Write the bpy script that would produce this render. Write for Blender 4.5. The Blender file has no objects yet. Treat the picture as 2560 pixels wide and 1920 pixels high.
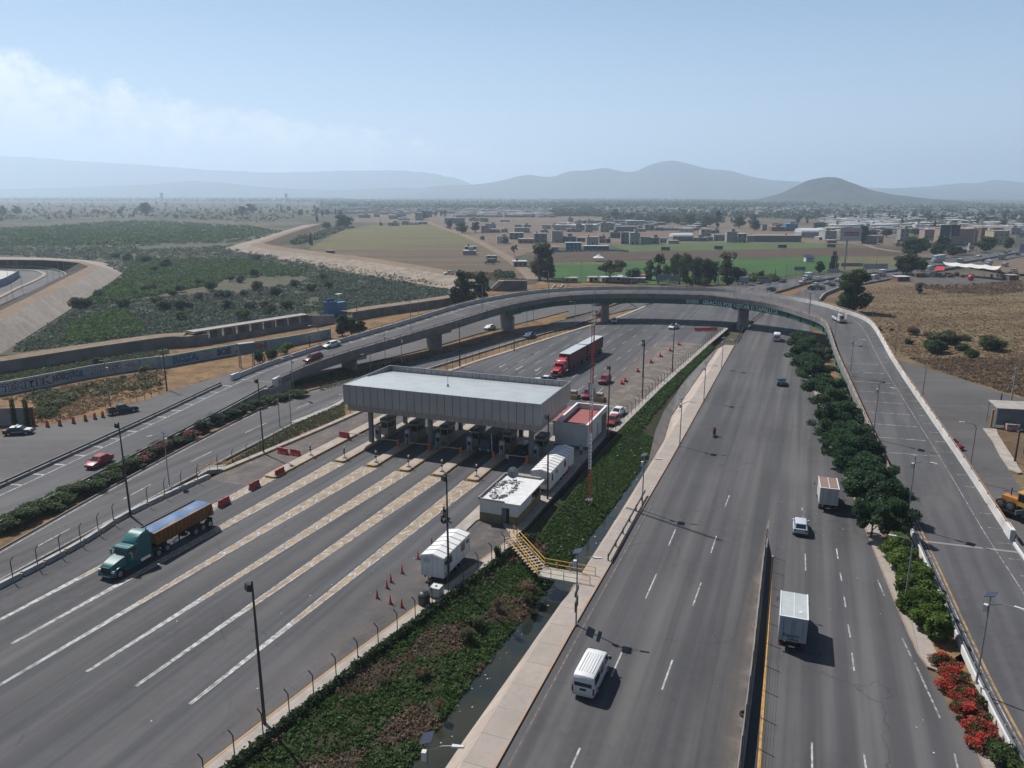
import bpy,math,random
import numpy as np
from mathutils import Vector,Matrix
random.seed(7);RNG=np.random.default_rng(11)
R=math.radians
SC=bpy.context.scene
COL=SC.collection
# ------------------------------------------------------------------ camera
CAM_H,FOC,HOR=39.0,1910.0,484.0
PITCH=math.atan((960-HOR)/FOC)
cd=bpy.data.cameras.new('camera');cam=bpy.data.objects.new('camera',cd);COL.objects.link(cam)
cam.location=(0,0,CAM_H);cam.rotation_euler=(math.pi/2-PITCH,0,0)
cd.sensor_width=36;cd.lens=36*FOC/2560;cd.clip_start=0.5;cd.clip_end=60000
SC.camera=cam
TL=dict(T1=(0,380,2.572),T2=(800,380,2.572),T3=(1600,380,2.304),T4=(0,880,2.572),T5=(800,880,2.572),T6=(1600,880,2.304),
T7=(400,1280,2.572),T8=(1700,1280,2.572),Z1=(0,560,6.506),Z2=(1380,690,6.506),Z3=(1640,700,5.267),Z4=(2040,540,4.254),
Z5=(2220,900,6.506),Z6=(2300,1140,8.508),Z7=(1380,440,3.352),Z8=(700,500,3.072),Y1=(220,1230,6.506),Y2=(1340,820,11.06),
Y3=(900,1020,6.506),Y4=(1180,1020,6.506),Y5=(1380,930,10.055),Y6=(0,840,5.267),Y7=(560,740,5.267),V1=(1900,540,6.506),
V2=(2240,540,6.9125),V3=(1600,560,6.506),V4=(1240,560,5.53),V5=(1180,1280,6.506),V6=(1020,1260,6.032),S=(0,0,1))
def px(t,x,y):
 a,b,s=TL[t];return a+x/s,b+y/s
def at(t,x,y,z=0.0):
 """point of the place on the horizontal plane z"""
 u,v=px(t,x,y);X=(u-1280)/FOC;Y=(960-v)/FOC
 d=Vector((X,math.cos(PITCH)+Y*math.sin(PITCH),-math.sin(PITCH)+Y*math.cos(PITCH)))
 k=(z-CAM_H)/d.z
 return Vector((d.x*k,d.y*k,z))
def up(t,x,y,yt,z=0.0):
 """height above z of an upright thing with its foot at (x, y) and its top on row yt"""
 p=at(t,x,y,z);_,v=px(t,x,yt);Y=(960-v)/FOC
 return CAM_H+p.y*(-math.sin(PITCH)+Y*math.cos(PITCH))/(math.cos(PITCH)+Y*math.sin(PITCH))-z
A=R(21.0);DV=Vector((math.sin(A),math.cos(A),0));NV=Vector((math.cos(A),-math.sin(A),0))
RZ=math.pi/2-A
def rf(s,t,z=0.0):
 p=DV*s+NV*t;return Vector((p.x,p.y,z))
def st(p):return p.x*DV.x+p.y*DV.y,p.x*NV.x+p.y*NV.y
# ------------------------------------------------------------------ meshes
class MB:
 def __init__(self):self.v=[];self.f=[];self.m=[];self.M=None
 def add(self,pts,faces,mi=0):
  b=len(self.v)
  for p in pts:
   p=Vector(p);self.v.append(self.M@p if self.M else p)
  for f in faces:
   self.f.append([b+i for i in f]);self.m.append(mi)
 def poly(self,pts,mi=0):self.add(pts,[range(len(pts))],mi)
 def box(self,x0,x1,y0,y1,z0,z1,mi=0):
  self.hexa([(x0,y0,z0),(x1,y0,z0),(x1,y1,z0),(x0,y1,z0)],[(x0,y0,z1),(x1,y0,z1),(x1,y1,z1),(x0,y1,z1)],mi)
 def hexa(self,lo,hi,mi=0):
  n=len(lo);F=[list(range(n))[::-1],list(range(n,2*n))]
  F+=[[i,(i+1)%n,n+(i+1)%n,n+i]for i in range(n)]
  self.add(list(lo)+list(hi),F,mi)
 def prism(self,xy,z0,z1,mi=0,ms=None):
  n=len(xy);a=sum(xy[i][0]*xy[(i+1)%n][1]-xy[(i+1)%n][0]*xy[i][1]for i in range(n))
  if a<0:xy=xy[::-1]
  ms=mi if ms is None else ms
  self.add([(p[0],p[1],z1)for p in xy],[range(n)],mi)
  lo=[(p[0],p[1],z0)for p in xy];hi=[(p[0],p[1],z1)for p in xy]
  self.add(lo+hi,[[i,(i+1)%n,n+(i+1)%n,n+i]for i in range(n)]+[list(range(n))[::-1]],ms)
 def loft(self,secs,mi=0,caps=True,closed=True):
  n=len(secs[0]);pts=[p for s in secs for p in s];F=[]
  for k in range(len(secs)-1):
   for i in range(n if closed else n-1):
    j=(i+1)%n;F.append([k*n+i,k*n+j,(k+1)*n+j,(k+1)*n+i])
  if caps and closed:F+=[list(range(n))[::-1],[(len(secs)-1)*n+i for i in range(n)]]
  self.add(pts,F,mi)
 def tube(self,pts,r,n=6,mi=0,r1=None):
  pts=[Vector(p)for p in pts];secs=[];r1=r if r1 is None else r1
  for k,p in enumerate(pts):
   d=(pts[min(k+1,len(pts)-1)]-pts[max(k-1,0)]).normalized()
   a=d.cross(Vector((0,0,1)))
   if a.length<.05:a=Vector((1,0,0))
   a.normalize();b=a.cross(d);q=r+(r1-r)*k/max(1,len(pts)-1)
   secs.append([p+a*(q*math.cos(2*math.pi*i/n))+b*(-q*math.sin(2*math.pi*i/n))for i in range(n)])
  self.loft(secs,mi)
 def cyl(self,c,r,h,n=16,mi=0,r1=None):
  self.tube([c,(c[0],c[1],c[2]+h)],r,n,mi,r1)
 def bar(self,a,b,w,h,mi=0):
  a=Vector(a);b=Vector(b);d=(b-a).normalized();s=d.cross(Vector((0,0,1)))
  s=s.normalized()if s.length>.01 else Vector((1,0,0));u=s.cross(d)
  q=lambda p:[p+s*(w/2)+u*(h/2),p-s*(w/2)+u*(h/2),p-s*(w/2)-u*(h/2),p+s*(w/2)-u*(h/2)]
  self.loft([q(a),q(b)],mi)
 def disc_y(self,c,r,w,n=20,mi=0,r2=None):
  """short cylinder with its axis along y"""
  r2=r if r2 is None else r2
  ring=lambda y,q:[(c[0]+q*math.cos(2*math.pi*i/n),c[1]+y,c[2]+q*math.sin(2*math.pi*i/n))for i in range(n)]
  self.loft([ring(-w/2,r2),ring(-w/2+.12*w,r),ring(w/2-.12*w,r),ring(w/2,r2)],mi)
 def build(self,name,mats,parent=None,smooth=False):
  me=bpy.data.meshes.new(name);me.from_pydata([tuple(p)for p in self.v],[],[list(f)for f in self.f])
  if not isinstance(mats,(list,tuple)):mats=[mats]
  for m in mats:me.materials.append(m)
  if len(mats)>1:me.polygons.foreach_set('material_index',self.m)
  if smooth is not False:
   me.polygons.foreach_set('use_smooth',[True]*len(me.polygons))
   try:me.set_sharp_from_angle(angle=R(smooth if smooth is not True else 40))
   except Exception:pass
  me.update();o=bpy.data.objects.new(name,me);COL.objects.link(o)
  if parent:o.parent=parent
  return o
def tag(o,label=None,cat=None,group=None,kind=None):
 if label:o['label']=label
 if cat:o['category']=cat
 if group:o['group']=group
 if kind:o['kind']=kind
 return o
def thing(name,label,cat,loc=(0,0,0),rz=0.0,group=None):
 o=bpy.data.objects.new(name,None);COL.objects.link(o);o.empty_display_size=.3
 o.location=loc;o.rotation_euler=(0,0,rz)
 return tag(o,label,cat,group)
KIDS={}
def dup(root,loc=None,rz=None,scale=None,label=None,group=None):
 def cp(o,par):
  c=o.copy();COL.objects.link(c)
  if par:c.parent=par
  for k in list(o.children):cp(k,c)
  return c
 r=cp(root,None)
 if loc is not None:r.location=loc
 if rz is not None:r.rotation_euler=(0,0,rz)
 if scale is not None:r.scale=scale if hasattr(scale,'__len__')else(scale,)*3
 if label:r['label']=label
 if group:r['group']=group
 return r
def flat(name,pts,z,m,thick=0.0,kind='structure',ms=None):
 b=MB();P=[(p[0],p[1])for p in pts]
 if thick:b.prism(P,z-thick,z,0,1 if ms else 0);return tag(b.build(name,[m,ms]if ms else m),kind=kind)
 a=sum(P[i][0]*P[(i+1)%len(P)][1]-P[(i+1)%len(P)][0]*P[i][1]for i in range(len(P)))
 if a<0:P=P[::-1]
 b.poly([(p[0],p[1],z)for p in P]);return tag(b.build(name,m),kind=kind)
def smooth_line(pts,n=8):
 P=[Vector(p)for p in pts];out=[]
 for i in range(len(P)-1):
  p0,p1,p2,p3=P[max(i-1,0)],P[i],P[i+1],P[min(i+2,len(P)-1)]
  for k in range(n):
   t=k/n
   out.append(.5*((2*p1)+(p2-p0)*t+(2*p0-5*p1+4*p2-p3)*t*t+(3*p1-p0-3*p2+p3)*t*t*t))
 out.append(P[-1]);return out
def resample(pts,step):
 out=[pts[0].copy()];acc=0.0
 for a,b in zip(pts,pts[1:]):
  L=(b-a).length;d=step-acc
  while d<=L:out.append(a.lerp(b,d/L));d+=step
  acc=(acc+L)%step if L else acc
 return out
def strip(b,line,off0,off1,dz=0.0,mi=0):
 """flat ribbon between two sideways offsets (left positive) of a polyline"""
 n=len(line);L=[]
 for k,p in enumerate(line):
  d=line[min(k+1,n-1)]-line[max(k-1,0)];s=Vector((-d.y,d.x,0)).normalized();L.append((p,s))
 for(p,s),(q,t)in zip(L,L[1:]):
  b.poly([p+s*off1+Vector((0,0,dz)),p+s*off0+Vector((0,0,dz)),q+t*off0+Vector((0,0,dz)),q+t*off1+Vector((0,0,dz))],mi)
def rail(b,line,profile,mi=0):
 """sweep a closed (sideways, up) profile along a polyline"""
 n=len(line);secs=[]
 for k,p in enumerate(line):
  d=line[min(k+1,n-1)]-line[max(k-1,0)];s=Vector((-d.y,d.x,0)).normalized()
  secs.append([p+s*a+Vector((0,0,h))for a,h in profile])
 b.loft(secs,mi)
ORD=['first','second','third','fourth','fifth','sixth','seventh','eighth','ninth','tenth','eleventh','twelfth','thirteenth','fourteenth',
'fifteenth','sixteenth','seventeenth','eighteenth','nineteenth','twentieth','twenty-first','twenty-second','twenty-third','twenty-fourth','twenty-fifth']
# ------------------------------------------------------------------ materials
MATS={}
def nodes(name):
 m=bpy.data.materials.new(name);m.use_nodes=True;nt=m.node_tree;nt.nodes.clear()
 out=nt.nodes.new('ShaderNodeOutputMaterial');bs=nt.nodes.new('ShaderNodeBsdfPrincipled')
 nt.links.new(bs.outputs[0],out.inputs[0]);return m,nt,bs,out
def nd(nt,typ,**kw):
 n=nt.nodes.new(typ)
 for k,v in kw.items():
  if k in n.inputs:n.inputs[k].default_value=v
  else:setattr(n,k,v)
 return n
def mixc(nt,fac,a,b,mode='MIX'):
 n=nt.nodes.new('ShaderNodeMix');n.data_type='RGBA';n.blend_type=mode
 for i,x in((0,fac),(6,a),(7,b)):
  if hasattr(x,'links')or hasattr(x,'is_linked'):nt.links.new(x,n.inputs[i])
  else:n.inputs[i].default_value=x if i==0 else(tuple(x)+(1,))[:4]
 return n.outputs[2]
def ramp(nt,src,lo,hi):
 n=nt.nodes.new('ShaderNodeMapRange');n.inputs[1].default_value=lo;n.inputs[2].default_value=hi
 nt.links.new(src,n.inputs[0]);return n.outputs[0]
def coords(nt,rot=0.0,scale=(1,1,1),kind='Object'):
 v=nt.nodes.new('ShaderNodeTexCoord').outputs[kind]
 for k,x,d in(('Rotation',(0,0,rot),(0,0,0)),('Scale',scale,(1,1,1))):
  if tuple(x)==d and k=='Rotation':continue
  mp=nt.nodes.new('ShaderNodeMapping');mp.inputs[k].default_value=x;nt.links.new(v,mp.inputs[0]);v=mp.outputs[0]
 return v
def noise(nt,vec,scale,detail=3,rough=.55,out=0):
 n=nd(nt,'ShaderNodeTexNoise');n.inputs['Scale'].default_value=scale;n.inputs['Detail'].default_value=detail
 n.inputs['Roughness'].default_value=rough;nt.links.new(vec,n.inputs['Vector']);return n.outputs[out]
def mat(name,c,rough=.7,metal=0.0,c2=None,scale=2.0,lo=.35,hi=.65,bump=0.0,coat=0.0,spec=.5,stretch=(1,1,1)):
 if name in MATS:return MATS[name]
 m,nt,bs,out=nodes(name);bs.inputs['Base Color'].default_value=tuple(c)+(1,)
 bs.inputs['Roughness'].default_value=rough;bs.inputs['Metallic'].default_value=metal
 bs.inputs['Coat Weight'].default_value=coat;bs.inputs['Specular IOR Level'].default_value=spec
 if coat:bs.inputs['Coat Roughness'].default_value=.08
 if c2 is not None:
  v=coords(nt,scale=stretch);f=ramp(nt,noise(nt,v,scale,5),lo,hi)
  nt.links.new(mixc(nt,f,c,c2),bs.inputs['Base Color'])
  if bump:
   bp=nd(nt,'ShaderNodeBump');bp.inputs['Strength'].default_value=bump;bp.inputs['Distance'].default_value=.05
   nt.links.new(noise(nt,v,scale*4,4),bp.inputs['Height']);nt.links.new(bp.outputs[0],bs.inputs['Normal'])
 MATS[name]=m;return m
def asphalt(name,c,dust=(.17,.155,.14),rot=0.0,cracks=1.0,dustamt=.35,streak=.5):
 m,nt,bs,out=nodes(name);bs.inputs['Roughness'].default_value=.86;bs.inputs['Specular IOR Level'].default_value=.3
 v=coords(nt,rot=rot);vs=coords(nt,rot=rot,scale=(.012,.55,1));vt=coords(nt,rot=rot,scale=(.006,.28,1))
 dk=tuple(x*.72 for x in c);lt=tuple(x*1.25 for x in c)
 col=mixc(nt,ramp(nt,noise(nt,v,.05,4),.35,.65),dk,lt)
 col=mixc(nt,ramp(nt,noise(nt,v,.9,5,.7),.3,.75),col,tuple(x*1.12 for x in c))
 col2=mixc(nt,ramp(nt,noise(nt,vs,1,3),.40,.62),(.6,.6,.62),(1.15,1.12,1.1))
 col=mixc(nt,streak,col,mixc(nt,1.0,col,col2,'MULTIPLY'))
 df=nt.nodes.new('ShaderNodeMath');df.operation='MULTIPLY';df.inputs[1].default_value=dustamt
 nt.links.new(ramp(nt,noise(nt,vt,1,4,.6),.5,.78),df.inputs[0])
 col=mixc(nt,df.outputs[0],col,dust)
 br=nd(nt,'ShaderNodeTexBrick');br.inputs['Scale'].default_value=.085;br.inputs['Mortar Size'].default_value=0
 br.inputs['Color1'].default_value=(0,0,0,1);br.inputs['Color2'].default_value=(1,1,1,1);br.inputs['Bias'].default_value=-.55
 nt.links.new(v,br.inputs['Vector'])
 pm=nt.nodes.new('ShaderNodeMath');pm.operation='MULTIPLY';nt.links.new(br.outputs[0],pm.inputs[0])
 nt.links.new(ramp(nt,noise(nt,v,.035,2),.52,.60),pm.inputs[1])
 pm2=nt.nodes.new('ShaderNodeMath');pm2.operation='MULTIPLY';pm2.inputs[1].default_value=.45;nt.links.new(pm.outputs[0],pm2.inputs[0])
 col=mixc(nt,pm2.outputs[0],col,tuple(x*.62 for x in c))
 if cracks:
  wv=nt.nodes.new('ShaderNodeVectorMath');wv.operation='ADD'
  nz=nd(nt,'ShaderNodeTexNoise');nz.inputs['Scale'].default_value=.45;nz.inputs['Detail'].default_value=4;nt.links.new(v,nz.inputs['Vector'])
  sc=nt.nodes.new('ShaderNodeVectorMath');sc.operation='SCALE';sc.inputs['Scale'].default_value=2.2
  nt.links.new(nz.outputs['Color'],sc.inputs[0]);nt.links.new(v,wv.inputs[0]);nt.links.new(sc.outputs[0],wv.inputs[1])
  vo=nd(nt,'ShaderNodeTexVoronoi');vo.feature='DISTANCE_TO_EDGE';vo.inputs['Scale'].default_value=.075;nt.links.new(wv.outputs[0],vo.inputs['Vector'])
  cm=nt.nodes.new('ShaderNodeMath');cm.operation='MULTIPLY';nt.links.new(ramp(nt,vo.outputs[0],.0045,.001),cm.inputs[0])
  nt.links.new(ramp(nt,noise(nt,v,.11,2),.46,.56),cm.inputs[1])
  c2=nt.nodes.new('ShaderNodeMath');c2.operation='MULTIPLY';c2.inputs[1].default_value=.5*cracks;nt.links.new(cm.outputs[0],c2.inputs[0])
  col=mixc(nt,c2.outputs[0],col,tuple(x*.3 for x in c))
 nt.links.new(col,bs.inputs['Base Color'])
 bp=nd(nt,'ShaderNodeBump');bp.inputs['Strength'].default_value=.25;bp.inputs['Distance'].default_value=.02
 nt.links.new(noise(nt,v,9,3),bp.inputs['Height']);nt.links.new(bp.outputs[0],bs.inputs['Normal'])
 MATS[name]=m;return m
def worn(name,c,under=(.085,.083,.085),lo=.38,hi=.55,scale=1.6,stretch=(1,1,1),rot=0.0):
 """road paint worn through to the asphalt"""
 if name in MATS:return MATS[name]
 m,nt,bs,out=nodes(name);bs.inputs['Roughness'].default_value=.75
 v=coords(nt,rot=rot,scale=stretch)
 f=ramp(nt,noise(nt,v,scale,8,.72),lo,hi);nt.links.new(mixc(nt,f,under,c),bs.inputs['Base Color'])
 MATS[name]=m;return m
def soil(name,cols,scale=.15,fine=1.5,bump=.6,rot=0.0,stretch=(1,1,1)):
 """patchy ground: three colours by two noises"""
 if name in MATS:return MATS[name]
 m,nt,bs,out=nodes(name);bs.inputs['Roughness'].default_value=.95;bs.inputs['Specular IOR Level'].default_value=.15
 v=coords(nt,rot=rot,scale=stretch)
 col=mixc(nt,ramp(nt,noise(nt,v,scale,6,.62),.42,.58),cols[0],cols[1])
 col=mixc(nt,ramp(nt,noise(nt,v,scale*2.7,7,.68),.52,.66),col,cols[2])
 col=mixc(nt,ramp(nt,noise(nt,v,fine,6,.75),.3,.75),mixc(nt,1.0,col,(.62,.62,.62),'MULTIPLY'),mixc(nt,1.0,col,(1.3,1.3,1.3),'MULTIPLY'))
 nt.links.new(col,bs.inputs['Base Color'])
 bp=nd(nt,'ShaderNodeBump');bp.inputs['Strength'].default_value=bump;bp.inputs['Distance'].default_value=.3
 nt.links.new(noise(nt,v,fine*.8,6,.7),bp.inputs['Height']);nt.links.new(bp.outputs[0],bs.inputs['Normal'])
 MATS[name]=m;return m
def leafmat(name,dark,light,trans=.45,step=(0,1)):
 if name in MATS:return MATS[name]
 m,nt,bs,out=nodes(name);bs.inputs['Roughness'].default_value=.65;bs.inputs['Specular IOR Level'].default_value=.25
 at_=nd(nt,'ShaderNodeAttribute');at_.attribute_name='tone'
 col=mixc(nt,ramp(nt,at_.outputs['Fac'],*step),dark,light);nt.links.new(col,bs.inputs['Base Color'])
 tr=nd(nt,'ShaderNodeBsdfTranslucent');nt.links.new(col,tr.inputs[0])
 mx=nd(nt,'ShaderNodeMixShader');mx.inputs[0].default_value=trans
 nt.links.new(bs.outputs[0],mx.inputs[1]);nt.links.new(tr.outputs[0],mx.inputs[2]);nt.links.new(mx.outputs[0],out.inputs[0])
 MATS[name]=m;return m
M_ASPH=asphalt('plaza_asphalt',(.088,.089,.095),rot=-RZ,streak=.8)
M_HWY=asphalt('highway_asphalt',(.092,.091,.095),rot=-RZ,streak=.75,dustamt=.5)
M_LOT=asphalt('lot_asphalt',(.097,.093,.093),rot=0,streak=.15,dustamt=.5)
M_DECK=asphalt('deck_asphalt',(.097,.096,.101),rot=-RZ,streak=.5,cracks=.6)
M_WHITE=worn('worn_white_paint',(.55,.54,.52),lo=.35,hi=.60)
M_WHITE2=worn('faded_white_paint',(.48,.47,.45),lo=.42,hi=.62)
M_YEL=worn('worn_yellow_paint',(.41,.295,.17),under=(.15,.125,.105),lo=.34,hi=.60,scale=.9)
M_YKERB=mat('yellow_kerb_paint',(.55,.30,.07),.7,c2=(.38,.25,.12),scale=1.5)
M_KERB=mat('kerb_concrete',(.42,.39,.35),.85,c2=(.30,.28,.25),scale=.8)
M_CONC=mat('concrete',(.36,.345,.32),.85,c2=(.24,.23,.215),scale=.5,bump=.3)
M_CONCD=mat('dark_concrete',(.20,.19,.18),.9,c2=(.12,.115,.11),scale=.35,bump=.4)
M_PAVE=mat('pavement_concrete',(.42,.37,.325),.9,c2=(.31,.275,.245),scale=.7,bump=.3)
M_BLOCK=mat('grey_block_masonry',(.36,.35,.345),.9,c2=(.27,.265,.26),scale=.4,bump=.2)
M_WWALL=mat('white_wall',(.72,.72,.71),.8,c2=(.60,.60,.58),scale=.5)
M_WALU=mat('white_panel',(.76,.77,.77),.5,c2=(.68,.69,.69),scale=.7)
M_DARK=mat('dark_opening',(.015,.016,.018),.5)
M_STEEL=mat('grey_steel',(.33,.34,.35),.5,.6)
M_GALV=mat('galvanised_steel',(.42,.43,.43),.45,.7,c2=(.32,.33,.33),scale=3)
M_BLACK=mat('black_paint',(.018,.018,.019),.5)
M_POLE=mat('dark_pole_paint',(.045,.047,.045),.5)
M_RUBBER=mat('tyre_rubber',(.018,.018,.018),.85)
M_RIM=mat('wheel_metal',(.48,.49,.50),.35,.8)
M_GLASS=mat('vehicle_glass',(.02,.026,.032),.08,spec=.6)
M_CHROME=mat('chrome',(.75,.76,.77),.15,1.0)
M_RED=mat('red_plastic',(.50,.045,.035),.55,c2=(.36,.04,.03),scale=2)
M_ORANGE=mat('orange_plastic',(.62,.13,.03),.6)
M_BARK=mat('bark',(.10,.08,.06),.9,c2=(.16,.13,.10),scale=4,stretch=(1,1,.3))
M_SOLAR=mat('solar_cell',(.03,.035,.055),.2)
M_LAMPW=mat('lamp_housing',(.62,.63,.63),.4)
M_TAIL=mat('tail_lamp',(.25,.012,.012),.25)
M_HEAD=mat('head_lamp',(.72,.74,.76),.12)
M_PLATE=mat('number_plate',(.6,.6,.58),.5)
# ------------------------------------------------------------------ light, sky, haze
SUN_EL,SUN_AZ=R(52.5),R(-46.0)
sd=Vector((math.sin(SUN_AZ)*math.cos(SUN_EL),math.cos(SUN_AZ)*math.cos(SUN_EL),math.sin(SUN_EL)))
sl=bpy.data.lights.new('sun','SUN');sl.energy=4.9;sl.angle=R(.5);sl.color=(1.0,.96,.91)
so=bpy.data.objects.new('sun',sl);COL.objects.link(so);so.rotation_euler=(-sd).to_track_quat('-Z','Y').to_euler()
so.location=(-200,200,400)
W=bpy.data.worlds.new('World');SC.world=W;W.use_nodes=True;nt=W.node_tree;nt.nodes.clear()
wo=nt.nodes.new('ShaderNodeOutputWorld');bg=nt.nodes.new('ShaderNodeBackground');bg.inputs[1].default_value=.05
sky=nt.nodes.new('ShaderNodeTexSky');sky.sky_type='NISHITA';sky.sun_disc=False
sky.sun_elevation=SUN_EL;sky.sun_rotation=SUN_AZ%(2*math.pi);sky.altitude=2200;sky.air_density=1.0;sky.dust_density=1.6;sky.ozone_density=2.2
tc=nt.nodes.new('ShaderNodeTexCoord');sx=nt.nodes.new('ShaderNodeSeparateXYZ');nt.links.new(tc.outputs['Generated'],sx.inputs[0])
def wm(op,a,b=None,c=None):
 n=nt.nodes.new('ShaderNodeMath');n.operation=op
 for i,x in enumerate((a,b,c)):
  if x is None:continue
  if isinstance(x,(int,float)):n.inputs[i].default_value=x
  else:nt.links.new(x,n.inputs[i])
 return n.outputs[0]
az=wm('DIVIDE',sx.outputs[0],wm('MAXIMUM',sx.outputs[1],.05));el=sx.outputs[2]
cv=nt.nodes.new('ShaderNodeCombineXYZ');nt.links.new(wm('MULTIPLY',az,1.0),cv.inputs[0]);nt.links.new(wm('MULTIPLY',el,1.7),cv.inputs[2])
n1=noise(nt,cv.outputs[0],9,6,.58);n2=noise(nt,cv.outputs[0],30,8,.62)
top=wm('ADD',wm('MULTIPLY_ADD',az,-.145,.050),wm('ADD',wm('MULTIPLY',wm('SUBTRACT',n1,.5),.085),wm('MULTIPLY',wm('SUBTRACT',n2,.5),.03)))
d=wm('SUBTRACT',top,el)
mask=wm('MULTIPLY',ramp(nt,d,-.002,.010),ramp(nt,d,.15,.04))
mask=wm('MULTIPLY',mask,ramp(nt,az,.16,-.12))
mask=wm('MULTIPLY',mask,ramp(nt,wm('ADD',n2,wm('MULTIPLY',n1,.6)),.55,.95))
mask=wm('MULTIPLY',mask,wm('GREATER_THAN',sx.outputs[1],.05))
milk=wm('MULTIPLY',wm('MULTIPLY',ramp(nt,el,.46,.03),ramp(nt,sx.outputs[1],-.5,.25)),ramp(nt,el,-.3,-.02))
colr=mixc(nt,wm('MULTIPLY',milk,.95),sky.outputs[0],mixc(nt,ramp(nt,el,.05,.30),(9.2,11.6,14.6),(3.9,8.2,14.0)))
colr=mixc(nt,wm('MULTIPLY',mask,.85),colr,(15.5,15.8,16.0))
nt.links.new(colr,bg.inputs[0]);nt.links.new(bg.outputs[0],wo.inputs[0])
hb=MB();hb.box(-13500,13500,-1100,14500,-4.5,640)
hm=bpy.data.materials.new('haze_air');hm.use_nodes=True;hn=hm.node_tree;hn.nodes.clear()
ho=hn.nodes.new('ShaderNodeOutputMaterial');hv=hn.nodes.new('ShaderNodeVolumePrincipled')
hv.inputs['Color'].default_value=(.68,.84,1.0,1);hv.inputs['Density'].default_value=1.65e-4;hv.inputs['Anisotropy'].default_value=0.35
hn.links.new(hv.outputs[0],ho.inputs['Volume'])
haze=tag(hb.build('haze',hm),'thin pale blue haze over the whole plain',kind='stuff')
SC.view_settings.view_transform='Standard';SC.view_settings.look='None';SC.view_settings.exposure=0.40;SC.view_settings.gamma=1
SC.cycles.use_denoising=True;SC.cycles.max_bounces=6;SC.cycles.transparent_max_bounces=6;SC.cycles.volume_bounces=4
SC.cycles.caustics_reflective=False;SC.cycles.caustics_refractive=False;SC.cycles.sample_clamp_indirect=4
# ------------------------------------------------------------------ ground, fields, roads
def pts(z,*groups):
 out=[]
 for g in groups:
  if isinstance(g,Vector):out.append(g);continue
  for x,y in g[1:]:out.append(at(g[0],x,y,z))
 return out
ZB=-1.2
def terrain_mat():
 m,nt,bs,out=nodes('plain_soil');bs.inputs['Roughness'].default_value=1;bs.inputs['Specular IOR Level'].default_value=.1
 v=coords(nt);
 vo=nd(nt,'ShaderNodeTexVoronoi');vo.inputs['Scale'].default_value=.0042;vo.inputs['Randomness'].default_value=.9
 nt.links.new(v,vo.inputs['Vector']);sp=nt.nodes.new('ShaderNodeSeparateColor');nt.links.new(vo.outputs['Color'],sp.inputs[0])
 col=mixc(nt,ramp(nt,sp.outputs[0],.2,.8),(.115,.095,.07),(.085,.088,.052))
 col=mixc(nt,ramp(nt,sp.outputs[1],.62,.72),col,(.17,.125,.09))
 col=mixc(nt,ramp(nt,sp.outputs[2],.78,.86),col,(.05,.072,.035))
 col=mixc(nt,ramp(nt,noise(nt,v,.02,6,.7),.45,.6),col,(.055,.062,.04))
 col=mixc(nt,ramp(nt,noise(nt,v,.006,4,.6),.52,.66),col,(.16,.125,.095))
 nt.links.new(col,bs.inputs['Base Color']);return m
b=MB();H=[rf(-60,-44),rf(-60,-17.4),rf(206,-17.4),rf(206,-44)]
O=[(-13000,-1000),(13000,-1000),(13000,14000),(-13000,14000)]
for i in range(4):
 j=(i+1)%4;b.poly([(*O[i],ZB),(*O[j],ZB),(H[j].x,H[j].y,ZB),(H[i].x,H[i].y,ZB)])
tag(b.build('ground_plain',terrain_mat()),kind='structure')
DRY=soil('dry_grass_soil',[(.27,.165,.082),(.19,.118,.062),(.115,.092,.045)],.12,1.4)
DRYR=soil('dry_field_soil',[(.20,.150,.085),(.135,.085,.05),(.165,.135,.07)],.045,.9,stretch=(.6,1.6,1))
WET=soil('wet_meadow_soil',[(.135,.098,.072),(.085,.098,.052),(.070,.088,.045)],.03,.5)
OLIVE=soil('olive_field_soil',[(.165,.145,.062),(.125,.120,.048),(.17,.13,.075)],.02,.3,stretch=(.4,2,1))
BROWNF=soil('stubble_field_soil',[(.165,.125,.082),(.115,.083,.056),(.14,.118,.066)],.025,.3,stretch=(.3,2.5,1))
PLOUGH=soil('ploughed_soil',[(.105,.067,.048),(.088,.058,.044),(.115,.078,.056)],.03,.5,stretch=(.3,3,1))
GRASSP=soil('pitch_grass',[(.040,.105,.022),(.055,.125,.03),(.075,.115,.035)],.04,.4,.2)
GRASSQ=soil('mown_grass',[(.10,.135,.05),(.075,.12,.04),(.135,.135,.065)],.03,.4,.2)
DUST=soil('dusty_soil',[(.21,.145,.105),(.155,.12,.085),(.12,.105,.07)],.02,.25)
TRACK=soil('dirt_track',[(.27,.205,.145),(.24,.175,.12),(.20,.155,.10)],.08,.8)
RIPRAP=soil('riprap_stone',[(.36,.295,.24),(.28,.235,.19),(.20,.16,.12)],.12,.7,1.0)
GREENV=soil('verge_grass',[(.055,.09,.022),(.085,.105,.035),(.13,.10,.055)],.3,1.5)
BANK=soil('bank_soil',[(.06,.055,.035),(.04,.06,.02),(.085,.06,.045)],.25,1.5)
flat('dry_verge',pts(-.95,('T4',(-400,600),(240,470),(400,440),(690,390),(930,300),(1080,250),(1300,190),(1560,90)),('T2',(100,1170),(300,1090),(860,1000)),
('T2',(2000,900)),('Z2',(1650,400)),('Z2',(2000,330)),('Z2',(1530,520),(1060,720)),('T2',(1800,1120),(1250,1300),(860,1420)),('T4',(2212,450),(1440,790),(840,1070),(0,1560),(-700,1900))),-.95,DRY)
flat('dry_meadow',pts(-1.0,('T1',(-400,1460),(0,1425),(1340,1245),(2000,1125)),('T2',(220,1075),(840,955),(1050,890),(1380,850),(1420,830),(2212,860)),('T2',(2000,900),(860,1010),(300,1100),(100,1180)),('T4',(1560,100),(1080,260),(700,390),(240,480),(-400,640))),-1.0,DRY)
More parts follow.
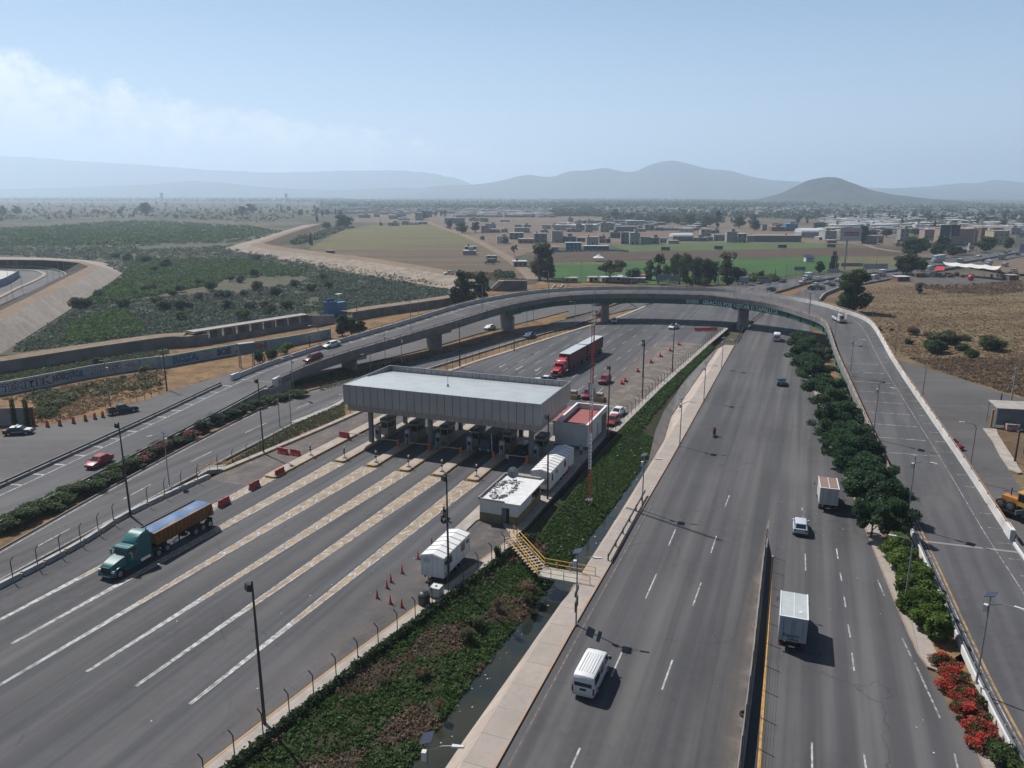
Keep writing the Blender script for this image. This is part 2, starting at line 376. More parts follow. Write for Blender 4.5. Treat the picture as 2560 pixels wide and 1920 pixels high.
flat('wet_meadow',pts(-1.0,('T1',(-300,1380),(0,1310),(600,1255),(1270,1165),(2000,1065),(2212,1010)),('T2',(840,930),(870,880),(600,830),(300,785),(0,735)),
('T1',(2050,700),(1600,635),(1430,610),(1640,560),(1850,500),(1650,470),(900,425),(400,440),(0,485),(-600,520),(-600,690),(0,685),(500,685),(650,730),(790,790),(700,870),(520,980),(330,1110),(0,1290))),-1.0,WET)
flat('olive_field',pts(-1.0,('Z8',(560,215),(700,192),(1130,186),(1250,215),(1400,270),(1560,330),(1220,338),(560,380),(215,378),(330,310),(480,235))),-1.0,OLIVE)
flat('stubble_field',pts(-1.05,('Z8',(215,372),(560,374),(1220,332),(1560,325),(1760,450),(1930,600),(1620,610),(1450,590),(960,500),(560,450),(300,415))),-1.05,BROWNF)
flat('village_ground',pts(-1.1,('Z8',(480,170),(700,95),(1300,60)),('T3',(0,395),(500,400),(930,420),(1130,430),(1500,440),(1500,540),(930,525),(0,545)),('V4',(1700,290),(800,330),(480,400)),('Z8',(1760,450),(1560,330),(1250,213),(1130,184))),-1.1,DUST)
flat('green_strip',pts(-1.02,('V4',(1580,290),(1700,285)),('V3',(0,338),(640,305),(1400,298),(2212,300)),('V1',(0,425),(670,432),(1300,470),(1750,505),(1700,520),(0,545)),('V3',(1300,425),(0,448)),('V4',(1830,388))),-1.02,GRASSQ)
flat('ploughed_field',pts(-1.0,('V4',(760,398),(1830,388)),('V3',(0,445),(1300,422),(2212,407)),('V1',(0,540),(1600,512),(2212,560),(2400,600),(2212,655),(1300,655),(0,680)),('V3',(1150,574),(400,594),(0,600)),('V4',(1700,518),(780,532),(440,540),(470,440))),-1.0,PLOUGH)
flat('sports_pitch',pts(-1.02,('V4',(770,535),(1700,518)),('V3',(0,602),(400,592),(1150,572),(2212,548)),('V1',(0,680),(700,662),(1110,655),(2212,655),(2100,830),(1300,900),(700,935),(300,1000)),('V3',(2100,920),(1740,900),(1600,950),(600,970),(0,985)),('V4',(1700,810),(1130,800),(790,790))),-1.02,GRASSP)
flat('pitch_margin',pts(-1.0,('V4',(770,533),(1400,525),(1720,518),(2100,508),(2100,545),(1350,560),(790,566))),-1.0,GRASSQ)
flat('field_margin',pts(-.98,('V1',(1320,660),(2212,655),(2212,840),(1700,850),(1300,900),(1270,760))),-.98,soil('dry_margin',[(.12,.12,.05),(.15,.125,.07),(.08,.10,.04)],.05,.5))
def track(name,line,w,z,m):
 b=MB();strip(b,smooth_line(line,4),-w/2,w/2);return tag(b.build(name,m),kind='structure')
track('dirt_track',[at('Z8',x,y,-.97)for x,y in((1130,170),(1250,214),(1380,258),(1500,308),(1640,380),(1760,450),(1880,540),(1950,610))],7,-.97,TRACK)
track('dirt_road',[at('V1',x,y,-.97)for x,y in((1690,420),(1740,470),(1850,515),(2010,545),(2212,575),(2500,600))],6,-.97,TRACK)
flat('dry_field',pts(-.12,('V1',(980,1400),(1080,1290),(1300,1195),(1780,1110),(2100,1050)),('V2',(0,1040),(250,1030),(500,1090),(1400,1100),(2300,1080),(3600,1200),(3600,2600)),('Z5',(3200,900),(3200,2200),(2212,2600)),rf(20,60),rf(-60,60),rf(-60,14.9),('T8',(1960,1646),(1540,920),(1265,280)),('T6',(1250,880),(1020,270),(950,50)),('Z3',(2060,600),(1450,380))),-.12,DRYR,thick=1.2)
flat('gravel_yard',pts(-.1,('V2',(0,1130),(150,1090),(500,1060),(650,1000),(2000,1040),(2212,1100),(1400,1180),(800,1190),(300,1160))),-.1,soil('gravel_yard_soil',[(.13,.12,.11),(.10,.095,.09),(.16,.14,.12)],.1,1))
flat('roadside_yard',pts(-.09,('V2',(1250,870),(1400,800),(1900,760),(2212,700),(2600,660),(2600,1000),(2000,1000),(1800,960))),-.09,DUST)
flat('parking_lot',pts(.0,('T3',(1470,1170)),('Z5',(60,-20),(180,10),(500,100),(900,220),(1300,350),(1700,490),(2212,640),(3000,860),(3000,1400),(2000,1100),(1540,1110),(1880,1659)),('Z6',(1850,250),(2000,480),(2212,790),(3400,2600)),rf(70,50),rf(-50,60),rf(-50,19),('T8',(2400,1646)),('T8',(1480,140)),('T6',(1300,380)),('T6',(1150,40))),.0,M_LOT,thick=.5)
SS=[-50,20,34,46,60,74,92,110,126,140,155,170,190,206]
def ipl(s,tab):
 xs,ys=zip(*tab);return float(np.interp(s,xs,ys))
TLK=[(-50,-38),(34,-36.4),(46.7,-34.6),(59.6,-32.4),(74.3,-29.7),(79,-28.8),(100,-28.6),(121,-28.6),(153.7,-27.1),(206,-23.6),(232,-21.5)]
WL=[(-50,-25.5),(42,-24.4),(60,-23.8),(70,-23.2),(95,-21.8),(126,-21.0),(140,-21.8),(206,-20.6)]
WR=[(-50,-22.1),(42,-22.0),(53,-21.3),(68,-21.0),(76,-20.5),(107,-20.4),(126,-20.4),(140,-21.6),(206,-20.4)]
CT=[(-50,-19.9),(42,-19.7),(64,-19.5),(90,-18.9),(140,-18.9),(206,-18.6)]
HK=[(-50,-17.4),(61,-17.25),(117,-16.6),(147,-16.5),(210,-16.2),(229,-15.4),(250,-14),(269,-12.9)]
def band(name,f0,f1,z0,z1,m,ss=SS,kind='structure'):
 b=MB()
 for s,q in zip(ss,ss[1:]):
  g=lambda f,x:f(x)if callable(f)else f
  b.poly([rf(s,ipl(s,f0),g(z0,s)),rf(s,ipl(s,f1),g(z1,s)),rf(q,ipl(q,f1),g(z1,q)),rf(q,ipl(q,f0),g(z0,q))][::-1]if ipl(s,f0)<ipl(s,f1)else[rf(s,ipl(s,f0),g(z0,s)),rf(q,ipl(q,f0),g(z0,q)),rf(q,ipl(q,f1),g(z1,q)),rf(s,ipl(s,f1),g(z1,s))],0)
 o=b.build(name,m)
 return tag(o,kind=kind)
off=lambda tab,d:[(s,t+d)for s,t in tab]
wz=lambda s:-2.0 if s<120 else max(-2.0,-2.0+(s-120)*.012)
band('canal_bank',off(TLK,1.0),WL,.02,lambda s:wz(s)+.05,BANK)
def water_mat():
 m,nt,bs,out=nodes('canal_water');bs.inputs['Base Color'].default_value=(.022,.026,.020,1);bs.inputs['Roughness'].default_value=.06
 v=coords(nt);col=mixc(nt,ramp(nt,noise(nt,v,.25,4),.45,.62),(.020,.026,.022),(.036,.036,.022));nt.links.new(col,bs.inputs['Base Color'])
 bp=nd(nt,'ShaderNodeBump');bp.inputs['Strength'].default_value=.06;bp.inputs['Distance'].default_value=.05
 nt.links.new(noise(nt,v,1.2,3),bp.inputs['Height']);nt.links.new(bp.outputs[0],bs.inputs['Normal']);return m
b=MB();b.poly([rf(-50,-30,-2.05),rf(-50,-19,-2.05),rf(150,-19,-2.05),rf(150,-30,-2.05)][::-1]);tag(b.build('water',water_mat()),kind='structure')
flat('canal_bed',[rf(-60,-44),rf(-60,-17),rf(206,-17),rf(206,-44)],-3.0,BANK)
def lining(name,c,c2):
 m,nt,bs,out=nodes(name);bs.inputs['Roughness'].default_value=.9
 v=coords(nt,rot=-RZ);br=nd(nt,'ShaderNodeTexBrick');br.inputs['Scale'].default_value=1;br.inputs['Brick Width'].default_value=3.2;br.inputs['Row Height'].default_value=4.0
 br.inputs['Mortar Size'].default_value=.035;br.offset=0
 for k,q in(('Color1',c),('Color2',tuple(x*.88 for x in c)),('Mortar',tuple(x*.45 for x in c))):br.inputs[k].default_value=q+(1,)
 nt.links.new(v,br.inputs['Vector'])
 col=mixc(nt,ramp(nt,noise(nt,v,.35,6,.65),.42,.68),br.outputs[0],c2);col=mixc(nt,ramp(nt,noise(nt,v,1.8,5,.7),.5,.75),col,tuple(x*.75 for x in c))
 nt.links.new(col,bs.inputs['Base Color']);return m
LIN=lining('lined_slope_concrete',(.47,.39,.33),(.33,.275,.235));PAV=lining('pavement_slabs',(.40,.345,.30),(.31,.27,.24))
band('canal_lining',WR,CT,lambda s:wz(s)-.15,.12,LIN)
band('canal_lining_far',[(112,-20.5),(126,-22.0),(140,-22.9),(170,-22.9),(206,-20.5)],WR,lambda s:-1.9 if s<113 else-.7,lambda s:wz(s),mat('grey_lining',(.27,.255,.24),.9,c2=(.20,.19,.175),scale=.5),ss=[112,126,140,155,170,190,206])
band('pavement',CT,off(HK,-.18),.125,.13,PAV)
b=MB()
for s,q in zip(SS,SS[1:]):
 b.hexa([rf(s,ipl(s,HK)-.18,-.2),rf(s,ipl(s,HK),-.2),rf(q,ipl(q,HK),-.2),rf(q,ipl(q,HK)-.18,-.2)],[rf(s,ipl(s,HK)-.18,.15),rf(s,ipl(s,HK),.15),rf(q,ipl(q,HK),.15),rf(q,ipl(q,HK)-.18,.15)],0)
tag(b.build('pavement_kerb',mat('rusty_kerb_paint',(.42,.24,.12),.8,c2=(.36,.31,.27),scale=.6)),kind='structure')
PLK=[rf(-50,-72.5)]+pts(0,('T4',(0,1525),(840,1050),(1440,770),(2212,440)),('T2',(860,1405),(1250,1275),(1800,1100)),('Z2',(1060,690),(1530,500)))
right=[rf(s,t)for s,t in TLK]
flat('toll_plaza',PLK+pts(0,('Z2',(1680,470),(2300,370)),('Z3',(1000,330)))+[rf(262,-17.5),rf(236,-20.5)]+right[::-1],.0,M_ASPH,thick=3.0)
flat('highway',[rf(s,t)for s,t in HK]+pts(0,('Z3',(1600,300)),('T3',(860,835)),('T3',(1140,795),(1045,850),(1000,890)),('Z3',(2060,600)),('T6',(950,50),(1020,270),(1250,880)),('T8',(1265,280),(1540,920),(1960,1646)))+[rf(-50,16.5)],-.006,M_HWY,thick=2.9)
flat('far_highway',pts(0,('T3',(-100,840),(250,800),(420,774),(600,766),(800,746),(1000,714),(1150,700),(1330,680),(1480,660),(1650,640),(1780,616),(1900,600),(2060,576),(2212,556),(2600,505)),
('Z4',(3000,300),(2212,425),(2000,460),(1700,510),(1300,570),(1240,600),(870,652),(570,705),(240,785),(100,835),(40,895)),('T3',(1000,900),(900,1000)),('Z3',(900,500),(0,500))),-.012,M_HWY,thick=1.1)
flat('left_road',pts(-.7,('T4',(-700,1660),(0,1275),(1100,660),(1800,312),(2212,190)),('T2',(400,1405),(850,1290),(1300,1175)),('Z2',(0,770),(240,710),(900,545),(1170,455),(1500,405),(2000,330),(2000,400),(1680,455),(1530,482),(930,620),(760,665),(460,765),(0,905)),
('T2',(1250,1225),(700,1395),(150,1560)),('T4',(2212,295),(1740,540),(1300,770),(0,1470),(-700,1850))),-.7,M_HWY,thick=.4)
flat('service_road',pts(-.7,('T4',(-700,640),(-300,560),(0,530),(240,482),(690,402),(930,312),(1080,252),(1300,192),(1560,110)),('Y7',(700,930),(1300,780)),('T2',(600,1130),(880,1085),(1200,1035),(1420,1005),(1750,940)),('Z2',(640,455),(1000,400),(1500,350),(1500,375),(1100,445),(800,540),(240,690)),
('T2',(1600,1020),(1400,1072),(1200,1122),(1000,1172),(730,1252),(350,1345),(0,1440)),('Y7',(900,1100),(500,1250)),('T4',(1000,560),(0,1000),(-700,1350))),-.7,M_LOT,thick=.4)
flat('paved_apron',[rf(71.5,-36.7),rf(126,-36.9),rf(126,-34.9),rf(121,-28.7),rf(100,-28.7),rf(79.2,-28.9),rf(76.5,-29.3),rf(80,-32),rf(80,-35),rf(79.4,-35.2),rf(71.5,-35.2)],.15,M_PAVE,thick=.3,ms=M_YKERB)
def kerb(name,line,w=.22,h=.16,m=None,off=0.0,top=None):
 b=MB();rail(b,line,[(off,-.05),(off,h),(off+w,h),(off+w,-.05)][::-1]);return tag(b.build(name,m or M_KERB),kind='structure')
wk=[rf(s,ipl(s,TLK),0)for s in np.arange(-40,79,3.0)]
kerb('kerb_yellow',wk,.14,.14,M_YKERB,0.0);b=MB();strip(b,wk,-1.15,-.0,.12);tag(b.build('kerb_walk',M_PAVE),kind='structure')
wk2=[rf(s,ipl(s,TLK),0)for s in np.arange(121,236,4.0)]
kerb('kerb_walk_far',wk2,-1.1,.13,M_PAVE);
lk=[p for p in smooth_line([Vector((p.x,p.y,0))for p in PLK[3:]],5)]
kerb('kerb_far',lk,.9,.16,M_KERB);kerb('kerb_far_yellow',lk,-.12,.12,M_YKERB)
PAINT_Z=.012
def dash_line(b,a,c,w,z,mi=0):
 a=Vector((a.x,a.y,0));c=Vector((c.x,c.y,0));d=(c-a).normalized();n=Vector((-d.y,d.x,0))*(w/2)
 b.poly([Vector((p.x,p.y,z))for p in(a+n,a-n,c-n,c+n)],mi)
TC=[-68.4,-62.9,-57.45,-52.0,-46.6,-41.2,-35.8]
TIP=[(38,-68.2),(40.5,-63.4),(36,-58.7),(39.9,-53.6),(39.9,-48.2),(39.7,-42.4)]
by=MB();bw=MB();bv=MB()
for(s0,t0),t1 in zip(TIP,TC[:6]):
 s1=91.4
 def c(s,side,extra=0.0):
  k=(s-s0)/(s1-s0);return rf(s,t0+(t1-t0)*k+side*(.085+1.08*min(1,max(0,k))**1.3+extra),PAINT_Z)
 N=16
 for i in range(N):
  a,q=s0+(s1-s0)*i/N,s0+(s1-s0)*(i+1)/N
  if i>3:by.poly([c(a,-1),c(a,1),c(q,1),c(q,-1)][::-1])
  elif i:bw.poly([Vector((v.x,v.y,PAINT_Z+.002))for v in(c(a,-1),c(a,1),c(q,1),c(q,-1))][::-1])
  for sd_ in(-1,1):
   p=[c(a,sd_,-.07),c(a,sd_,.085),c(q,sd_,.085),c(q,sd_,-.07)]
   bw.poly([Vector((v.x,v.y,PAINT_Z+.004))for v in(p if sd_<0 else p[::-1])][::-1])
 s=s0+22
 while s<s1-1.5:
  k=.10+1.08*((s-s0)/(s1-s0))**1.3
  for sd_ in(-1,1):
   apex=c(s+1.9*k,0);apex2=c(s+1.9*k+.42,0);e=c(s,sd_);e2=c(s+.42,sd_)
   apex=(c(s+1.9*k,-1)+c(s+1.9*k,1))/2;apex2=(c(s+1.9*k+.42,-1)+c(s+1.9*k+.42,1))/2
   q=[apex,apex2,e2,e]if sd_>0 else[apex,e,e2,apex2]
   bv.poly([Vector((v.x,v.y,PAINT_Z+.004))for v in q])
  s+=2.7
tag(by.build('painted_hatching',M_YEL),kind='structure');tag(bv.build('painted_arrows',M_WHITE),kind='structure');bw,bw0=MB(),bw;tag(bw0.build('hatching_borders',M_WHITE),kind='structure')
for i in range(6):
 t=(TC[i]+TC[i+1])/2 if i<6 else 0
TB=[-66.6,-62.5,-58.3,-54.2,-50.0,-45.8,-41.5,-37.3,-33.0]
def lane_bend(s,t):
 return t+(0 if s<150 else .0016*(s-150)**2*.35)
for t in TB[1:-1]:
 dash_line(bw,rf(128,t),rf(150,lane_bend(150,t)),.13,PAINT_Z)
 for s in np.arange(156,250,10.5):dash_line(bw,rf(s,lane_bend(s,t)),rf(s+4.2,lane_bend(s+4.2,t)),.13,PAINT_Z)
dash_line(bw,rf(131,-70),rf(127,-31),.2,PAINT_Z);dash_line(bw,rf(124.5,-70),rf(121.5,-36),.2,PAINT_Z)
for s,t in((160,-60),(160.5,-55.5),(160.3,-51.4),(161,-64.5),(138,-41),(140,-46)):
 bw.poly([rf(s,t-.12,PAINT_Z),rf(s,t+.12,PAINT_Z),rf(s+3,t+.12,PAINT_Z),rf(s+3,t-.12,PAINT_Z)][::-1]);bw.poly([rf(s-1.2,t,PAINT_Z),rf(s,t+.5,PAINT_Z),rf(s,t-.5,PAINT_Z)])
dash_line(bw,at('Z2',1100,690),at('Z2',1560,515),.16,PAINT_Z);dash_line(bw,at('Z2',1580,545),at('Z2',2212,620),.16,PAINT_Z);dash_line(bw,at('Z3',430,405),at('Z3',1000,475),.16,PAINT_Z)
tag(bw.build('lane_markings',M_WHITE),kind='structure')
b=MB()
for i in range(9):
 t0=-44+i*1.75
 b.poly([rf(127.5,t0,.012),rf(129.2,t0+.9,.012),rf(129.2,t0+1.8,.012),rf(127.5,t0+.9,.012)][::-1]);b.poly([rf(129.2,t0+.9,.012),rf(130.9,t0,.012),rf(130.9,t0+.9,.012),rf(129.2,t0+1.8,.012)][::-1])
for t0,t1 in((-64,-47),):
 b.poly([rf(128,t0,.012),rf(128,t1,.012),rf(130.5,t1,.012),rf(130.5,t0,.012)][::-1])
for k,t in enumerate(TC[1:6]):
 b.poly([rf(118.2,t-.9,.012),rf(118.2,t+.9,.012),rf(126.5,t+.15,.012),rf(126.5,t-.15,.012)][::-1])
tag(b.build('painted_chevrons',M_YEL),kind='structure')
b=MB();by=MB()
for t,ss_ in((-12.0,(44,56.5,69)),(-7.4,(32,61.5,73.8,81.2,99.4)),):
 pass
for a,c in((('T6',515,825),('T6',490,890)),(('T6',205,1020),('T6',165,1115)),(('T6',95,1278),('T6',32,1420)),(('T6',440,1060),('T6',408,1158)),(('T6',352,1328),('T6',305,1460)),
(('T8',805,270),('T8',808,375)),(('T8',1006,235),('T8',1016,300)),(('T8',1030,392),('T8',1040,445)),(('T8',1055,545),('T8',1065,612)),(('T8',1080,722),('T8',1095,805)),(('T8',1105,905),('T8',1120,1020)),(('T8',848,1480),('T8',850,1660)),(('T8',1183,1555),('T8',1198,1660)),(('T8',1765,1555),('T8',1790,1660)),
(('T6',933,895),('T6',940,955)),(('T8',788,-10),('T8',795,40))):
 dash_line(b,at(*a),at(*c),.14,.006)
for a,c in((('S',1428,1920),('S',1450,1870)),(('S',1528,1692),('S',1556,1627)),(('S',1655,1724),('S',1681,1650))):dash_line(b,at(*a),at(*c),.15,.006)
tag(b.build('highway_dashes',M_WHITE),kind='structure')
b=MB()
for a,c in((('T8',1510,970),('T8',1672,1325)),(('T8',1430,812),('T8',1490,940)),(('T8',1272,438),('T8',1315,540))):dash_line(b,at(*a),at(*c),.15,.006)
tag(b.build('edge_line_faded',M_WHITE2),kind='structure')
dash_line(by,rf(20,.05),rf(49,-.15),.22,.006);dash_line(by,rf(49,-.15),rf(83,-.85),.22,.006)
bf=MB()
for s,q in zip(SS[1:6],SS[2:7]):dash_line(bf,rf(s,ipl(s,HK)+.7),rf(q,ipl(q,HK)+.7),.14,.006)
tag(bf.build('faded_yellow_line',worn('faded_yellow_paint',(.30,.20,.10),lo=.46,hi=.66)),kind='structure')
tag(by.build('yellow_lines',worn('yellow_line_paint',(.56,.30,.07),lo=.3,hi=.5)),kind='structure')
b=MB()
for s,q in zip(np.arange(-20,90,6.0),np.arange(-14,96,6.0)):
 wd=lambda x:1.6*max(0,min(1,(92-x)/30))+.02
 b.poly([rf(s,-1.75-wd(s),.002),rf(s,-1.6,.002),rf(q,-1.6,.002),rf(q,-1.75-wd(q),.002)][::-1])
def dustmat(name='road_dust',a0=3.4,a1=1.7,c=(.185,.16,.14,1),n0=.3,n1=.62):
 m,nt,bs,out=nodes(name);bs.inputs['Base Color'].default_value=c;bs.inputs['Roughness'].default_value=.95;v=coords(nt,rot=-RZ);sp=nt.nodes.new('ShaderNodeSeparateXYZ');nt.links.new(v,sp.inputs[0])
 a=nt.nodes.new('ShaderNodeMath');a.operation='MULTIPLY';nt.links.new(ramp(nt,sp.outputs[1],a0,a1),a.inputs[0]);nt.links.new(ramp(nt,noise(nt,v,.35,7,.7),n0,n1),a.inputs[1]);nt.links.new(a.outputs[0],bs.inputs['Alpha']);return m
tag(b.build('roadside_dust',dustmat()),kind='structure')
b=MB();b.poly([rf(s,t,.006)for s,t in((122,-40),(122,-28.7),(154,-27.4),(206,-24),(206,-36),(160,-40))][::-1]);tag(b.build('plaza_dust',dustmat('plaza_dust_dirt',40,33,(.26,.215,.18,1),.25,.7)),kind='structure')
b=MB();b.poly([rf(s,t,.006)for s,t in((79,-76.2),(79,-66),(124,-66),(124,-74))][::-1]);tag(b.build('lane_dust',dustmat('lane_dust_dirt',66,71,(.24,.20,.175,1),.3,.75)),kind='structure')
b=MB();b.poly([rf(s,t,.006)for s,t in((34,-44),(34,-36.5),(60,-32.5),(78,-29.2),(80,-34),(71,-35.3),(71,-38))][::-1]);tag(b.build('kerb_dust',dustmat('kerb_dust_dirt',41,35,(.21,.18,.16,1),.38,.8)),kind='structure')
b=MB()
for a,c in((('T4',240,1250),('T4',450,1135)),(('T4',795,945),('T4',970,850)),(('T4',1230,705),('T4',1360,640)),(('T4',1575,520),('T4',1712,457)),(('T4',1902,365),('T4',2017,318)),(('T2',660,1362),('T2',730,1340))):
 dash_line(b,at(*a,-.7),at(*c,-.7),.17,-.69)
tag(b.build('left_road_dashes',M_WHITE),kind='structure')
b=MB()
for o_,z_ in((('T4',0,1300),('T4',1100,683)),):pass
EA=[at('T4',x,y,-.7)for x,y in((-300,1455),(0,1290),(1100,675),(1800,325),(2212,203))]+[at('T2',x,y,-.7)for x,y in((400,1417),(850,1301),(1300,1184))]
EB=[at('T4',x,y,-.7)for x,y in((-300,1625),(0,1462),(1300,760),(1740,532),(2212,288))]+[at('T2',x,y,-.7)for x,y in((150,1550),(700,1387),(1250,1217))]
for L in(EA,EB):strip(b,smooth_line(L,4),-.07,.07,.01)
tag(b.build('left_road_edge_lines',M_WHITE),kind='structure')
kl=smooth_line([at('T4',x,y,-.75)for x,y in((-300,1445),(0,1278),(1100,664),(1800,315),(2212,193))]+[at('T2',x,y,-.75)for x,y in((400,1408),(850,1292),(1300,1176))]+[at('Z2',x,y,-.75)for x,y in((0,772),(240,712))],5)
kerb('left_road_kerb',kl,.2,.2,mat('dirty_kerb',(.24,.21,.18),.9,c2=(.16,.14,.12),scale=.8))
kr=smooth_line([at('T2',x,y,-.75)for x,y in((150,1555),(700,1392),(1250,1222))]+[at('Z2',x,y,-.75)for x,y in((0,903),(460,763),(760,663),(930,618))],5)
kerb('left_road_kerb_right',kr,-.25,.2,M_KERB)
kk=smooth_line([at('Y7',x,y,-.75)for x,y in((870,1665),(1350,1475),(1590,1345))],4)
kerb('left_road_walk',kk,-1.3,.12,M_KERB)
b=MB()
for x0,y0,x1,y1 in((905,1255,975,1235),(830,1305,890,1285),(760,1350,800,1332),(1010,1215,1100,1190),(690,1290,740,1272),(460,1150,500,1135),(800,1240,835,1222)):
 dash_line(b,at('V1',x0,y0),at('V1',x1,y1),.18,.004)
dash_line(b,at('V3',1600,1085),at('V3',2130,960),.25,.004);dash_line(b,at('V1',0,1170),at('V1',620,1080),.22,.004)
dash_line(b,at('V1',450,1310),at('V1',830,1140),.18,.004)
tag(b.build('far_highway_dashes',M_WHITE),kind='structure')
flat('median_soil',pts(.03,('V1',(240,1275),(460,1320),(640,1225),(860,1120),(880,1085),(640,1150))),.03,DRY,thick=.2)
flat('lot_pavement',pts(.0,('Z5',(1540,1120),(1760,1130),(1790,1220),(1900,1400),(2080,1659)),('Z6',(2000,40),(2090,250),(2170,370),(2080,375),(1900,300),(1690,0)),('Z5',(1700,1330))),.14,M_PAVE,thick=.2)
rk=smooth_line([rf(-40,16.3,0)]+pts(0,('T8',(1960,1646),(1540,920),(1265,280)),('T6',(1250,880),(1020,270),(950,50))),5)
b=MB();strip(b,rk,-1.5,0.0,.13);tag(b.build('hedge_pavement',PAV),kind='structure');kerb('hedge_kerb',rk,.15,.14,mat('dirty_pink_kerb',(.33,.26,.20),.85,c2=(.26,.20,.15),scale=.8))
b=MB();strip(b,rk,-6,-1.4,.06);tag(b.build('planting_bed',DRY),kind='structure')
# ------------------------------------------------------------------ embankments and hills
LM=soil('stone_lining',[(.40,.345,.295),(.34,.295,.255),(.29,.25,.21)],.12,1.2,.5,rot=R(30),stretch=(.5,2.2,1))
def line(t,z,*xy):return[at(t,x,y,z)for x,y in xy]
bo=line('Z1',-1,(-900,2700),(-100,2180),(720,1659),(1340,1260),(1720,1010),(1990,805),(1780,640),(1300,575),(800,548),(0,540),(-900,540))
to=line('Z1',3.9,(-1500,2400),(-700,1960),(0,1580),(540,1270),(1100,1000),(1640,690),(1330,608),(1000,588),(700,575),(0,570),(-900,570))
ti=line('Z1',3.9,(-1500,2180),(-700,1760),(0,1410),(480,1180),(900,960),(1440,690),(1290,632),(1000,604),(700,588),(0,582),(-900,582))
bi=line('Z1',-.9,(-1500,2050),(-700,1650),(0,1335),(340,1175),(800,950),(1120,790),(1020,735),(850,705),(650,688),(0,680),(-900,680))
b=MB()
for L0,L1,mi in((bo,to,0),(to,ti,1),(ti,bi,2)):
 for i in range(len(L0)-1):b.poly([L0[i],L0[i+1],L1[i+1],L1[i]],mi)
tag(b.build('stone_lined_embankment',[LM,TRACK,soil('dark_slope',[(.075,.06,.05),(.05,.045,.036),(.13,.095,.065)],.1,.8)]),kind='structure')
flat('loop_road',pts(-.95,('Z1',(-900,705),(0,700),(560,703),(800,737),(1000,790),(1060,850),(900,930),(640,1040),(370,1155),(0,1320),(-900,1740))),-.9,M_LOT,thick=.2)
b=MB();rail(b,smooth_line(line('Z1',-.9,(-500,1440),(0,1195),(280,1052),(560,930),(715,840),(690,798),(560,762),(280,748),(0,742)),5),[(-1,0),(-1,.35),(1,.35),(1,0)]);tag(b.build('loop_kerb',mat('ochre_kerb',(.25,.18,.10),.9,c2=(.30,.27,.23),scale=.3)),kind='structure')
b=MB();rail(b,smooth_line(line('Z1',-.9,(-500,708),(0,700),(560,703),(800,737),(1000,790),(1065,845),(1000,880)),5),[(0,0),(0,.8),(.4,.8),(.4,0)]);tag(b.build('loop_outer_kerb',M_KERB),kind='structure')
cr=line('T1',2.2,(2050,462),(1900,500),(1760,545),(1660,580),(1605,600),(1700,622),(1900,648),(2212,690))+line('T2',2.2,(200,690),(500,735),(800,788),(900,815),(1000,850))
lo_=line('T1',-1,(1950,470),(1780,520),(1640,560),(1500,600),(1450,625),(1600,655),(1900,705),(2212,760))+line('T2',-1,(200,775),(500,825),(800,880),(900,905),(1040,900))
bk=line('T1',-1,(2110,470),(2000,510),(1900,550),(1830,585),(1800,600),(1900,618),(2020,634),(2212,664))+line('T2',-1,(200,668),(500,712),(800,765),(900,795),(1010,830))
cr2=[c.lerp(Vector((k.x,k.y,2.2)),.45)for c,k in zip(cr,bk)]
b=MB();C=[smooth_line(x,3)for x in(lo_,cr,cr2,bk)]
for k in range(3):
 for i in range(len(C[0])-1):b.poly([C[k][i],C[k][i+1],C[k+1][i+1],C[k+1][i]],k)
tag(b.build('riprap_levee',[RIPRAP,TRACK,soil('levee_back',[(.15,.09,.06),(.11,.075,.05),(.085,.075,.045)],.06,.6)]),kind='structure')
def hill(name,prof,dist,depth,m,seed,base=0.0,rough=.16):
 """a range: its crest follows measured heights, flanks run out over `depth` metres to both sides"""
 u=np.array([p[0]for p in prof],float);v=np.array([p[1]for p in prof],float)
 n=150;uu=np.linspace(u[0],u[-1],n);vv=np.interp(uu,u,v)
 k=np.ones(5)/5;vv=np.convolve(np.pad(vv,2,'edge'),k,'valid')
 rows=26;rng=np.random.default_rng(seed);b=MB();P=[]
 ph=rng.uniform(0,6.28,40);fr=rng.uniform(6,60,40)
 for j in range(rows):
  q=j/(rows-1)*2-1
  for i in range(n):
   x=(uu[i]-1280)/FOC;h=max(0.0,(HOR-vv[i])/FOC*dist*1.03+CAM_H+1.2)
   wob=sum(math.sin(fr[a]*i/n*6.28+ph[a]+7*q*math.cos(ph[a]))for a in range(0,40,2))/20
   prf=(1-abs(q))**1.25*(1+rough*8*wob*abs(q)*(1-abs(q)))
   y=dist+q*depth*(1+.25*math.sin(3*i/n*6.28+ph[0]));z=ZB-.6+h*prf
   P.append((x*dist*(1+.0*q),y,z))
 F=[[j*n+i,j*n+i+1,(j+1)*n+i+1,(j+1)*n+i]for j in range(rows-1)for i in range(n-1)]
 b.add(P,F);return tag(b.build(name,m,smooth=180),kind='structure')
def hillmat(name,a,c,d,sc):
 return soil(name,[a,c,d],sc,sc*9,.8)
H1=hillmat('hill_scrub',(.032,.035,.030),(.075,.062,.048),(.020,.028,.020),.012)
H2=hillmat('mountain_scrub',(.030,.036,.032),(.06,.055,.045),(.022,.028,.024),.0022)
hill('hill_cone',[(1800,508),(1870,500),(1905,492),(1940,480),(1970,466),(1995,452),(2020,446),(2045,443),(2065,445),(2085,454),(2110,465),(2150,475),(2200,485),(2260,493),(2340,500),(2420,508)],3700,620,H1,3)
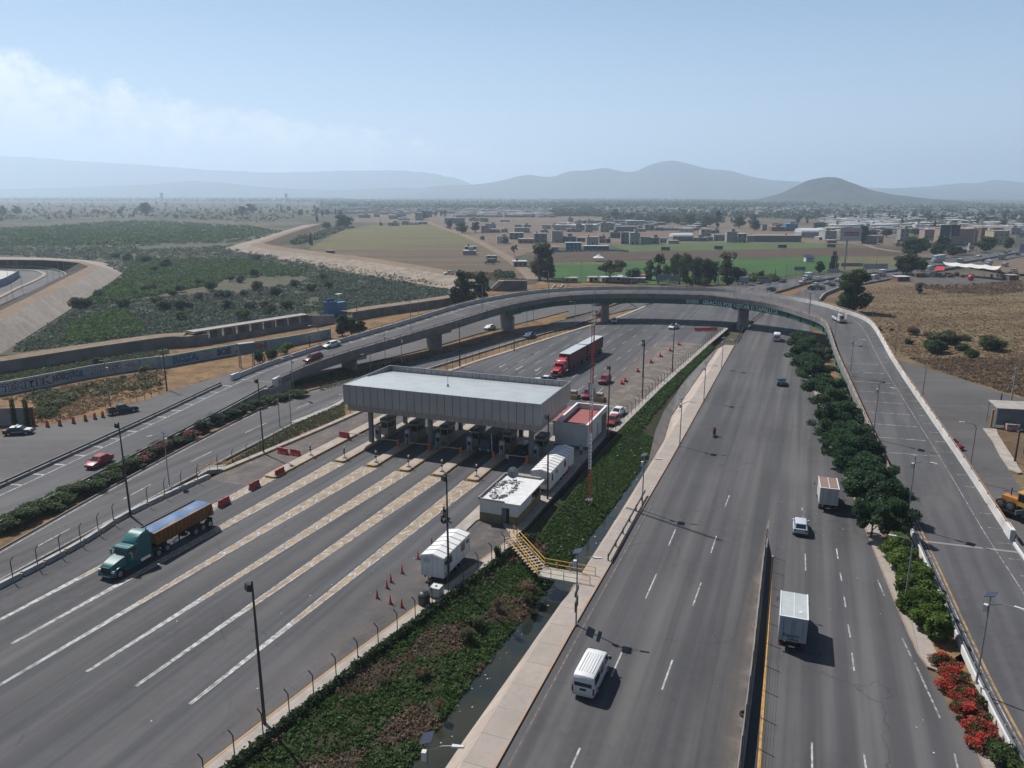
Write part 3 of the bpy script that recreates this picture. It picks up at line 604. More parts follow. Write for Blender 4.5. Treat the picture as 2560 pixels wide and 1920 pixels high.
hill('hills_middle',[(900,492),(1000,482),(1060,470),(1120,462),(1180,463),(1240,456),(1280,447),(1300,439),(1325,437),(1355,444),(1380,446),(1410,430),(1440,427),(1465,433),(1475,425),(1500,420),(1520,424),(1545,434),(1580,432),(1610,416),(1635,406),(1660,402),(1690,411),(1730,421),(1765,428),(1800,427),(1840,440),(1880,449),(1960,455),(2050,462),(2150,470),(2300,474),(2450,478),(2600,480)],8800,1500,H2,5)
hill('foothills_left',[(-200,478),(200,470),(400,462),(520,452),(700,470),(860,476),(1000,468),(1150,474),(1400,462),(1600,474),(1800,478),(1950,484)],8800,900,H2,8)
hill('mountains_left',[(-300,385),(0,392),(130,398),(260,408),(400,416),(560,428),(700,434),(860,430),(1000,428),(1080,434),(1160,450),(1200,470)],12000,1600,H2,9)
hill('mountains_right',[(2150,474),(2300,466),(2370,458),(2400,460),(2450,450),(2500,456),(2560,466),(2700,470)],9700,1000,H2,12)
# ------------------------------------------------------------------ toll plaza. local frame: +X along the road (s), +Y to its left (-t)
def road_thing(name,label,cat,s,t,z=0.0,group=None,turn=0.0):return thing(name,label,cat,rf(s,t,z),RZ+turn,group)
def panel_mat(name,c,joint=.25,step=1.28,axis=0):
 m,nt,bs,out=nodes(name);bs.inputs['Roughness'].default_value=.45;bs.inputs['Metallic'].default_value=.35
 tc=nt.nodes.new('ShaderNodeTexCoord');sp=nt.nodes.new('ShaderNodeSeparateXYZ');nt.links.new(tc.outputs['Object'],sp.inputs[0])
 ad=nt.nodes.new('ShaderNodeMath');ad.operation='ADD';nt.links.new(sp.outputs[0],ad.inputs[0]);nt.links.new(sp.outputs[1],ad.inputs[1])
 fr=nt.nodes.new('ShaderNodeMath');fr.operation='PINGPONG';fr.inputs[1].default_value=step/2;nt.links.new(ad.outputs[0],fr.inputs[0])
 f=ramp(nt,fr.outputs[0],.060,.030);v=coords(nt)
 col=mixc(nt,ramp(nt,noise(nt,v,.4,4),.4,.65),c,tuple(x*.88 for x in c));col=mixc(nt,f,col,tuple(x*joint for x in c))
 nt.links.new(col,bs.inputs['Base Color']);return m
M_FASC=panel_mat('canopy_panel',(.40,.41,.425));M_FASC2=panel_mat('canopy_lower_panel',(.33,.325,.32),.55,1.1)
M_ROOF=panel_mat('ribbed_roof_sheet',(.55,.575,.58),.70,.62)
canopy=road_thing('toll_canopy','long grey metal canopy roof spanning the toll lanes','canopy',99.5,-50.3)
Lc,Wc=14.8,16.5
b=MB()
for x0,x1,y0,y1 in((0,.12,-Wc,Wc),(Lc-.12,Lc,-Wc,Wc),(.12,Lc-.12,-Wc,-Wc+.12),(.12,Lc-.12,Wc-.12,Wc)):b.box(x0,x1,y0,y1,6.6,9.8)
b.build('upper_fascia',M_FASC,canopy)
b=MB();b.box(.45,Lc-.45,-Wc+.45,Wc-.45,5.55,6.598);b.build('lower_fascia',M_FASC2,canopy)
b=MB();xs=[(.12,9.79),(6.6,9.68),(6.64,9.56),(11,9.25),(Lc-.7,8.9),(Lc-.12,8.86)]
b.loft([[(x,-Wc+.13,z)for x,z in xs],[(x,Wc-.13,z)for x,z in xs]],0,False,False)
b.build('roof_sheet',M_ROOF,canopy)
b=MB()
for x0,x1,y0,y1 in((-.03,.10,-Wc-.03,Wc+.03),(Lc-.2,Lc+.03,-Wc-.03,Wc+.03),(.102,Lc-.202,-Wc-.03,-Wc+.12),(.102,Lc-.202,Wc-.12,Wc+.03)):b.box(x0,x1,y0,y1,9.802,9.84)
b.build('coping',M_GALV,canopy)
for y in np.arange(-Wc+1.2,Wc,2.56):b=MB();b.bar((Lc-.16,y,9.75),(Lc-.9,y,8.55),.06,.06);b.build('parapet_brace',M_STEEL,canopy)
for s,t in((101.2,-63),(101.2,-52.4),(101.2,-35.8),(112.3,-63),(112.3,-52.4),(112.3,-41.5)):
 b=MB();x,y=s-99.5,-(t+50.3);b.box(x-.3,x+.3,y-.3,y+.3,0,5.55);b.build('column',mat('canopy_column_paint',(.15,.15,.155),.6),canopy)
ant=road_thing('roof_antenna','thin antenna mast on the middle of the canopy roof','antenna',104.6,-50.9,9.62)
b=MB();b.tube([(0,0,0),(0,0,4.6)],.035,5);b.build('mast',M_STEEL,ant);b=MB();b.box(-.3,.3,-.3,.3,-.02,.06);b.box(-.12,.12,-.12,.12,.06,.5);b.build('base',M_GALV,ant)
NM=['in the lane nearest the left kerb','in the second lane from the left kerb','between the second and third lane','under the middle of the canopy','beside the dark truck','beside the canopy\'s right-hand column']
def island(k,t,s0=91.6,s1=120.5,w=1.75,label=''):
 o=road_thing('toll_island',label,'traffic island',s0,t,0,'raised islands between the toll lanes')
 L=s1-s0;b=MB();b.hexa([(0,-w/2+.25,0),(.25,-w/2,0),(L,-w/2,0),(L,w/2,0),(.25,w/2,0),(0,w/2-.25,0)],[(.03,-w/2+.27,.27),(.28,-w/2+.03,.27),(L,-w/2+.03,.27),(L,w/2-.03,.27),(.28,w/2-.03,.27),(.03,w/2-.27,.27)])
 b.build('kerb',M_YKERB,o);b=MB();b.box(.3,L-.2,-w/2+.2,w/2-.2,.2,.285);b.build('paving',M_PAVE,o);return o
IL=['wide pale island at the far left of the toll lanes, red barrier on it','yellow edged island under the left front column of the canopy','yellow edged island between the left and middle canopy columns','yellow edged island under the middle front column of the canopy',
'yellow edged island right of the middle canopy column','yellow edged island left of the lane with the standing guard']
for k,t in enumerate(TC[:6]):island(k,t,82.5 if k==0 else 91.6,121.0,2.0 if k==0 else 1.75,IL[k])
BM=mat('booth_panel',(.30,.285,.26),.5,.3);BG=mat('booth_glass',(.02,.022,.025),.12)
booth=None
BL=['beige toll booth in sunlight, leftmost of the six','toll booth just left of the middle canopy column','toll booth just right of the middle canopy column','toll booth on the island left of the dark truck','toll booth close to the dark truck in its lane','toll booth nearest the white red roofed building']
CL=['payment cabinet by the left front column in sunlight','pale payment cabinet in front of the second booth','pale payment cabinet beside the middle canopy column','pale payment cabinet in front of the fourth booth','pale payment cabinet in front of the booth by the truck','pale payment cabinet behind the right front column']
for k,t in enumerate(TC[1:]):
 o=road_thing('toll_booth',BL[k],'toll booth',105.1,t,.285,'toll booths under the canopy')
 b=MB();b.box(0,2.7,-.68,.68,0,1.25);b.box(0,.1,-.68,.68,1.25,2.15);b.box(2.6,2.7,-.68,.68,1.25,2.15)
 for x in(1.0,1.75):b.box(x,x+.08,-.68,.68,1.25,2.15)
 b.box(-.06,2.76,-.74,.74,2.15,2.45);b.build('cabin',BM,o)
 b=MB();b.box(-.08,2.78,-.76,.76,2.451,2.75);b.build('roof',mat('booth_roof',(.07,.068,.065),.6),o)
 b=MB();b.box(.3,.9,-.3,.3,2.751,2.95);b.build('roof_unit',M_STEEL,o)
 b=MB();b.box(-.02,.0,-.55,.55,1.2,2.1);b.build('front_window',BG,o)
 for sd_ in(-1,1):
  b=MB();y=sd_*.66
  for x0,x1 in((.12,.98),(1.1,1.73),(1.85,2.58)):b.box(x0,x1,min(y,y+sd_*.005),max(y,y+sd_*.005),1.27,2.13)
  b.build('side_window',BG,o)
 o=road_thing('payment_cabinet',CL[k],'machine',102.6,t+.1,.285,'payment cabinets on the islands')
 b=MB();b.box(0,.55,-.4,.4,0,2.2);b.build('case',mat('cabinet_paint',(.36,.37,.38),.5),o);b=MB();b.box(-.02,0,-.25,.25,.9,1.5);b.build('panel',M_DARK,o);b=MB();b.box(-.015,0,-.3,.3,1.7,1.95);b.build('sign_plate',M_LAMPW,o)
 b=MB();b.tube([(-.5,-.35,0),(-.5,-.35,1.7)],.06,6);b.build('reader_post',M_POLE,o)
GL=['orange barrier gate closing the lane left of the middle column','orange barrier gate standing against the middle canopy column','orange barrier gate right of the middle canopy column','orange barrier gate with its arm raised beside the dark truck','orange barrier gate by the right front column, guard beside it']
for k,(t,upq)in enumerate(zip(TC[2:],(0,0,0,1,0))):
 o=road_thing('barrier_gate',GL[k],'barrier gate',100.7,t-.45,.285,'orange barrier gates')
 b=MB();b.box(-.17,.17,-.17,.17,0,1.1);b.build('housing',mat('gate_orange',(.62,.16,.03),.55),o)
 b=MB();b.bar((0,.22,.9),(0,.3,3.9)if upq else(0,3.6,.82),.06,.09);b.build('arm',mat('gate_arm_paint',(.55,.5,.4),.5),o)
o=road_thing('barrier_gate','white barrier arm in sunlight across the leftmost toll lane','barrier gate',101.4,-63.4,.285,'orange barrier gates')
b=MB();b.box(-.17,.17,-.17,.17,0,1.1);b.build('housing',mat('gate_orange',(.62,.16,.03),.55),o);b=MB();b.bar((0,.22,.9),(0,4.0,.8),.06,.09);b.build('arm',M_WHITE,o)
LL=['far left island with the red barrier','island under the left front column','second nosed island from the left','island in front of the middle column','island right of the middle column','island left of the standing guard']
for k,t in enumerate(TC[:6]):
 o=road_thing('beacon_post','short white signal post on the nose of the '+LL[k],'signal',93.0 if k else 92.2,t+.15,.285,'signal posts on island noses')
 b=MB();b.cyl((0,0,0),.06,1.55,8);b.build('post',M_LAMPW,o);b=MB();b.box(-.28,.28,-.28,.28,0,.03);b.build('foot',M_DARK,o)
 b=MB();b.cyl((0,0,1.55),.14,.22,10,0,.1);b.build('lamp',M_WWALL,o);b=MB();b.box(-.16,-.05,-.14,.14,.75,1.0);b.box(-.14,-.05,-.12,.12,1.15,1.4);b.build('signal_head',M_BLACK,o)
def gables(b,L,Wd,z0,z1,zr,mi=0):
 b.add([(0,-Wd/2,z0),(L,-Wd/2,z0),(L,Wd/2,z0),(0,Wd/2,z0),(0,-Wd/2,z1),(L,-Wd/2,z1),(L,Wd/2,z1),(0,Wd/2,z1),(0,0,zr),(L,0,zr)],[(3,2,1,0),(0,1,5,4),(2,3,7,6),(1,2,6,9,5),(3,0,4,8,7)],mi)
def site_trailer(label,s,t,L,Wd,z0,z1,wins):
 o=road_thing('site_trailer',label,'trailer',s,t,0,'white site trailers')
 b=MB();gables(b,L,Wd,z0,z1,z1+.28)
 for x in(0,L):
  for y in(-Wd/2,Wd/2):b.box(x-.03,x+.03,y-.03,y+.03,z0,z1)
 b.build('body',M_WALU,o)
 b=MB();k=6 if L<8 else 11
 b.poly([(-.08,-Wd/2-.08,z1-.03),(L+.08,-Wd/2-.08,z1-.03),(L+.08,0,z1+.3),(-.08,0,z1+.3)]);b.poly([(-.08,0,z1+.3),(L+.08,0,z1+.3),(L+.08,Wd/2+.08,z1-.03),(-.08,Wd/2+.08,z1-.03)])
 b.build('roof',mat('trailer_roof',(.80,.79,.77),.5),o)
 b=MB()
 for i in range(k+1):
  x=L*i/k;b.bar((x,-Wd/2-.06,z1),(x,0,z1+.325),.07,.05);b.bar((x,0,z1+.325),(x,Wd/2+.06,z1),.07,.05)
 b.build('roof_ribs',mat('rib_grey',(.40,.42,.44),.5,.4),o)
 b=MB()
 for y in np.arange(-Wd/2+.62,Wd/2-.3,.62):b.box(-.012,0,y-.012,y+.012,z0+.05,z1)
 for x in np.arange(L/4,L-.2,L/4):b.box(x-.02,x+.02,-Wd/2-.012,-Wd/2,z0,z1)
 tag(b.build('panel_seams',mat('seam_grey',(.25,.27,.29),.6),o),kind='stuff')
 for x0,x1,za,zb in wins:
  b=MB();b.box(x0,x1,-Wd/2-.03,-Wd/2,z0+za,z0+zb);w=b.build('window',mat('window_frame_grey',(.35,.36,.37),.5),o)
  b=MB();b.box(x0+.05,(x0+x1)/2-.02,-Wd/2-.04,-Wd/2-.03,z0+za+.05,z0+zb-.05);b.box((x0+x1)/2+.02,x1-.05,-Wd/2-.04,-Wd/2-.03,z0+za+.05,z0+zb-.05);b.build('pane',BG,w)
 b=MB();b.box(.1,L-.1,-Wd/2+.25,-Wd/2+.4,z0-.25,z0-.003);b.box(.1,L-.1,Wd/2-.4,Wd/2-.25,z0-.25,z0-.003);b.bar((.1,.5,z0-.15),(-1.1,0,z0-.15),.1,.1);b.bar((.1,-.5,z0-.15),(-1.1,0,z0-.15),.1,.1);b.tube([(-.9,0,0),(-.9,0,z0)],.05,6);b.build('chassis',M_BLACK,o)
 for x in(L*.52,L*.66):
  for y in(-Wd/2+.22,Wd/2-.22):
   b=MB();b.disc_y((x,y,.33),.33,.22);w=b.build('wheel',M_RUBBER,o,30);b=MB();b.disc_y((x,y,.33),.17,.25);b.build('rim',M_RIM,w)
 return o
t1=site_trailer('short white site trailer near the orange cones, two sliding windows',63.9,-33.3,6.6,2.5,.7,2.95,((.3,.9,1.3,1.75),(1.2,2.1,1.0,1.85),(4.3,5.3,.95,1.9),(5.7,6.3,1.3,1.75)))
b=MB();b.box(-.015,-.003,.25,1.0,2.2,2.7);b.build('sign_plate',mat('faded_green_sign',(.42,.55,.50),.6),t1)
t2=site_trailer('long white site trailer behind the white hut, half in canopy shade',90.8,-30.8,11.2,2.6,.7,3.1,((.9,1.4,.9,1.9),(2.9,3.4,1.3,1.8),(6.5,7.2,.9,1.9)))
b=MB();b.box(-.45,0,-.9,-.2,1.5,2.0);b.build('air_conditioner',M_GALV,t2)
b=MB()
for x,y in((-.3,1.4),(-.3,3.6),(2.2,1.4),(2.2,3.6)):b.tube([(x,y,0),(x,y,2.6)],.025,5)
for z in(.5,1.0,2.6):
 for a,c in(((-.3,1.4),(-.3,3.6)),((-.3,3.6),(2.2,3.6)),((-.3,1.4),(2.2,1.4))):b.tube([(*a,z),(*c,z)],.02,5)
b.box(-.3,2.2,1.4,3.6,.42,.5);b.build('access_frame',M_STEEL,t2)
hut=road_thing('guard_hut','white hut with ochre base and rubble strewn flat roof','hut',79.8,-32.4)
hx,hw,hz=8.6,2.45,2.75
b=MB();b.box(0,.15,.95-1.35,hw,1.21,hz);b.box(0,.15,-hw,-.8-.62,1.21,hz);b.box(0,.15,-1.42,-.4,2.2,hz);b.box(hx-.15,hx,-hw,hw,1.21,hz);b.box(.15,hx-.15,hw-.15,hw,1.21,hz);b.box(.15,5.2,-hw,-hw+.15,1.21,hz);b.box(5.2,hx-.15,-hw,-hw+.15,2.2,hz);b.build('wall',M_WWALL,hut)
b=MB();OC=mat('ochre_wall_paint',(.24,.19,.085),.85,c2=(.18,.145,.07),scale=1)
b.box(-.02,.15,-.4,hw+.02,0,1.21);b.box(-.02,.15,-hw-.02,-1.42,0,1.21);b.box(hx-.15,hx+.02,-hw-.02,hw+.02,0,1.21);b.box(.15,hx-.15,hw-.15,hw+.02,0,1.21);b.box(.15,hx-.15,-hw-.02,-hw+.15,0,1.21);b.build('base_wall',OC,hut)
b=MB();b.box(-.25,hx+.25,-hw-.45,hw+.05,hz+.003,hz+.2);b.build('roof',mat('white_roof_coat',(.74,.73,.72),.6,c2=(.60,.60,.60),scale=1.2),hut)
b=MB();b.box(-.28,hx,hw-.05,hw+.12,hz+.203,hz+.5);b.box(hx-.1,hx+.28,-hw,hw+.12,hz+.203,hz+.45);b.box(-.28,-.1,-hw+1.6,hw-.05,hz+.203,hz+.38);b.build('parapet',M_CONC,hut)
b=MB();b.box(.1,.13,-.95,-.4,.02,2.2);b.build('door',mat('grey_door',(.14,.16,.19),.5),hut);b=MB();b.box(.12,.15,-1.42,-.95,.02,2.2);b.build('door_opening',M_DARK,hut)
b=MB();b.box(5.2,6.5,-hw+.02,-hw+.1,1.21,2.2);b.box(7.0,8.3,-hw+.02,-hw+.1,1.21,2.2);b.build('window',BG,hut)
rub=MB();rr=random.Random(3)
for i in range(150):
 a=rr.uniform(0,6.28);q=rr.uniform(.35,1)**.5;x=3.9+3.4*q*math.cos(a);y=.75+1.45*q*math.sin(a);w=rr.uniform(.08,.34);h=rr.uniform(.05,.2);c,s_=math.cos(a*3),math.sin(a*3)
 z=hz+.2;f=lambda u,v_,zz:(x+u*c-v_*s_,y+u*s_+v_*c,zz)
 rub.hexa([f(-w,-w*.5,z),f(w,-w*.5,z),f(w*.8,w*.5,z),f(-w,w*.6,z)],[f(-w*.8,-w*.4,z+h),f(w*.7,-w*.3,z+h*1.2),f(w*.6,w*.4,z+h*.7),f(-w*.7,w*.4,z+h)],rr.choice((0,0,1,2)))
for i in range(6):
 a=rr.uniform(0,6.28);rub.bar((2.5+i*.6,.9,hz+.3),(2.5+i*.6+math.cos(a)*.9,.9+math.sin(a)*.9,hz+.35+rr.random()*.5),.06,.04,2)
o=rub.build('roof_rubble',[mat('rubble_white',(.68,.66,.63),.9),mat('rubble_grey',(.33,.32,.31),.9),mat('rubble_dark',(.10,.12,.13),.8)]);o.location=rf(79.8,-32.4);o.rotation_euler=(0,0,RZ)
tag(o,'broken slabs and scrap scattered on the white hut roof','rubble',kind='stuff')
dish=road_thing('satellite_dish','grey satellite dish at the back of the hut roof','satellite dish',87.2,-33.3,hz+.2)
b=MB();secs=[]
for q in(0.05,.3,.55,.75):secs.append([(q*math.cos(i*math.pi/9),q*math.sin(i*math.pi/9),.28*q*q/.56)for i in range(18)])
b.loft(secs,0,False);o=b.build('bowl',M_GALV,dish,True);o.location=(0,0,.95);o.rotation_euler=(R(15),R(-68),0)
b=MB();b.tube([(0,0,0),(0,0,.95)],.04,6);b.tube([(.3,.3,0),(0,0,.7)],.025,5);b.tube([(.3,-.3,0),(0,0,.7)],.025,5);b.build('mount',M_STEEL,dish);b=MB();b.tube([(-.05,0,.95),(-.55,0,1.15)],.02,5);b.box(-.62,-.5,-.05,.05,1.1,1.2);b.build('feed_arm',M_DARK,dish)
bl=road_thing('office_building','white single storey building with a red sunken roof','building',109.7,-32.2)
bx,bw_,bz=12.2,2.65,4.2
b=MB()
for x0,x1,y0,y1 in((0,.25,-bw_,bw_),(bx-.25,bx,-bw_,bw_),(.25,bx-.25,bw_-.25,bw_),(.25,8.6,-bw_,-bw_+.25)):b.box(x0,x1,y0,y1,.71,bz)
b.box(8.6,bx-.25,-bw_,-bw_+.25,3.4,bz);b.build('wall',M_WWALL,bl)
b=MB();b.box(-.02,bx,-bw_-.02,bw_+.02,0,.70);b.build('base_wall',OC,bl)
b=MB();b.box(.25,bx-.25,-bw_+.25,bw_-.25,3.2,3.35);b.build('roof',mat('red_roof_coat',(.33,.095,.085),.85,c2=(.26,.085,.08),scale=.6),bl)
b=MB()
for x0,x1,y0,y1 in((-.04,.3,-bw_-.04,-bw_+1.4),(bx-.3,bx+.04,-bw_-.04,bw_+.04),(.3,bx-.3,bw_-.3,bw_+.04),(.3,bx-.3,-bw_-.04,-bw_+.3)):b.box(x0,x1,y0,y1,bz+.002,bz+.09)
b.build('coping',mat('white_coping',(.78,.77,.76),.7),bl)
b=MB();b.box(8.6,bx-.25,-bw_+.04,-bw_+.12,.71,3.4);b.build('door_opening',M_DARK,bl);b=MB();b.box(5.6,6.6,-bw_-.02,-bw_,.71,2.9);b.build('door',mat('grey_blue_door',(.25,.30,.36),.5),bl)
an=road_thing('red_annexe_roof','low flat annexe with a red roof between canopy and white building','building',115,-36.2)
b=MB();b.box(0,9.5,-.7,.7,0,2.6);b.build('wall',mat('beige_wall',(.42,.36,.30),.8),an);b=MB();b.box(-.1,9.6,-.8,.8,2.602,2.75);b.build('roof',mat('red_roof_coat',(.3,.1,.1),.8),an)
mast=thing('radio_mast','slender red and white lattice radio mast beside the canal','mast',at('T5',1730,950,-.55),RZ)
mh=26.0;b=MB();lr=.22;L3=[(lr*math.cos(a),lr*math.sin(a))for a in(0,2.094,4.189)]
segs=[(0,4.4,0),(4.4,9.4,1),(9.4,12.5,0),(12.5,16,1),(16,23.5,0),(23.5,mh,1)]
for z0,z1,mi in segs:
 for x,y in L3:b.tube([(x,y,z0),(x,y,z1)],.035,5,mi)
 z=z0
 while z<z1-.2:
  for i in range(3):
   x,y=L3[i];q=L3[(i+1)%3];b.bar((x,y,z),(q[0],q[1],min(z+.5,z1)),.025,.025,mi);b.bar((x,y,z),(q[0],q[1],z),.025,.025,mi)
  z+=.5
b.build('lattice',[mat('mast_red',(.42,.05,.035),.6),mat('mast_white',(.68,.68,.66),.6)],mast);b=MB();b.tube([(0,0,mh),(0,0,mh+2.5)],.02,5);b.box(-.4,.4,-.4,.4,-.4,.05);b.build('tip_and_base',M_STEEL,mast)
for k,(x,y,lab)in enumerate(((540,650,'stone clad cabinet with yellow guards left of the maroon car behind the canopy'),(1190,715,'stone clad cabinet with yellow guards above the red roof'))):
 o=thing('guarded_cabinet',lab,'cabinet',at('Y5',x,y,.0),RZ,'cabinets with yellow guards');b=MB();b.hexa([(-.9,-.75,.1),(.9,-.75,.1),(.9,.75,.1),(-.9,.75,.1)],[(-.7,-.6,1.5),(.7,-.6,1.5),(.7,.6,1.5),(-.7,.6,1.5)]);b.build('case',M_CONC,o)
 b=MB();b.box(-1.2,-1.0,-1.1,1.1,0,.9);b.box(1.0,1.2,-1.1,1.1,0,.5);b.build('guard',M_YKERB,o);b=MB();b.tube([(-.9,.9,0),(-.9,.9,2.1)],.05,6);b.build('post',M_STEEL,o)
o=thing('variable_sign','grey glass fronted lane sign on a post over the maroon car','sign',at('Y5',970,700,0),RZ);b=MB();b.tube([(0,0,0),(0,0,3)],.08,6);b.build('post',M_STEEL,o);b=MB();b.box(-.15,.15,-.5,.5,1.2,3.6);b.build('panel',mat('sign_grey',(.35,.42,.44),.4),o)
wall_line=resample(smooth_line([rf(-30,-73)]+[Vector((p.x,p.y,0))for p in PLK[1:4]],8),2.75)
NB=0
for a,c in zip(wall_line,wall_line[1:]):
 d=(c-a).normalized();n=Vector((-d.y,d.x,0));
 if st(a)[0]<20 or st(a)[0]>79:continue
 rz=math.atan2(d.y,d.x);o=thing('kerb_block','white concrete kerb block in the row along the left plaza edge','kerb block',a,rz,'white kerb blocks left of the plaza')
 b=MB();b.hexa([(0,-.02,-.05),(2.48,-.02,-.05),(2.48,.5,-.05),(0,.5,-.05)],[(.02,.06,.55),(2.46,.06,.55),(2.46,.34,.55),(.02,.34,.55)]);b.build('block',mat('whitewashed_block',(.50,.50,.48),.85,c2=(.36,.36,.35),scale=1.2),o);b=MB();b.hexa([(2.48,.1,-.05),(2.75,.1,-.05),(2.75,.45,-.05),(2.48,.45,-.05)],[(2.48,.14,.36),(2.75,.14,.36),(2.75,.36,.36),(2.48,.36,.36)]);b.build('yellow_gap',M_YKERB,o);NB+=1
b=MB();wl=[p for p in wall_line if 18<st(p)[0]<80];rail(b,wl,[(.62,-.9),(.62,.35),(.95,.35),(.95,-.9)][::-1]);tag(b.build('retaining_wall',M_CONC),'low concrete retaining wall below the left plaza edge','wall')
b=MB();wy=[p for p in smooth_line([Vector((p.x,p.y,0))for p in PLK[3:6]],8)];rail(b,wy,[(0,0),(0,.3),(.9,.3),(.9,0)][::-1]);o=tag(b.build('raised_kerb',M_PAVE),kind='structure')
b=MB();rail(b,wy,[(-.06,0),(-.06,.24),(-.003,.24),(-.003,0)][::-1]);tag(b.build('raised_kerb_yellow',M_YKERB),kind='structure')
sp=at('T4',1440,745,0);stp=thing('stairway','yellow railed concrete steps down from the left plaza edge to the road','stairs',(sp.x-.6,sp.y+.4,0),R(180)+.25)
b=MB()
for i in range(5):b.box(1.5+i*.33,1.5+(i+1)*.33+.02,-1,1,-.95,-.02-i*.17)
b.box(-.6,1.5,-1,1,-.6,0);b.build('steps',M_CONC,stp)
for y in(-1,1):
 b=MB()
 for h in(.45,.95):b.tube([(-.6,y,h),(1.4,y,h),(3.3,y,h-.95)],.035,6)
 for x,z in((-.6,0),(1.4,0),(3.3,-.95)):b.tube([(x,y,z),(x,y,z+.95)],.035,6)
 b.build('handrail',mat('handrail_yellow',(.72,.40,.06),.6),stp)
fb=road_thing('footbridge','small footbridge with yellow handrails and steps over the canal','footbridge',70.2,-17.9)
b=MB();b.box(-1.1,1.1,0,5.7,-.12,.08);b.build('deck',mat('footbridge_slab',(.42,.41,.39),.85,c2=(.33,.32,.31),scale=1),fb)
b=MB();ST0=(5.7,.05);ST1=(5.6,11.6)
sx,sy=5.6,6.1
for i in range(14):
 k=i/13;x=.3+5.4*k;y=5.75+5.5*k;b.hexa([(x-.95,y+.55,.02+.04*i),(x+.45,y-.85,.02+.04*i),(x+.62,y-.68,.02+.04*i),(x-.78,y+.72,.02+.04*i)],[(x-.95,y+.55,.1+.04*i),(x+.45,y-.85,.1+.04*i),(x+.62,y-.68,.1+.04*i),(x-.78,y+.72,.1+.04*i)])
b.build('steps',M_CONC,fb)
for side in(-1,1):
 b=MB();x=1.05*side
 for h in(.55,1.05):
  b.tube([(x,.1,h),(x,5.7,h),(x+.3*(1)-(.35 if side>0 else-.35)+5.2,11.2,h+.75)],.04,6)
 for y in(.1,1.5,2.9,4.3,5.7):b.tube([(x,y,0),(x,y,1.05)],.04,6)
 for k in(.35,.7,1):b.tube([(x+k*(5.5-(.35 if side>0 else-.35)),5.7+5.5*k,.1+.6*k),(x+k*(5.5-(.35 if side>0 else-.35)),5.7+5.5*k,1.05+.75*k)],.05,6)
 b.bar((x*.9+.15,5.75,.05),(x*.9+5.5,11.2,.55),.07,.2);b.build('handrail',mat('handrail_yellow',(.72,.40,.06),.6),fb)
b=MB()
for i in range(12):b.box(i*.34,(i+1)*.34,-.5,.5,-.35+.0*i,-.15-.02*i+.0)
o=b.build('canal_steps',M_CONC);o.location=at('V5',800,470,-.1);o.rotation_euler=(0,R(11),R(-62));tag(o,'old concrete steps down the canal bank beside the footbridge','steps')
tk=thing('water_tank','black round plastic water tank by the fence','water tank',at('V6',245,1510,.05),0);b=MB()
b.loft([[(q*math.cos(i*math.pi/10),q*math.sin(i*math.pi/10),z)for i in range(20)]for q,z in((.58,0),(.6,.05),(.58,.5),(.6,.55),(.58,1.0),(.6,1.15),(.42,1.35),(.28,1.4))]);b.build('body',mat('black_tank',(.03,.034,.036),.45),tk,40);b=MB();b.cyl((0,0,1.4),.27,.06,16);b.build('lid',M_BLACK,tk)
tk=thing('caged_tank','white square tank in a wire cage beside the black water tank','tank',at('V6',430,1390,.05),RZ);b=MB();b.box(-.5,.5,-.55,.55,.15,1.1);b.build('bottle',mat('white_plastic',(.62,.64,.60),.5),tk)
b=MB()
for x in(-.52,-.17,.17,.52):
 for y in(-.57,.57):b.tube([(x,y,.1),(x,y,1.14)],.018,4)
for z in(.3,.6,.9,1.14):
 for y in(-.57,.57):b.tube([(-.52,y,z),(.52,y,z)],.015,4)
 for x in(-.52,.52):b.tube([(x,-.57,z),(x,.57,z)],.015,4)
b.box(-.55,.55,-.6,.6,0,.14);b.build('cage',M_STEEL,tk);b=MB();b.cyl((0,0,1.1),.12,.05,12);b.build('cap',M_BLACK,tk)
for t_,x,y,nm,lab,cat,m_ in(('Y4',1570,1050,'red_disc_sign','round red plate leaning on the long trailer','plate',M_RED),):
 o=thing(nm,lab,cat,at(t_,x,y,.1),RZ);b=MB();b.disc_y((0,0,.5),.5,.05);b.build('disc',m_,o);b=MB();b.bar((0,-.03,.05),(0,-.4,.0),.05,.05);b.build('prop',M_STEEL,o)
# ------------------------------------------------------------------ the curved overpass
NE=[('T4',-900,1490,.6),('T4',0,1080,.7),('T4',800,680,.95),('T4',1400,375,1.35),('T4',1770,180,2.1),('Y7',1180,880,3.5),('Y7',1780,690,4.9),('T2',790,1110,6.6),('T2',1000,1045,7.2),('T2',1210,985,7.75),('Z2',0,340,8.35),('Z2',400,305,8.7),('Z2',860,285,8.95),('Z2',1500,280,9.05),('Z2',2212,300,9.1),('Z3',600,190,9.1),('Z3',1070,240,9.0),('Z3',1600,320,8.6),('Z3',1950,430,8.1),('Z3',2212,530,7.5),('T6',1130,0,6.4),('T6',1200,155,4.9),('T6',1300,380,3.6),('T6',1400,600,2.4),('T6',1545,960,1.25),('T8',1560,245,1.2),('T8',1900,1020,1.15),('T8',2200,1590,1.15),('T8',2500,2150,1.15)]
near=resample(smooth_line([at(t,x,y,z)for t,x,y,z in NE],10),2.0)
NN=len(near);cum=[0.0]
for a,c in zip(near,near[1:]):cum.append(cum[-1]+(c-a).length)
for _ in range(6):
 near=[near[0]]+[(near[i-1]+near[i]*2+near[i+1])/4 for i in range(1,NN-1)]+[near[-1]]
nrm=[]
for k in range(NN):
 d=near[min(k+2,NN-1)]-near[max(k-2,0)];nrm.append(Vector((-d.y,d.x,0)).normalized())
WD=11.0
def idx(t,x,y,z):
 p=at(t,x,y,z);return min(range(NN),key=lambda k:(near[k]-p).length)
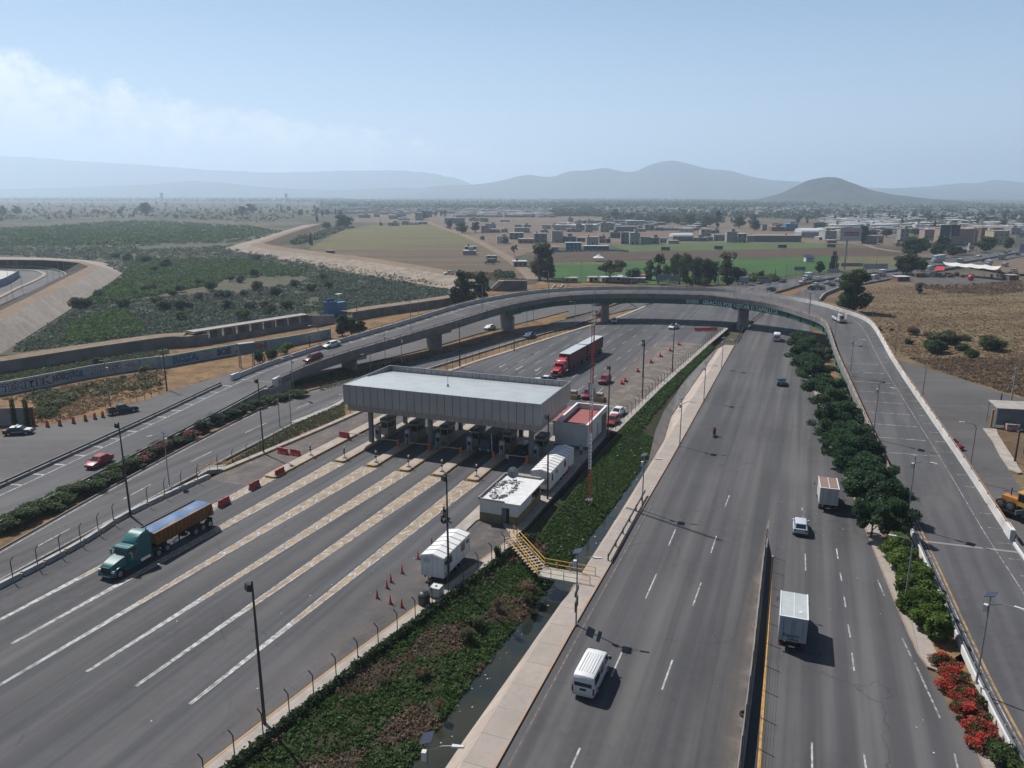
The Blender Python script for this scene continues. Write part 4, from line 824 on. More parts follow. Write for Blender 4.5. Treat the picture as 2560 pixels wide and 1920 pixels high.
i_st=idx('T4',1780,170,2.1);i_p3=idx('T2',1210,985,7.75);i_end=idx('T6',1545,960,1.1);i_dn=idx('T6',1215,200,4.6)
def sel(k):
 f=lambda a,c:max(0,min(1,(k-a)/(c-a)));q=f(i_st,i_p3)*(1-f(idx3,i_dn));return .95*q*q*(3-2*q)
idx3=idx('Z3',1600,320,8.6)
PH=.95
far=[near[k]+nrm[k]*WD+Vector((0,0,sel(k)))for k in range(NN)]
def cross(k,q,dz=0.0):
 w=q/WD;p=near[k].lerp(far[k],w);return Vector((p.x,p.y,p.z-PH+dz))
ov=thing('overpass','long curved concrete and green steel overpass crossing the toll road','overpass',(0,0,0))
i0,i1=0,NN-1
def sweep(b,ks,prof,mi=0):b.loft([[cross(k,a,h)for a,h in prof]for k in ks],mi)
ks=list(range(NN));br=list(range(i_st,i_end+1))
bd=MB();sweep(bd,ks,[(.35,0),(WD-.35,0),(WD-.35,-.35),(.35,-.35)][::-1])
def onto_deck(src,mi):bd.add(src.v,src.f,mi)
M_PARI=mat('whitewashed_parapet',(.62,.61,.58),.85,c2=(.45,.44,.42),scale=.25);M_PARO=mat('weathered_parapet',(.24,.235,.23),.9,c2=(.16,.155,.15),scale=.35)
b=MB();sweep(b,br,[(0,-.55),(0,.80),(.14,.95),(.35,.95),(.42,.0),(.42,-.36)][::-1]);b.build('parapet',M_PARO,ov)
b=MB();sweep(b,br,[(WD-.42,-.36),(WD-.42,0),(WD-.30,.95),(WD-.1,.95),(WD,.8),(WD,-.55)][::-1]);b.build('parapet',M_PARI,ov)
RUST=mat('rusty_orange_rail',(.36,.14,.05),.7,c2=(.30,.17,.09),scale=.5)
for q in(.16,WD-.16):
 b=MB();b.loft([[cross(k,q,.95)+Vector((0,0,.30))+v for v in(nrm[k]*.07,Vector((0,0,.07)),nrm[k]*-.07,Vector((0,0,-.07)))]for k in br],0)
 for k in br[::2]:b.bar(cross(k,q,.9),cross(k,q,1.28),.16,.16)
 b.build('top_rail',RUST,ov)
GREEN=mat('green_girder_paint',(.018,.105,.070),.5,c2=(.014,.075,.055),scale=.2)
gk=list(range(i_p3,i_dn+4))
def gird(q0,q1,d0,d1,kk,m,name):
 b=MB();sweep(b,kk,[(q0,-.36+d0),(q1,-.36+d0),(q1,-.36-d1),(q0,-.36-d1)][::-1])
 if m is GREEN:
  for k in kk[::3]:
   o_=-.07 if q0<WD/2 else q1-q0+.07
   b.bar(cross(k,q0+o_,-.40),cross(k,q0+o_,-.34-d1),.12,.1)
 return b.build(name,m,ov)
gird(.45,.60,-.02,1.75,gk,GREEN,'girder');gird(.30,.75,-1.72,1.80,gk,GREEN,'girder_flange');gird(WD-.60,WD-.45,-.02,1.75,gk,GREEN,'girder');gird(3.8,3.95,-.02,1.7,gk,GREEN,'girder');gird(7.0,7.15,-.02,1.7,gk,GREEN,'girder')
ck=list(range(i_st,i_p3+1))
gird(.55,WD-.55,-.001,1.05,ck,M_PARO,'concrete_girder')
b=MB();dk=list(range(i_dn+4,i_end+1));b.loft([[cross(k,.1,-.36),cross(k,WD-.1,-.36),Vector((*cross(k,WD-.1).xy,-1.2)),Vector((*cross(k,.1).xy,-1.2))]for k in dk]);b.build('approach_wall',M_WWALL,ov)
b=MB();dk=list(range(0,i_st+3));b.loft([[cross(k,.1,-.36),cross(k,WD-.1,-.36),Vector((*cross(k,WD-.1).xy,-1.2)),Vector((*cross(k,.1).xy,-1.2))]for k in dk]);b.build('approach_wall',M_CONC,ov)
for kk,qn in((list(range(0,i_st-1)),(.0,WD)),(list(range(i_end+1,NN)),(.0,WD))):
 for q in qn:
  s0=0 if q==0 else-.45;zw=.30 if kk[0]==0 or q else .52;b=MB();sweep(b,kk,[(q+s0,-1.6),(q+s0,zw),(q+s0+.35,zw),(q+s0+.45,-.3)][::-1]);b.build('kerb_wall',M_CONC if kk[0]==0 else M_WWALL,ov)
  b=MB();sweep(b,kk,[(q+s0+.14,.42),(q+s0+.14,.74),(q+s0+.24,.74),(q+s0+.24,.42)][::-1])
  for k in kk[::2]:b.bar(cross(k,q+s0+.3,.3),cross(k,q+s0+.3,.8),.14,.14)
  b.build('guard_rail',M_GALV if kk[0]else mat('dark_guard_rail',(.16,.17,.17),.5,.5),ov)
for k,q in((i_st,0),(i_st,WD),(i_end,0),(i_end,WD)):
 b=MB();p=cross(k,q if q==0 else q-.5,0);d=(near[k+1]-near[k]).normalized();n=nrm[k]
 c=[p-d*1.4,p+d*.9,p+d*.9+n*.5,p-d*1.4+n*.5];b.hexa([x+Vector((0,0,-.6))for x in c],[x+Vector((0,0,1.25))for x in c]);b.build('end_block',M_WWALL,ov)
PB=[('Y7',1790,985,-.8),('T2',790,1270,-.7),('T2',1220,1143,-.7),('Z2',860,722,0),('Z3',1070,615,0)]
for n_,(t,x,y,z)in enumerate(PB):
 p=at(t,x,y,z);k=min(range(NN),key=lambda j:((near[j]+nrm[j]*4.2).xy-p.xy).length);tz=cross(k,4.5,-.36).z-(1.06 if n_<2 else 1.72)
 d=(near[k+1]-near[k]).normalized();n=nrm[k];c0=Vector((*cross(k,3.4).xy,0));q=MB()
 w=1.45;sec=lambda r,z_:[Vector((c0.x,c0.y,z_))+d*(r*math.cos(a))+n*(2.0+2.6*math.sin(a)*r/1.2)for a in[i*math.pi/9 for i in range(18)]]
 q.loft([sec(w*.8,-1.4),sec(w*.8,tz-1.3)]);q.build('pier',M_CONC,ov,30)
 q=MB();cc=[Vector((c0.x,c0.y,0))+d*a+n*bb for a,bb in((-1.5,-2.6),(1.5,-2.6),(1.5,6.4),(-1.5,6.4))]
 ci=[Vector((c0.x,c0.y,0))+d*a+n*bb for a,bb in((-1.2,-.6),(1.2,-.6),(1.2,4.6),(-1.2,4.6))]
 q.hexa([Vector((v.x,v.y,tz-1.3))for v in ci],[Vector((v.x,v.y,tz-.75))for v in cc]);q.hexa([Vector((v.x,v.y,tz-.75))for v in cc],[Vector((v.x,v.y,tz))for v in cc]);q.build('pier_cap',M_CONCD if n_>2 else M_CONC,ov)
b=MB();by_=MB()
def dstrip(bb,ks_,q,w,dz=.012):
 for k in ks_:
  if k+1<NN:bb.poly([cross(k,q+w/2,dz),cross(k,q-w/2,dz),cross(k+1,q-w/2,dz),cross(k+1,q+w/2,dz)])
left=list(range(0,i_p3+6));rgt=list(range(idx('Z3',2100,480,7.8),NN-1))
dstrip(b,left,WD-2.6,.18);onto_deck(b,1);b=MB();dstrip(b,rgt,WD-2.7,.10);dstrip(b,rgt,1.0,.10);onto_deck(b,2);b=MB()
for k in left[::2]:
 p,q=cross(k,WD-.7,.013),cross(k,WD-2.5,.013);dash_line3=(q-p).normalized();n=Vector((-dash_line3.y,dash_line3.x,0))*.17
 b.poly([p+n,q+n,q-n,p-n][::-1])
onto_deck(b,1);b=MB()
for k in rgt:
 if k%2:continue
 p,q=cross(k,WD-.6,.013),cross(k,WD-1.9,.013);e=(q-p).normalized();n=Vector((-e.y,e.x,0))*.08;b.poly([p+n,q+n,q-n,p-n][::-1])
onto_deck(b,2);b=MB()
for k in range(idx('T6',1150,60,5.2),idx('T6',1420,640,2.2),3):
 p,q=cross(k,1.2,.013),cross(k,WD-3.2,.013);e=(q-p).normalized();n=Vector((-e.y,e.x,0))*.13;b.poly([p+n,q+n,q-n,p-n][::-1])
onto_deck(b,2)
dstrip(by_,list(range(i_end-2,NN-1)),1.35,.2);onto_deck(by_,3)
b=MB()
for k in(i_st,idx('T2',1000,1045,7.2),idx('T2',1210,985,7.75),i_end+2):
 p,q=cross(k,.5,.008),cross(k,WD-.5,.008);e=(q-p).normalized();n=Vector((-e.y,e.x,0))*.2;b.poly([p+n,q+n,q-n,p-n][::-1])
onto_deck(b,4);bd.build('deck',[M_DECK,M_WHITE,M_WHITE2,worn('faded_deck_yellow',(.42,.26,.09),lo=.36,hi=.58),mat('joint_concrete',(.26,.25,.24),.9)],ov)
def text_mesh(txt,size,ext=.0,bold=.0):
 cu=bpy.data.curves.new('lettering','FONT');cu.body=txt;cu.size=size;cu.extrude=ext;cu.offset=bold;cu.align_x='LEFT';cu.resolution_u=2
 o=bpy.data.objects.new('lettering',cu);COL.objects.link(o);dg=bpy.context.evaluated_depsgraph_get();me=bpy.data.meshes.new_from_object(o.evaluated_get(dg))
 bpy.data.objects.remove(o);bpy.data.curves.remove(cu);return me
def letters(name,txt,size,m,parent,loc,rot,ext=.01,bold=0.0,center=True,sx=1.0):
 me=text_mesh(txt,size,ext,bold);me.materials.clear();me.materials.append(m)
 xs=[v.co.x for v in me.vertices];ys=[v.co.y for v in me.vertices];cx=(min(xs)+max(xs))/2 if center else 0;cy=(min(ys)+max(ys))/2 if center else 0
 for v in me.vertices:v.co.x=(v.co.x-cx)*sx;v.co.y-=cy
 o=bpy.data.objects.new(name,me);COL.objects.link(o);o.location=loc;o.rotation_euler=rot
 if parent:o.parent=parent
 return o
g0=idx('Z3',470,170,9.1)+1.6;g1=idx('Z3',1600,318,8.6)
me=text_mesh('GRACIAS POR VISITAR IXTAPALUCA',1.0,0,.022);me.materials.clear();me.materials.append(mat('pale_lettering',(.62,.85,.77),.7))
xs=[v.co.x for v in me.vertices];x0,x1=min(xs),max(xs);scz=1.62
for v in me.vertices:
 f=g0+(v.co.x-x0)/(x1-x0)*(g1-g0);k=int(f);fr=f-k;p=cross(k,.38,0).lerp(cross(k+1,.38,0),fr);v.co=Vector((p.x,p.y,p.z-1.92+v.co.y*scz))
o=bpy.data.objects.new('lettering',me);COL.objects.link(o);o.parent=ov
k=idx('Z3',400,165,9.1)+1;b=MB();p,q=cross(k-1,.40,0),cross(k+1,.40,0);b.poly([Vector((p.x,p.y,p.z-1.9)),Vector((q.x,q.y,q.z-1.9)),Vector((q.x,q.y,q.z-.7)),Vector((p.x,p.y,p.z-.7))]);b.build('painted_emblem',mat('emblem_blue',(.16,.28,.32),.7,c2=(.45,.55,.55),scale=1.5),ov)
# ------------------------------------------------------------------ vehicles. local frame: +X forward, origin on the ground under the middle
def paint(c,name=None):
 n=name or 'car_paint_%02d%02d%02d'%tuple(int(x*99)for x in c)
 return mat(n,c,.38,0,coat=.22,spec=.35)
def body_loft(b,st_,mi=0):
 """stations: (x, z_bottom, z_top, half_width, shoulder)"""
 secs=[]
 for x,zb,zt,w,sh in st_:
  half=[(.0,zb),(w*.92,zb),(w,zb+.12),(w,zb+(zt-zb)*.62),(w*sh,zt-.03),(w*sh*.82,zt),(0,zt+.015)]
  secs.append([(x,y,z)for y,z in half]+[(x,-y,z)for y,z in half[-2:0:-1]])
 b.loft(secs,mi)
def wheel(o,x,y,r,w,rim=.58):
 b=MB();b.disc_y((x,y,r),r,w,16,0,r*.93);t=b.build('wheel',M_RUBBER,o,30)
 s=1 if y>0 else-1;b=MB();yy=y+s*(w/2-.02);b.disc_y((x,yy,r),r*rim,.07,12,0,r*rim*.9)
 for i in range(5):a=i*1.2566;b.bar((x+.1*r*math.cos(a),yy+s*.04,r+.1*r*math.sin(a)),(x+r*rim*.85*math.cos(a),yy+s*.04,r+r*rim*.85*math.sin(a)),.05,.02)
 b.build('rim',M_RIM,t)
CARS={
'sedan':dict(L=4.5,W=1.72,st=[(-2.25,.45,.86,.72,.9),(-2.15,.28,.98,.82,.92),(-1.55,.2,1.0,.86,.93),(-.6,.18,.96,.86,.95),(.7,.18,.95,.86,.95),(1.3,.18,.90,.86,.93),(1.95,.24,.80,.82,.9),(2.2,.34,.68,.72,.85)],cab=[(-1.75,-1.0,.99),(-1.12,.25,1.42),(1.12,.0,.93)],wb=(-1.32,1.36),r=.31),
'hatch':dict(L=3.9,W=1.68,st=[(-1.95,.45,.95,.74,.92),(-1.85,.28,1.02,.82,.94),(-1.2,.2,1.0,.84,.95),(.5,.18,.97,.84,.95),(1.1,.18,.92,.84,.93),(1.65,.24,.80,.80,.9),(1.93,.34,.66,.7,.85)],cab=[(-1.92,-1.0,1.0),(-1.55,.25,1.49),(1.0,.0,.95)],wb=(-1.2,1.2),r=.30),
'suv':dict(L=4.4,W=1.8,st=[(-2.2,.5,1.02,.8,.94),(-2.1,.34,1.1,.88,.95),(-1.3,.26,1.1,.9,.96),(.6,.25,1.07,.9,.96),(1.3,.25,1.03,.89,.94),(1.95,.3,.95,.85,.92),(2.2,.42,.8,.78,.9)],cab=[(-2.12,-1.0,1.08),(-1.8,.2,1.68),(1.15,.0,1.06)],wb=(-1.3,1.38),r=.35),
}
def car(label,loc,hd,kind,col,roof=None,group='cars on the roads',name=None,lit=False,detail=True,beltw=.9):
 S=CARS[kind];o=thing(name or 'car',label,'car',loc,hd,group);P=paint(col);L,w=S['L'],S['W']/2
 b=MB();body_loft(b,S['st']);b.build('body',P,o,38)
 (xr,_,zb),(xa,_,zr),(xf,_,zc)=S['cab'];wt=w*.74;wbm=w*.93;xb=xa+.02;xt=xf-.72
 lo=[(xr,wbm*.93,zb-.04),(xf,wbm*.93,zc-.04),(xf,-wbm*.93,zc-.04),(xr,-wbm*.93,zb-.04)];hi=[(xb,wt,zr-.05),(xt,wt,zr-.05),(xt,-wt,zr-.05),(xb,-wt,zr-.05)]
 b=MB();b.hexa(lo[::-1],hi[::-1]);cabin=b.build('cabin',P,o)
 b=MB();b.loft([[(x,y*k,zr-.052+dz)for x,y in((xb-.03,wt+.02),(xt+.05,wt+.02),(xt+.05,-wt-.02),(xb-.03,-wt-.02))]for k,dz in((1,0),(.97,.035),(.8,.06))]);b.build('roof',paint(roof)if roof else P,o,50)
 def pane(name,q,ins=(.08,.06,.1,.1),off=.012):
  a,c,d,e=[Vector(v)for v in q]
  i0,i1,j0,j1=ins;f=lambda u,v:(a.lerp(c,u)).lerp(e.lerp(d,u),v)
  p=[f(i0,j0),f(1-i1,j0),f(1-i1,1-j1),f(i0,1-j1)];n=(p[1]-p[0]).cross(p[3]-p[0]).normalized()*off
  b=MB();b.hexa([v+n*.2 for v in p],[v+n for v in p]);return b.build(name,M_GLASS,o)
 pane('windscreen',(lo[1],lo[2],hi[2],hi[1])[::1]if False else(lo[2],lo[1],hi[1],hi[2]),(.06,.06,.08,.06))
 pane('rear_window',(lo[0],lo[3],hi[3],hi[0]),(.1,.1,.15,.1))
 for sgn,(a,c,d,e)in((1,(lo[1],lo[0],hi[0],hi[1])),(-1,(lo[3],lo[2],hi[2],hi[3]))):
  m=lambda u,q,r:Vector(q).lerp(Vector(r),u)
  mid0,mid1=m(.52,a,c),m(.48,e,d)
  pane('side_window',(a,mid0,mid1,e),(.10,.03,.12,.1));pane('side_window',(mid0,c,d,mid1),(.03,.14,.12,.1))
 for x in S['wb']:
  for s in(-1,1):
   wheel(o,x,s*(w-.1),S['r'],.2)
   b=MB();b.disc_y((x,s*(w-.055),S['r']+.02),S['r']*1.2,.13,14);b.build('wheel_arch',M_BLACK,o)
 fz=S['st'][-2][2]
 for s in(-1,1):
  b=MB();b.hexa([(L/2-.22,s*w*.52,fz-.2),(L/2-.03,s*w*.5,fz-.22),(L/2-.16,s*w*.88,fz-.2),(L/2-.42,s*w*.93,fz-.18)],[(L/2-.27,s*w*.52,fz-.06),(L/2-.1,s*w*.5,fz-.1),(L/2-.2,s*w*.88,fz-.06),(L/2-.5,s*w*.93,fz-.03)]);b.build('headlight',M_HEAD,o)
  b=MB();b.box(-L/2-.012,-L/2+.1,min(s*w*.6,s*w*.9),max(s*w*.6,s*w*.9),S['st'][1][2]-.3,S['st'][1][2]-.1);b.build('tail_light',M_TAIL,o)
  b=MB();b.box(xf-.42,xf-.25,min(s*w*.97,s*(w+.16)),max(s*w*.97,s*(w+.16)),zc+.02,zc+.17);b.build('mirror',P,o)
 b=MB();b.box(L/2-.12,L/2+.02,-.45,.45,.42,.56);b.build('grille',M_BLACK,o)
 b=MB();b.box(-L/2-.02,-L/2+.02,-.2,.2,.58,.7);b.build('number_plate',M_PLATE,o);b=MB();b.box(-L/2-.03,-L/2+.15,-w*.85,w*.85,.3,.42);b.build('bumper',M_BLACK,o)
 return o
def pickup(label,loc,hd,col,load=None,bed=None,group='cars on the roads'):
 o=thing('pickup_truck',label,'pickup',loc,hd,group);P=paint(col);w=.92
 b=MB();body_loft(b,[(.75,.35,1.12,w,.96),(1.0,.3,1.12,w,.96),(1.7,.3,1.08,w*.98,.94),(2.4,.34,1.0,w*.95,.9),(2.62,.45,.85,w*.85,.9)]);b.build('hood',P,o,38)
 b=MB();body_loft(b,[(-.95,.35,1.12,w,.97),(.76,.32,1.12,w,.97)]);b.hexa([(-.95,-w*.88,1.1),(1.0,-w*.88,1.1),(1.0,w*.88,1.1),(-.95,w*.88,1.1)],[(-.75,-w*.72,1.72),(.3,-w*.72,1.72),(.3,w*.72,1.72),(-.75,w*.72,1.72)]);b.build('cab',P,o)
 b=MB();b.hexa([(.36,-w*.66,1.68),(.99,-w*.8,1.16),(1.02,-w*.8,1.16),(.4,-w*.66,1.68)],[(.36,w*.66,1.68),(.99,w*.8,1.16),(1.02,w*.8,1.16),(.4,w*.66,1.68)]);b.build('windscreen',M_GLASS,o)
 for s in(-1,1):
  b=MB();b.hexa([(-.82,s*w*.885,1.15),(.85,s*w*.885,1.15),(.85,s*w*.90,1.15),(-.82,s*w*.90,1.15)],[(-.7,s*w*.75,1.66),(.32,s*w*.75,1.66),(.32,s*w*.77,1.66),(-.7,s*w*.77,1.66)]);b.build('side_window',M_GLASS,o)
 b=MB();b.box(-.97,-.9,-w*.6,w*.6,1.2,1.6);b.build('rear_window',M_GLASS,o)
 b=MB();b.box(-2.6,-1.0,-w,w,.5,.62)
 for y0,y1 in((-w,-w+.08),(w-.08,w)):b.box(-2.6,-1.0,y0,y1,.621,1.1)
 b.box(-2.62,-2.54,-w+.081,w-.081,.621,1.08);b.box(-1.05,-1.0,-w+.081,w-.081,.621,1.1);b.build('cargo_bed',bed or P,o)
 for x in(-1.65,1.65):
  for s in(-1,1):wheel(o,x,s*(w-.12),.37,.24)
 for s in(-1,1):
  b=MB();b.box(2.45,2.6,min(s*.5,s*.8),max(s*.5,s*.8),.72,.92);b.build('headlight',M_HEAD,o);b=MB();b.box(-2.64,-2.6,min(s*.72,s*.9),max(s*.72,s*.9),.7,1.0);b.build('tail_light',M_TAIL,o)
  b=MB();b.box(.75,.9,min(s*w,s*(w+.2)),max(s*w,s*(w+.2)),1.15,1.4);b.build('mirror',M_BLACK,o)
 b=MB();b.box(2.56,2.68,-w*.9,w*.9,.42,.58);b.box(-2.75,-2.62,-w*.9,w*.9,.45,.58);b.build('bumper',M_CHROME,o)
 if load:load(o)
 return o
def van(label,loc,hd,col=(.72,.73,.73),group='vans',glass=True,hi=2.15,L=5.2):
 o=thing('van',label,'van',loc,hd,group);P=paint(col);w=.93;h=L/2
 secs=[]
 for x,zb,zt,ww in((-h,.42,hi-.28,w*.96),(-h+.12,.3,hi-.08,w*.97),(-h+.5,.25,hi,w),(h-1.75,.25,hi,w),(h-1.15,.25,hi-.12,w),(h-.5,.25,1.28,w*.98),(h-.14,.3,1.05,w*.95),(h,.42,.8,w*.88)):
  half=[(0,zb),(ww*.94,zb),(ww,zb+.15),(ww*.985,min(zt-.1,1.15)),(ww*.90,zt-.09),(ww*.80,zt-.02),(0,zt+.02)]
  secs.append([(x,y,z)for y,z in half]+[(x,-y,z)for y,z in half[-2:0:-1]])
 b=MB();b.loft(secs);b.build('body',P,o,38)
 b=MB()
 for y in np.linspace(-.55,.55,6):b.box(-h+.6,h-1.9,y-.035,y+.035,hi-.02,hi+.04)
 b.build('roof_ribs',P,o)
 b=MB();b.hexa([(-h-.02,-w*.78,1.18),(-h+.02,-w*.78,1.18),(-h+.02,w*.78,1.18),(-h-.02,w*.78,1.18)],[(-h+.02,-w*.74,hi-.3),(-h+.1,-w*.74,hi-.3),(-h+.1,w*.74,hi-.3),(-h+.02,w*.74,hi-.3)]);b.build('rear_window',M_GLASS,o)
 b=MB();b.hexa([(h-1.10,-w*.74,hi-.16),(h-.50,-w*.84,1.30),(h-.46,-w*.84,1.33),(h-1.05,-w*.74,hi-.12)],[(h-1.10,w*.74,hi-.16),(h-.50,w*.84,1.30),(h-.46,w*.84,1.33),(h-1.05,w*.74,hi-.12)]);b.build('windscreen',M_GLASS,o)
 for s in(-1,1):
  for x0,x1 in((-h+.35,-h+1.75),(-h+1.9,-h+3.1),(-h+3.25,h-.95)):
   b=MB();b.hexa([(x0,s*w*.968,1.2),(x1,s*w*.968,1.2),(x1,s*w*.985,1.2),(x0,s*w*.985,1.2)],[(x0+.05,s*w*.905,hi-.32),(x1-(.3 if x1>h-1 else .05),s*w*.905,hi-.32),(x1-(.3 if x1>h-1 else .05),s*w*.94,hi-.32),(x0+.05,s*w*.94,hi-.32)]);b.build('side_window',M_GLASS,o)
  for x in(-h+1.05,h-1.1):wheel(o,x,s*(w-.1),.34,.22)
  b=MB();b.box(-h-.03,-h+.06,min(s*w*.86,s*w*.99),max(s*w*.86,s*w*.99),.6,1.15);b.build('tail_light',M_TAIL,o);b=MB();b.box(h-.2,h-.02,min(s*w*.55,s*w*.85),max(s*w*.55,s*w*.85),.78,.98);b.build('headlight',M_HEAD,o)
  b=MB();b.box(h-.95,h-.82,min(s*w,s*(w+.22)),max(s*w,s*(w+.22)),1.25,1.5);b.build('mirror',M_BLACK,o)
 b=MB();b.box(-h-.08,-h+.1,-w*.9,w*.9,.38,.5);b.build('bumper',M_CHROME,o);b=MB();b.box(-h-.03,-h,-.26,.26,.82,1.0);b.build('number_plate',M_DARK,o)
 return o
def boxtruck(label,loc,hd,box=(.62,.63,.64),cabc=(.62,.63,.64),roof=(.5,.52,.53),L=4.6,Hb=3.25,Wb=2.3,group='box trucks',side=None,rails=True):
 o=thing('box_truck',label,'truck',loc,hd,group);h=Wb/2;x0=-L/2-.9;x1=x0+L;zf=1.0
 b=MB();b.box(x0,x1,-h,h,zf,Hb);b.build('cargo_box',side or mat('box_%d%d%d'%tuple(int(c*99)for c in box),box,.55,c2=tuple(c*.9 for c in box),scale=.8),o)
 b=MB();b.box(x0-.02,x1+.02,-h-.02,h+.02,Hb+.001,Hb+.06);b.build('box_roof',mat('boxroof_%d%d%d'%tuple(int(c*99)for c in roof),roof,.6,c2=tuple(c*.85 for c in roof),scale=.7),o)
 if rails:
  b=MB();b.box(x0-.04,x0+.1,-h-.04,h+.04,Hb+.062,Hb+.12)
  for y in(-h-.04,h-.06):b.box(x0+.1,x1,y,y+.1,Hb+.062,Hb+.11)
  b.box(x0+.1,x1,-.03,.03,Hb+.062,Hb+.085);b.build('roof_trim',mat('trim_white',(.72,.73,.73),.5),o)
 b=MB()
 for y0,y1 in((-h+.08,-.02),(.02,h-.08)):b.box(x0-.03,x0-.001,y0,y1,zf+.06,Hb-.12)
 b.build('rear_doors',mat('box_door_%d'%int(box[2]*99),tuple(c*.85 for c in box),.5),o)
 b=MB()
 for y in(-h+.35,-.12,.12,h-.35):b.tube([(x0-.05,y,zf+.1),(x0-.05,y,Hb-.2)],.018,4)
 b.build('door_bars',M_STEEL,o)
 P=paint(cabc);b=MB();secs=[]
 for x,zb,zt,ww in((x1+.12,.6,2.15,1.0),(x1+.9,.5,2.18,1.0),(x1+1.25,.5,2.0,1.0),(x1+1.75,.5,1.25,.98),(x1+1.95,.55,1.1,.95)):
  half=[(0,zb),(ww*.95,zb),(ww,zb+.15),(ww*.98,1.2 if zt>1.3 else zt-.1),(ww*.88,zt-.05),(0,zt)];secs.append([(x,y,z)for y,z in half]+[(x,-y,z)for y,z in half[-2:0:-1]])
 b.loft(secs);b.build('cab',P,o,38)
 b=MB();b.hexa([(x1+1.30,-.8,1.96),(x1+1.74,-.88,1.3),(x1+1.78,-.88,1.32),(x1+1.34,-.8,2.0)],[(x1+1.30,.8,1.96),(x1+1.74,.88,1.3),(x1+1.78,.88,1.32),(x1+1.34,.8,2.0)]);b.build('windscreen',M_GLASS,o)
 for s in(-1,1):
  b=MB();b.hexa([(x1+.35,s*.97,1.3),(x1+1.5,s*.97,1.3),(x1+1.5,s*.99,1.3),(x1+.35,s*.99,1.3)],[(x1+.4,s*.88,2.0),(x1+1.15,s*.88,2.0),(x1+1.15,s*.91,2.0),(x1+.4,s*.91,2.0)]);b.build('side_window',M_GLASS,o)
  b=MB();b.tube([(x1+1.3,s*1.0,1.5),(x1+1.4,s*1.38,1.75)],.02,5);b.box(x1+1.33,x1+1.43,min(s*1.25,s*1.45),max(s*1.25,s*1.45),1.5,1.95);b.build('mirror',M_CHROME,o)
  b=MB();b.box(x1+1.9,x1+2.0,min(s*.55,s*.85),max(s*.55,s*.85),.75,.95);b.build('headlight',M_HEAD,o);b=MB();b.box(x0-.06,x0,min(s*.75,s*1.0),max(s*.75,s*1.0),.72,.86);b.build('tail_light',M_TAIL,o)
  wheel(o,x1+.95,s*.9,.42,.26)
  wheel(o,x0+1.25,s*.85,.42,.42)
 b=MB();b.box(x0+.1,x1+.3,-.45,.45,.55,.95);b.box(x0-.08,x0+.1,-h+.1,h-.1,.5,.66);b.box(x0+.3,x1-.2,-h+.05,-h+.4,.86,.99);b.box(x0+.3,x1-.2,h-.4,h-.05,.86,.99);b.build('chassis',M_BLACK,o);b=MB();b.box(x0-.1,x0-.08,-.25,.25,.5,.64);b.build('number_plate',M_PLATE,o)
 return o
def dual(o,x,r=.5,w=.55,y=.95):
 for s in(-1,1):wheel(o,x,s*y,r,w,.55)
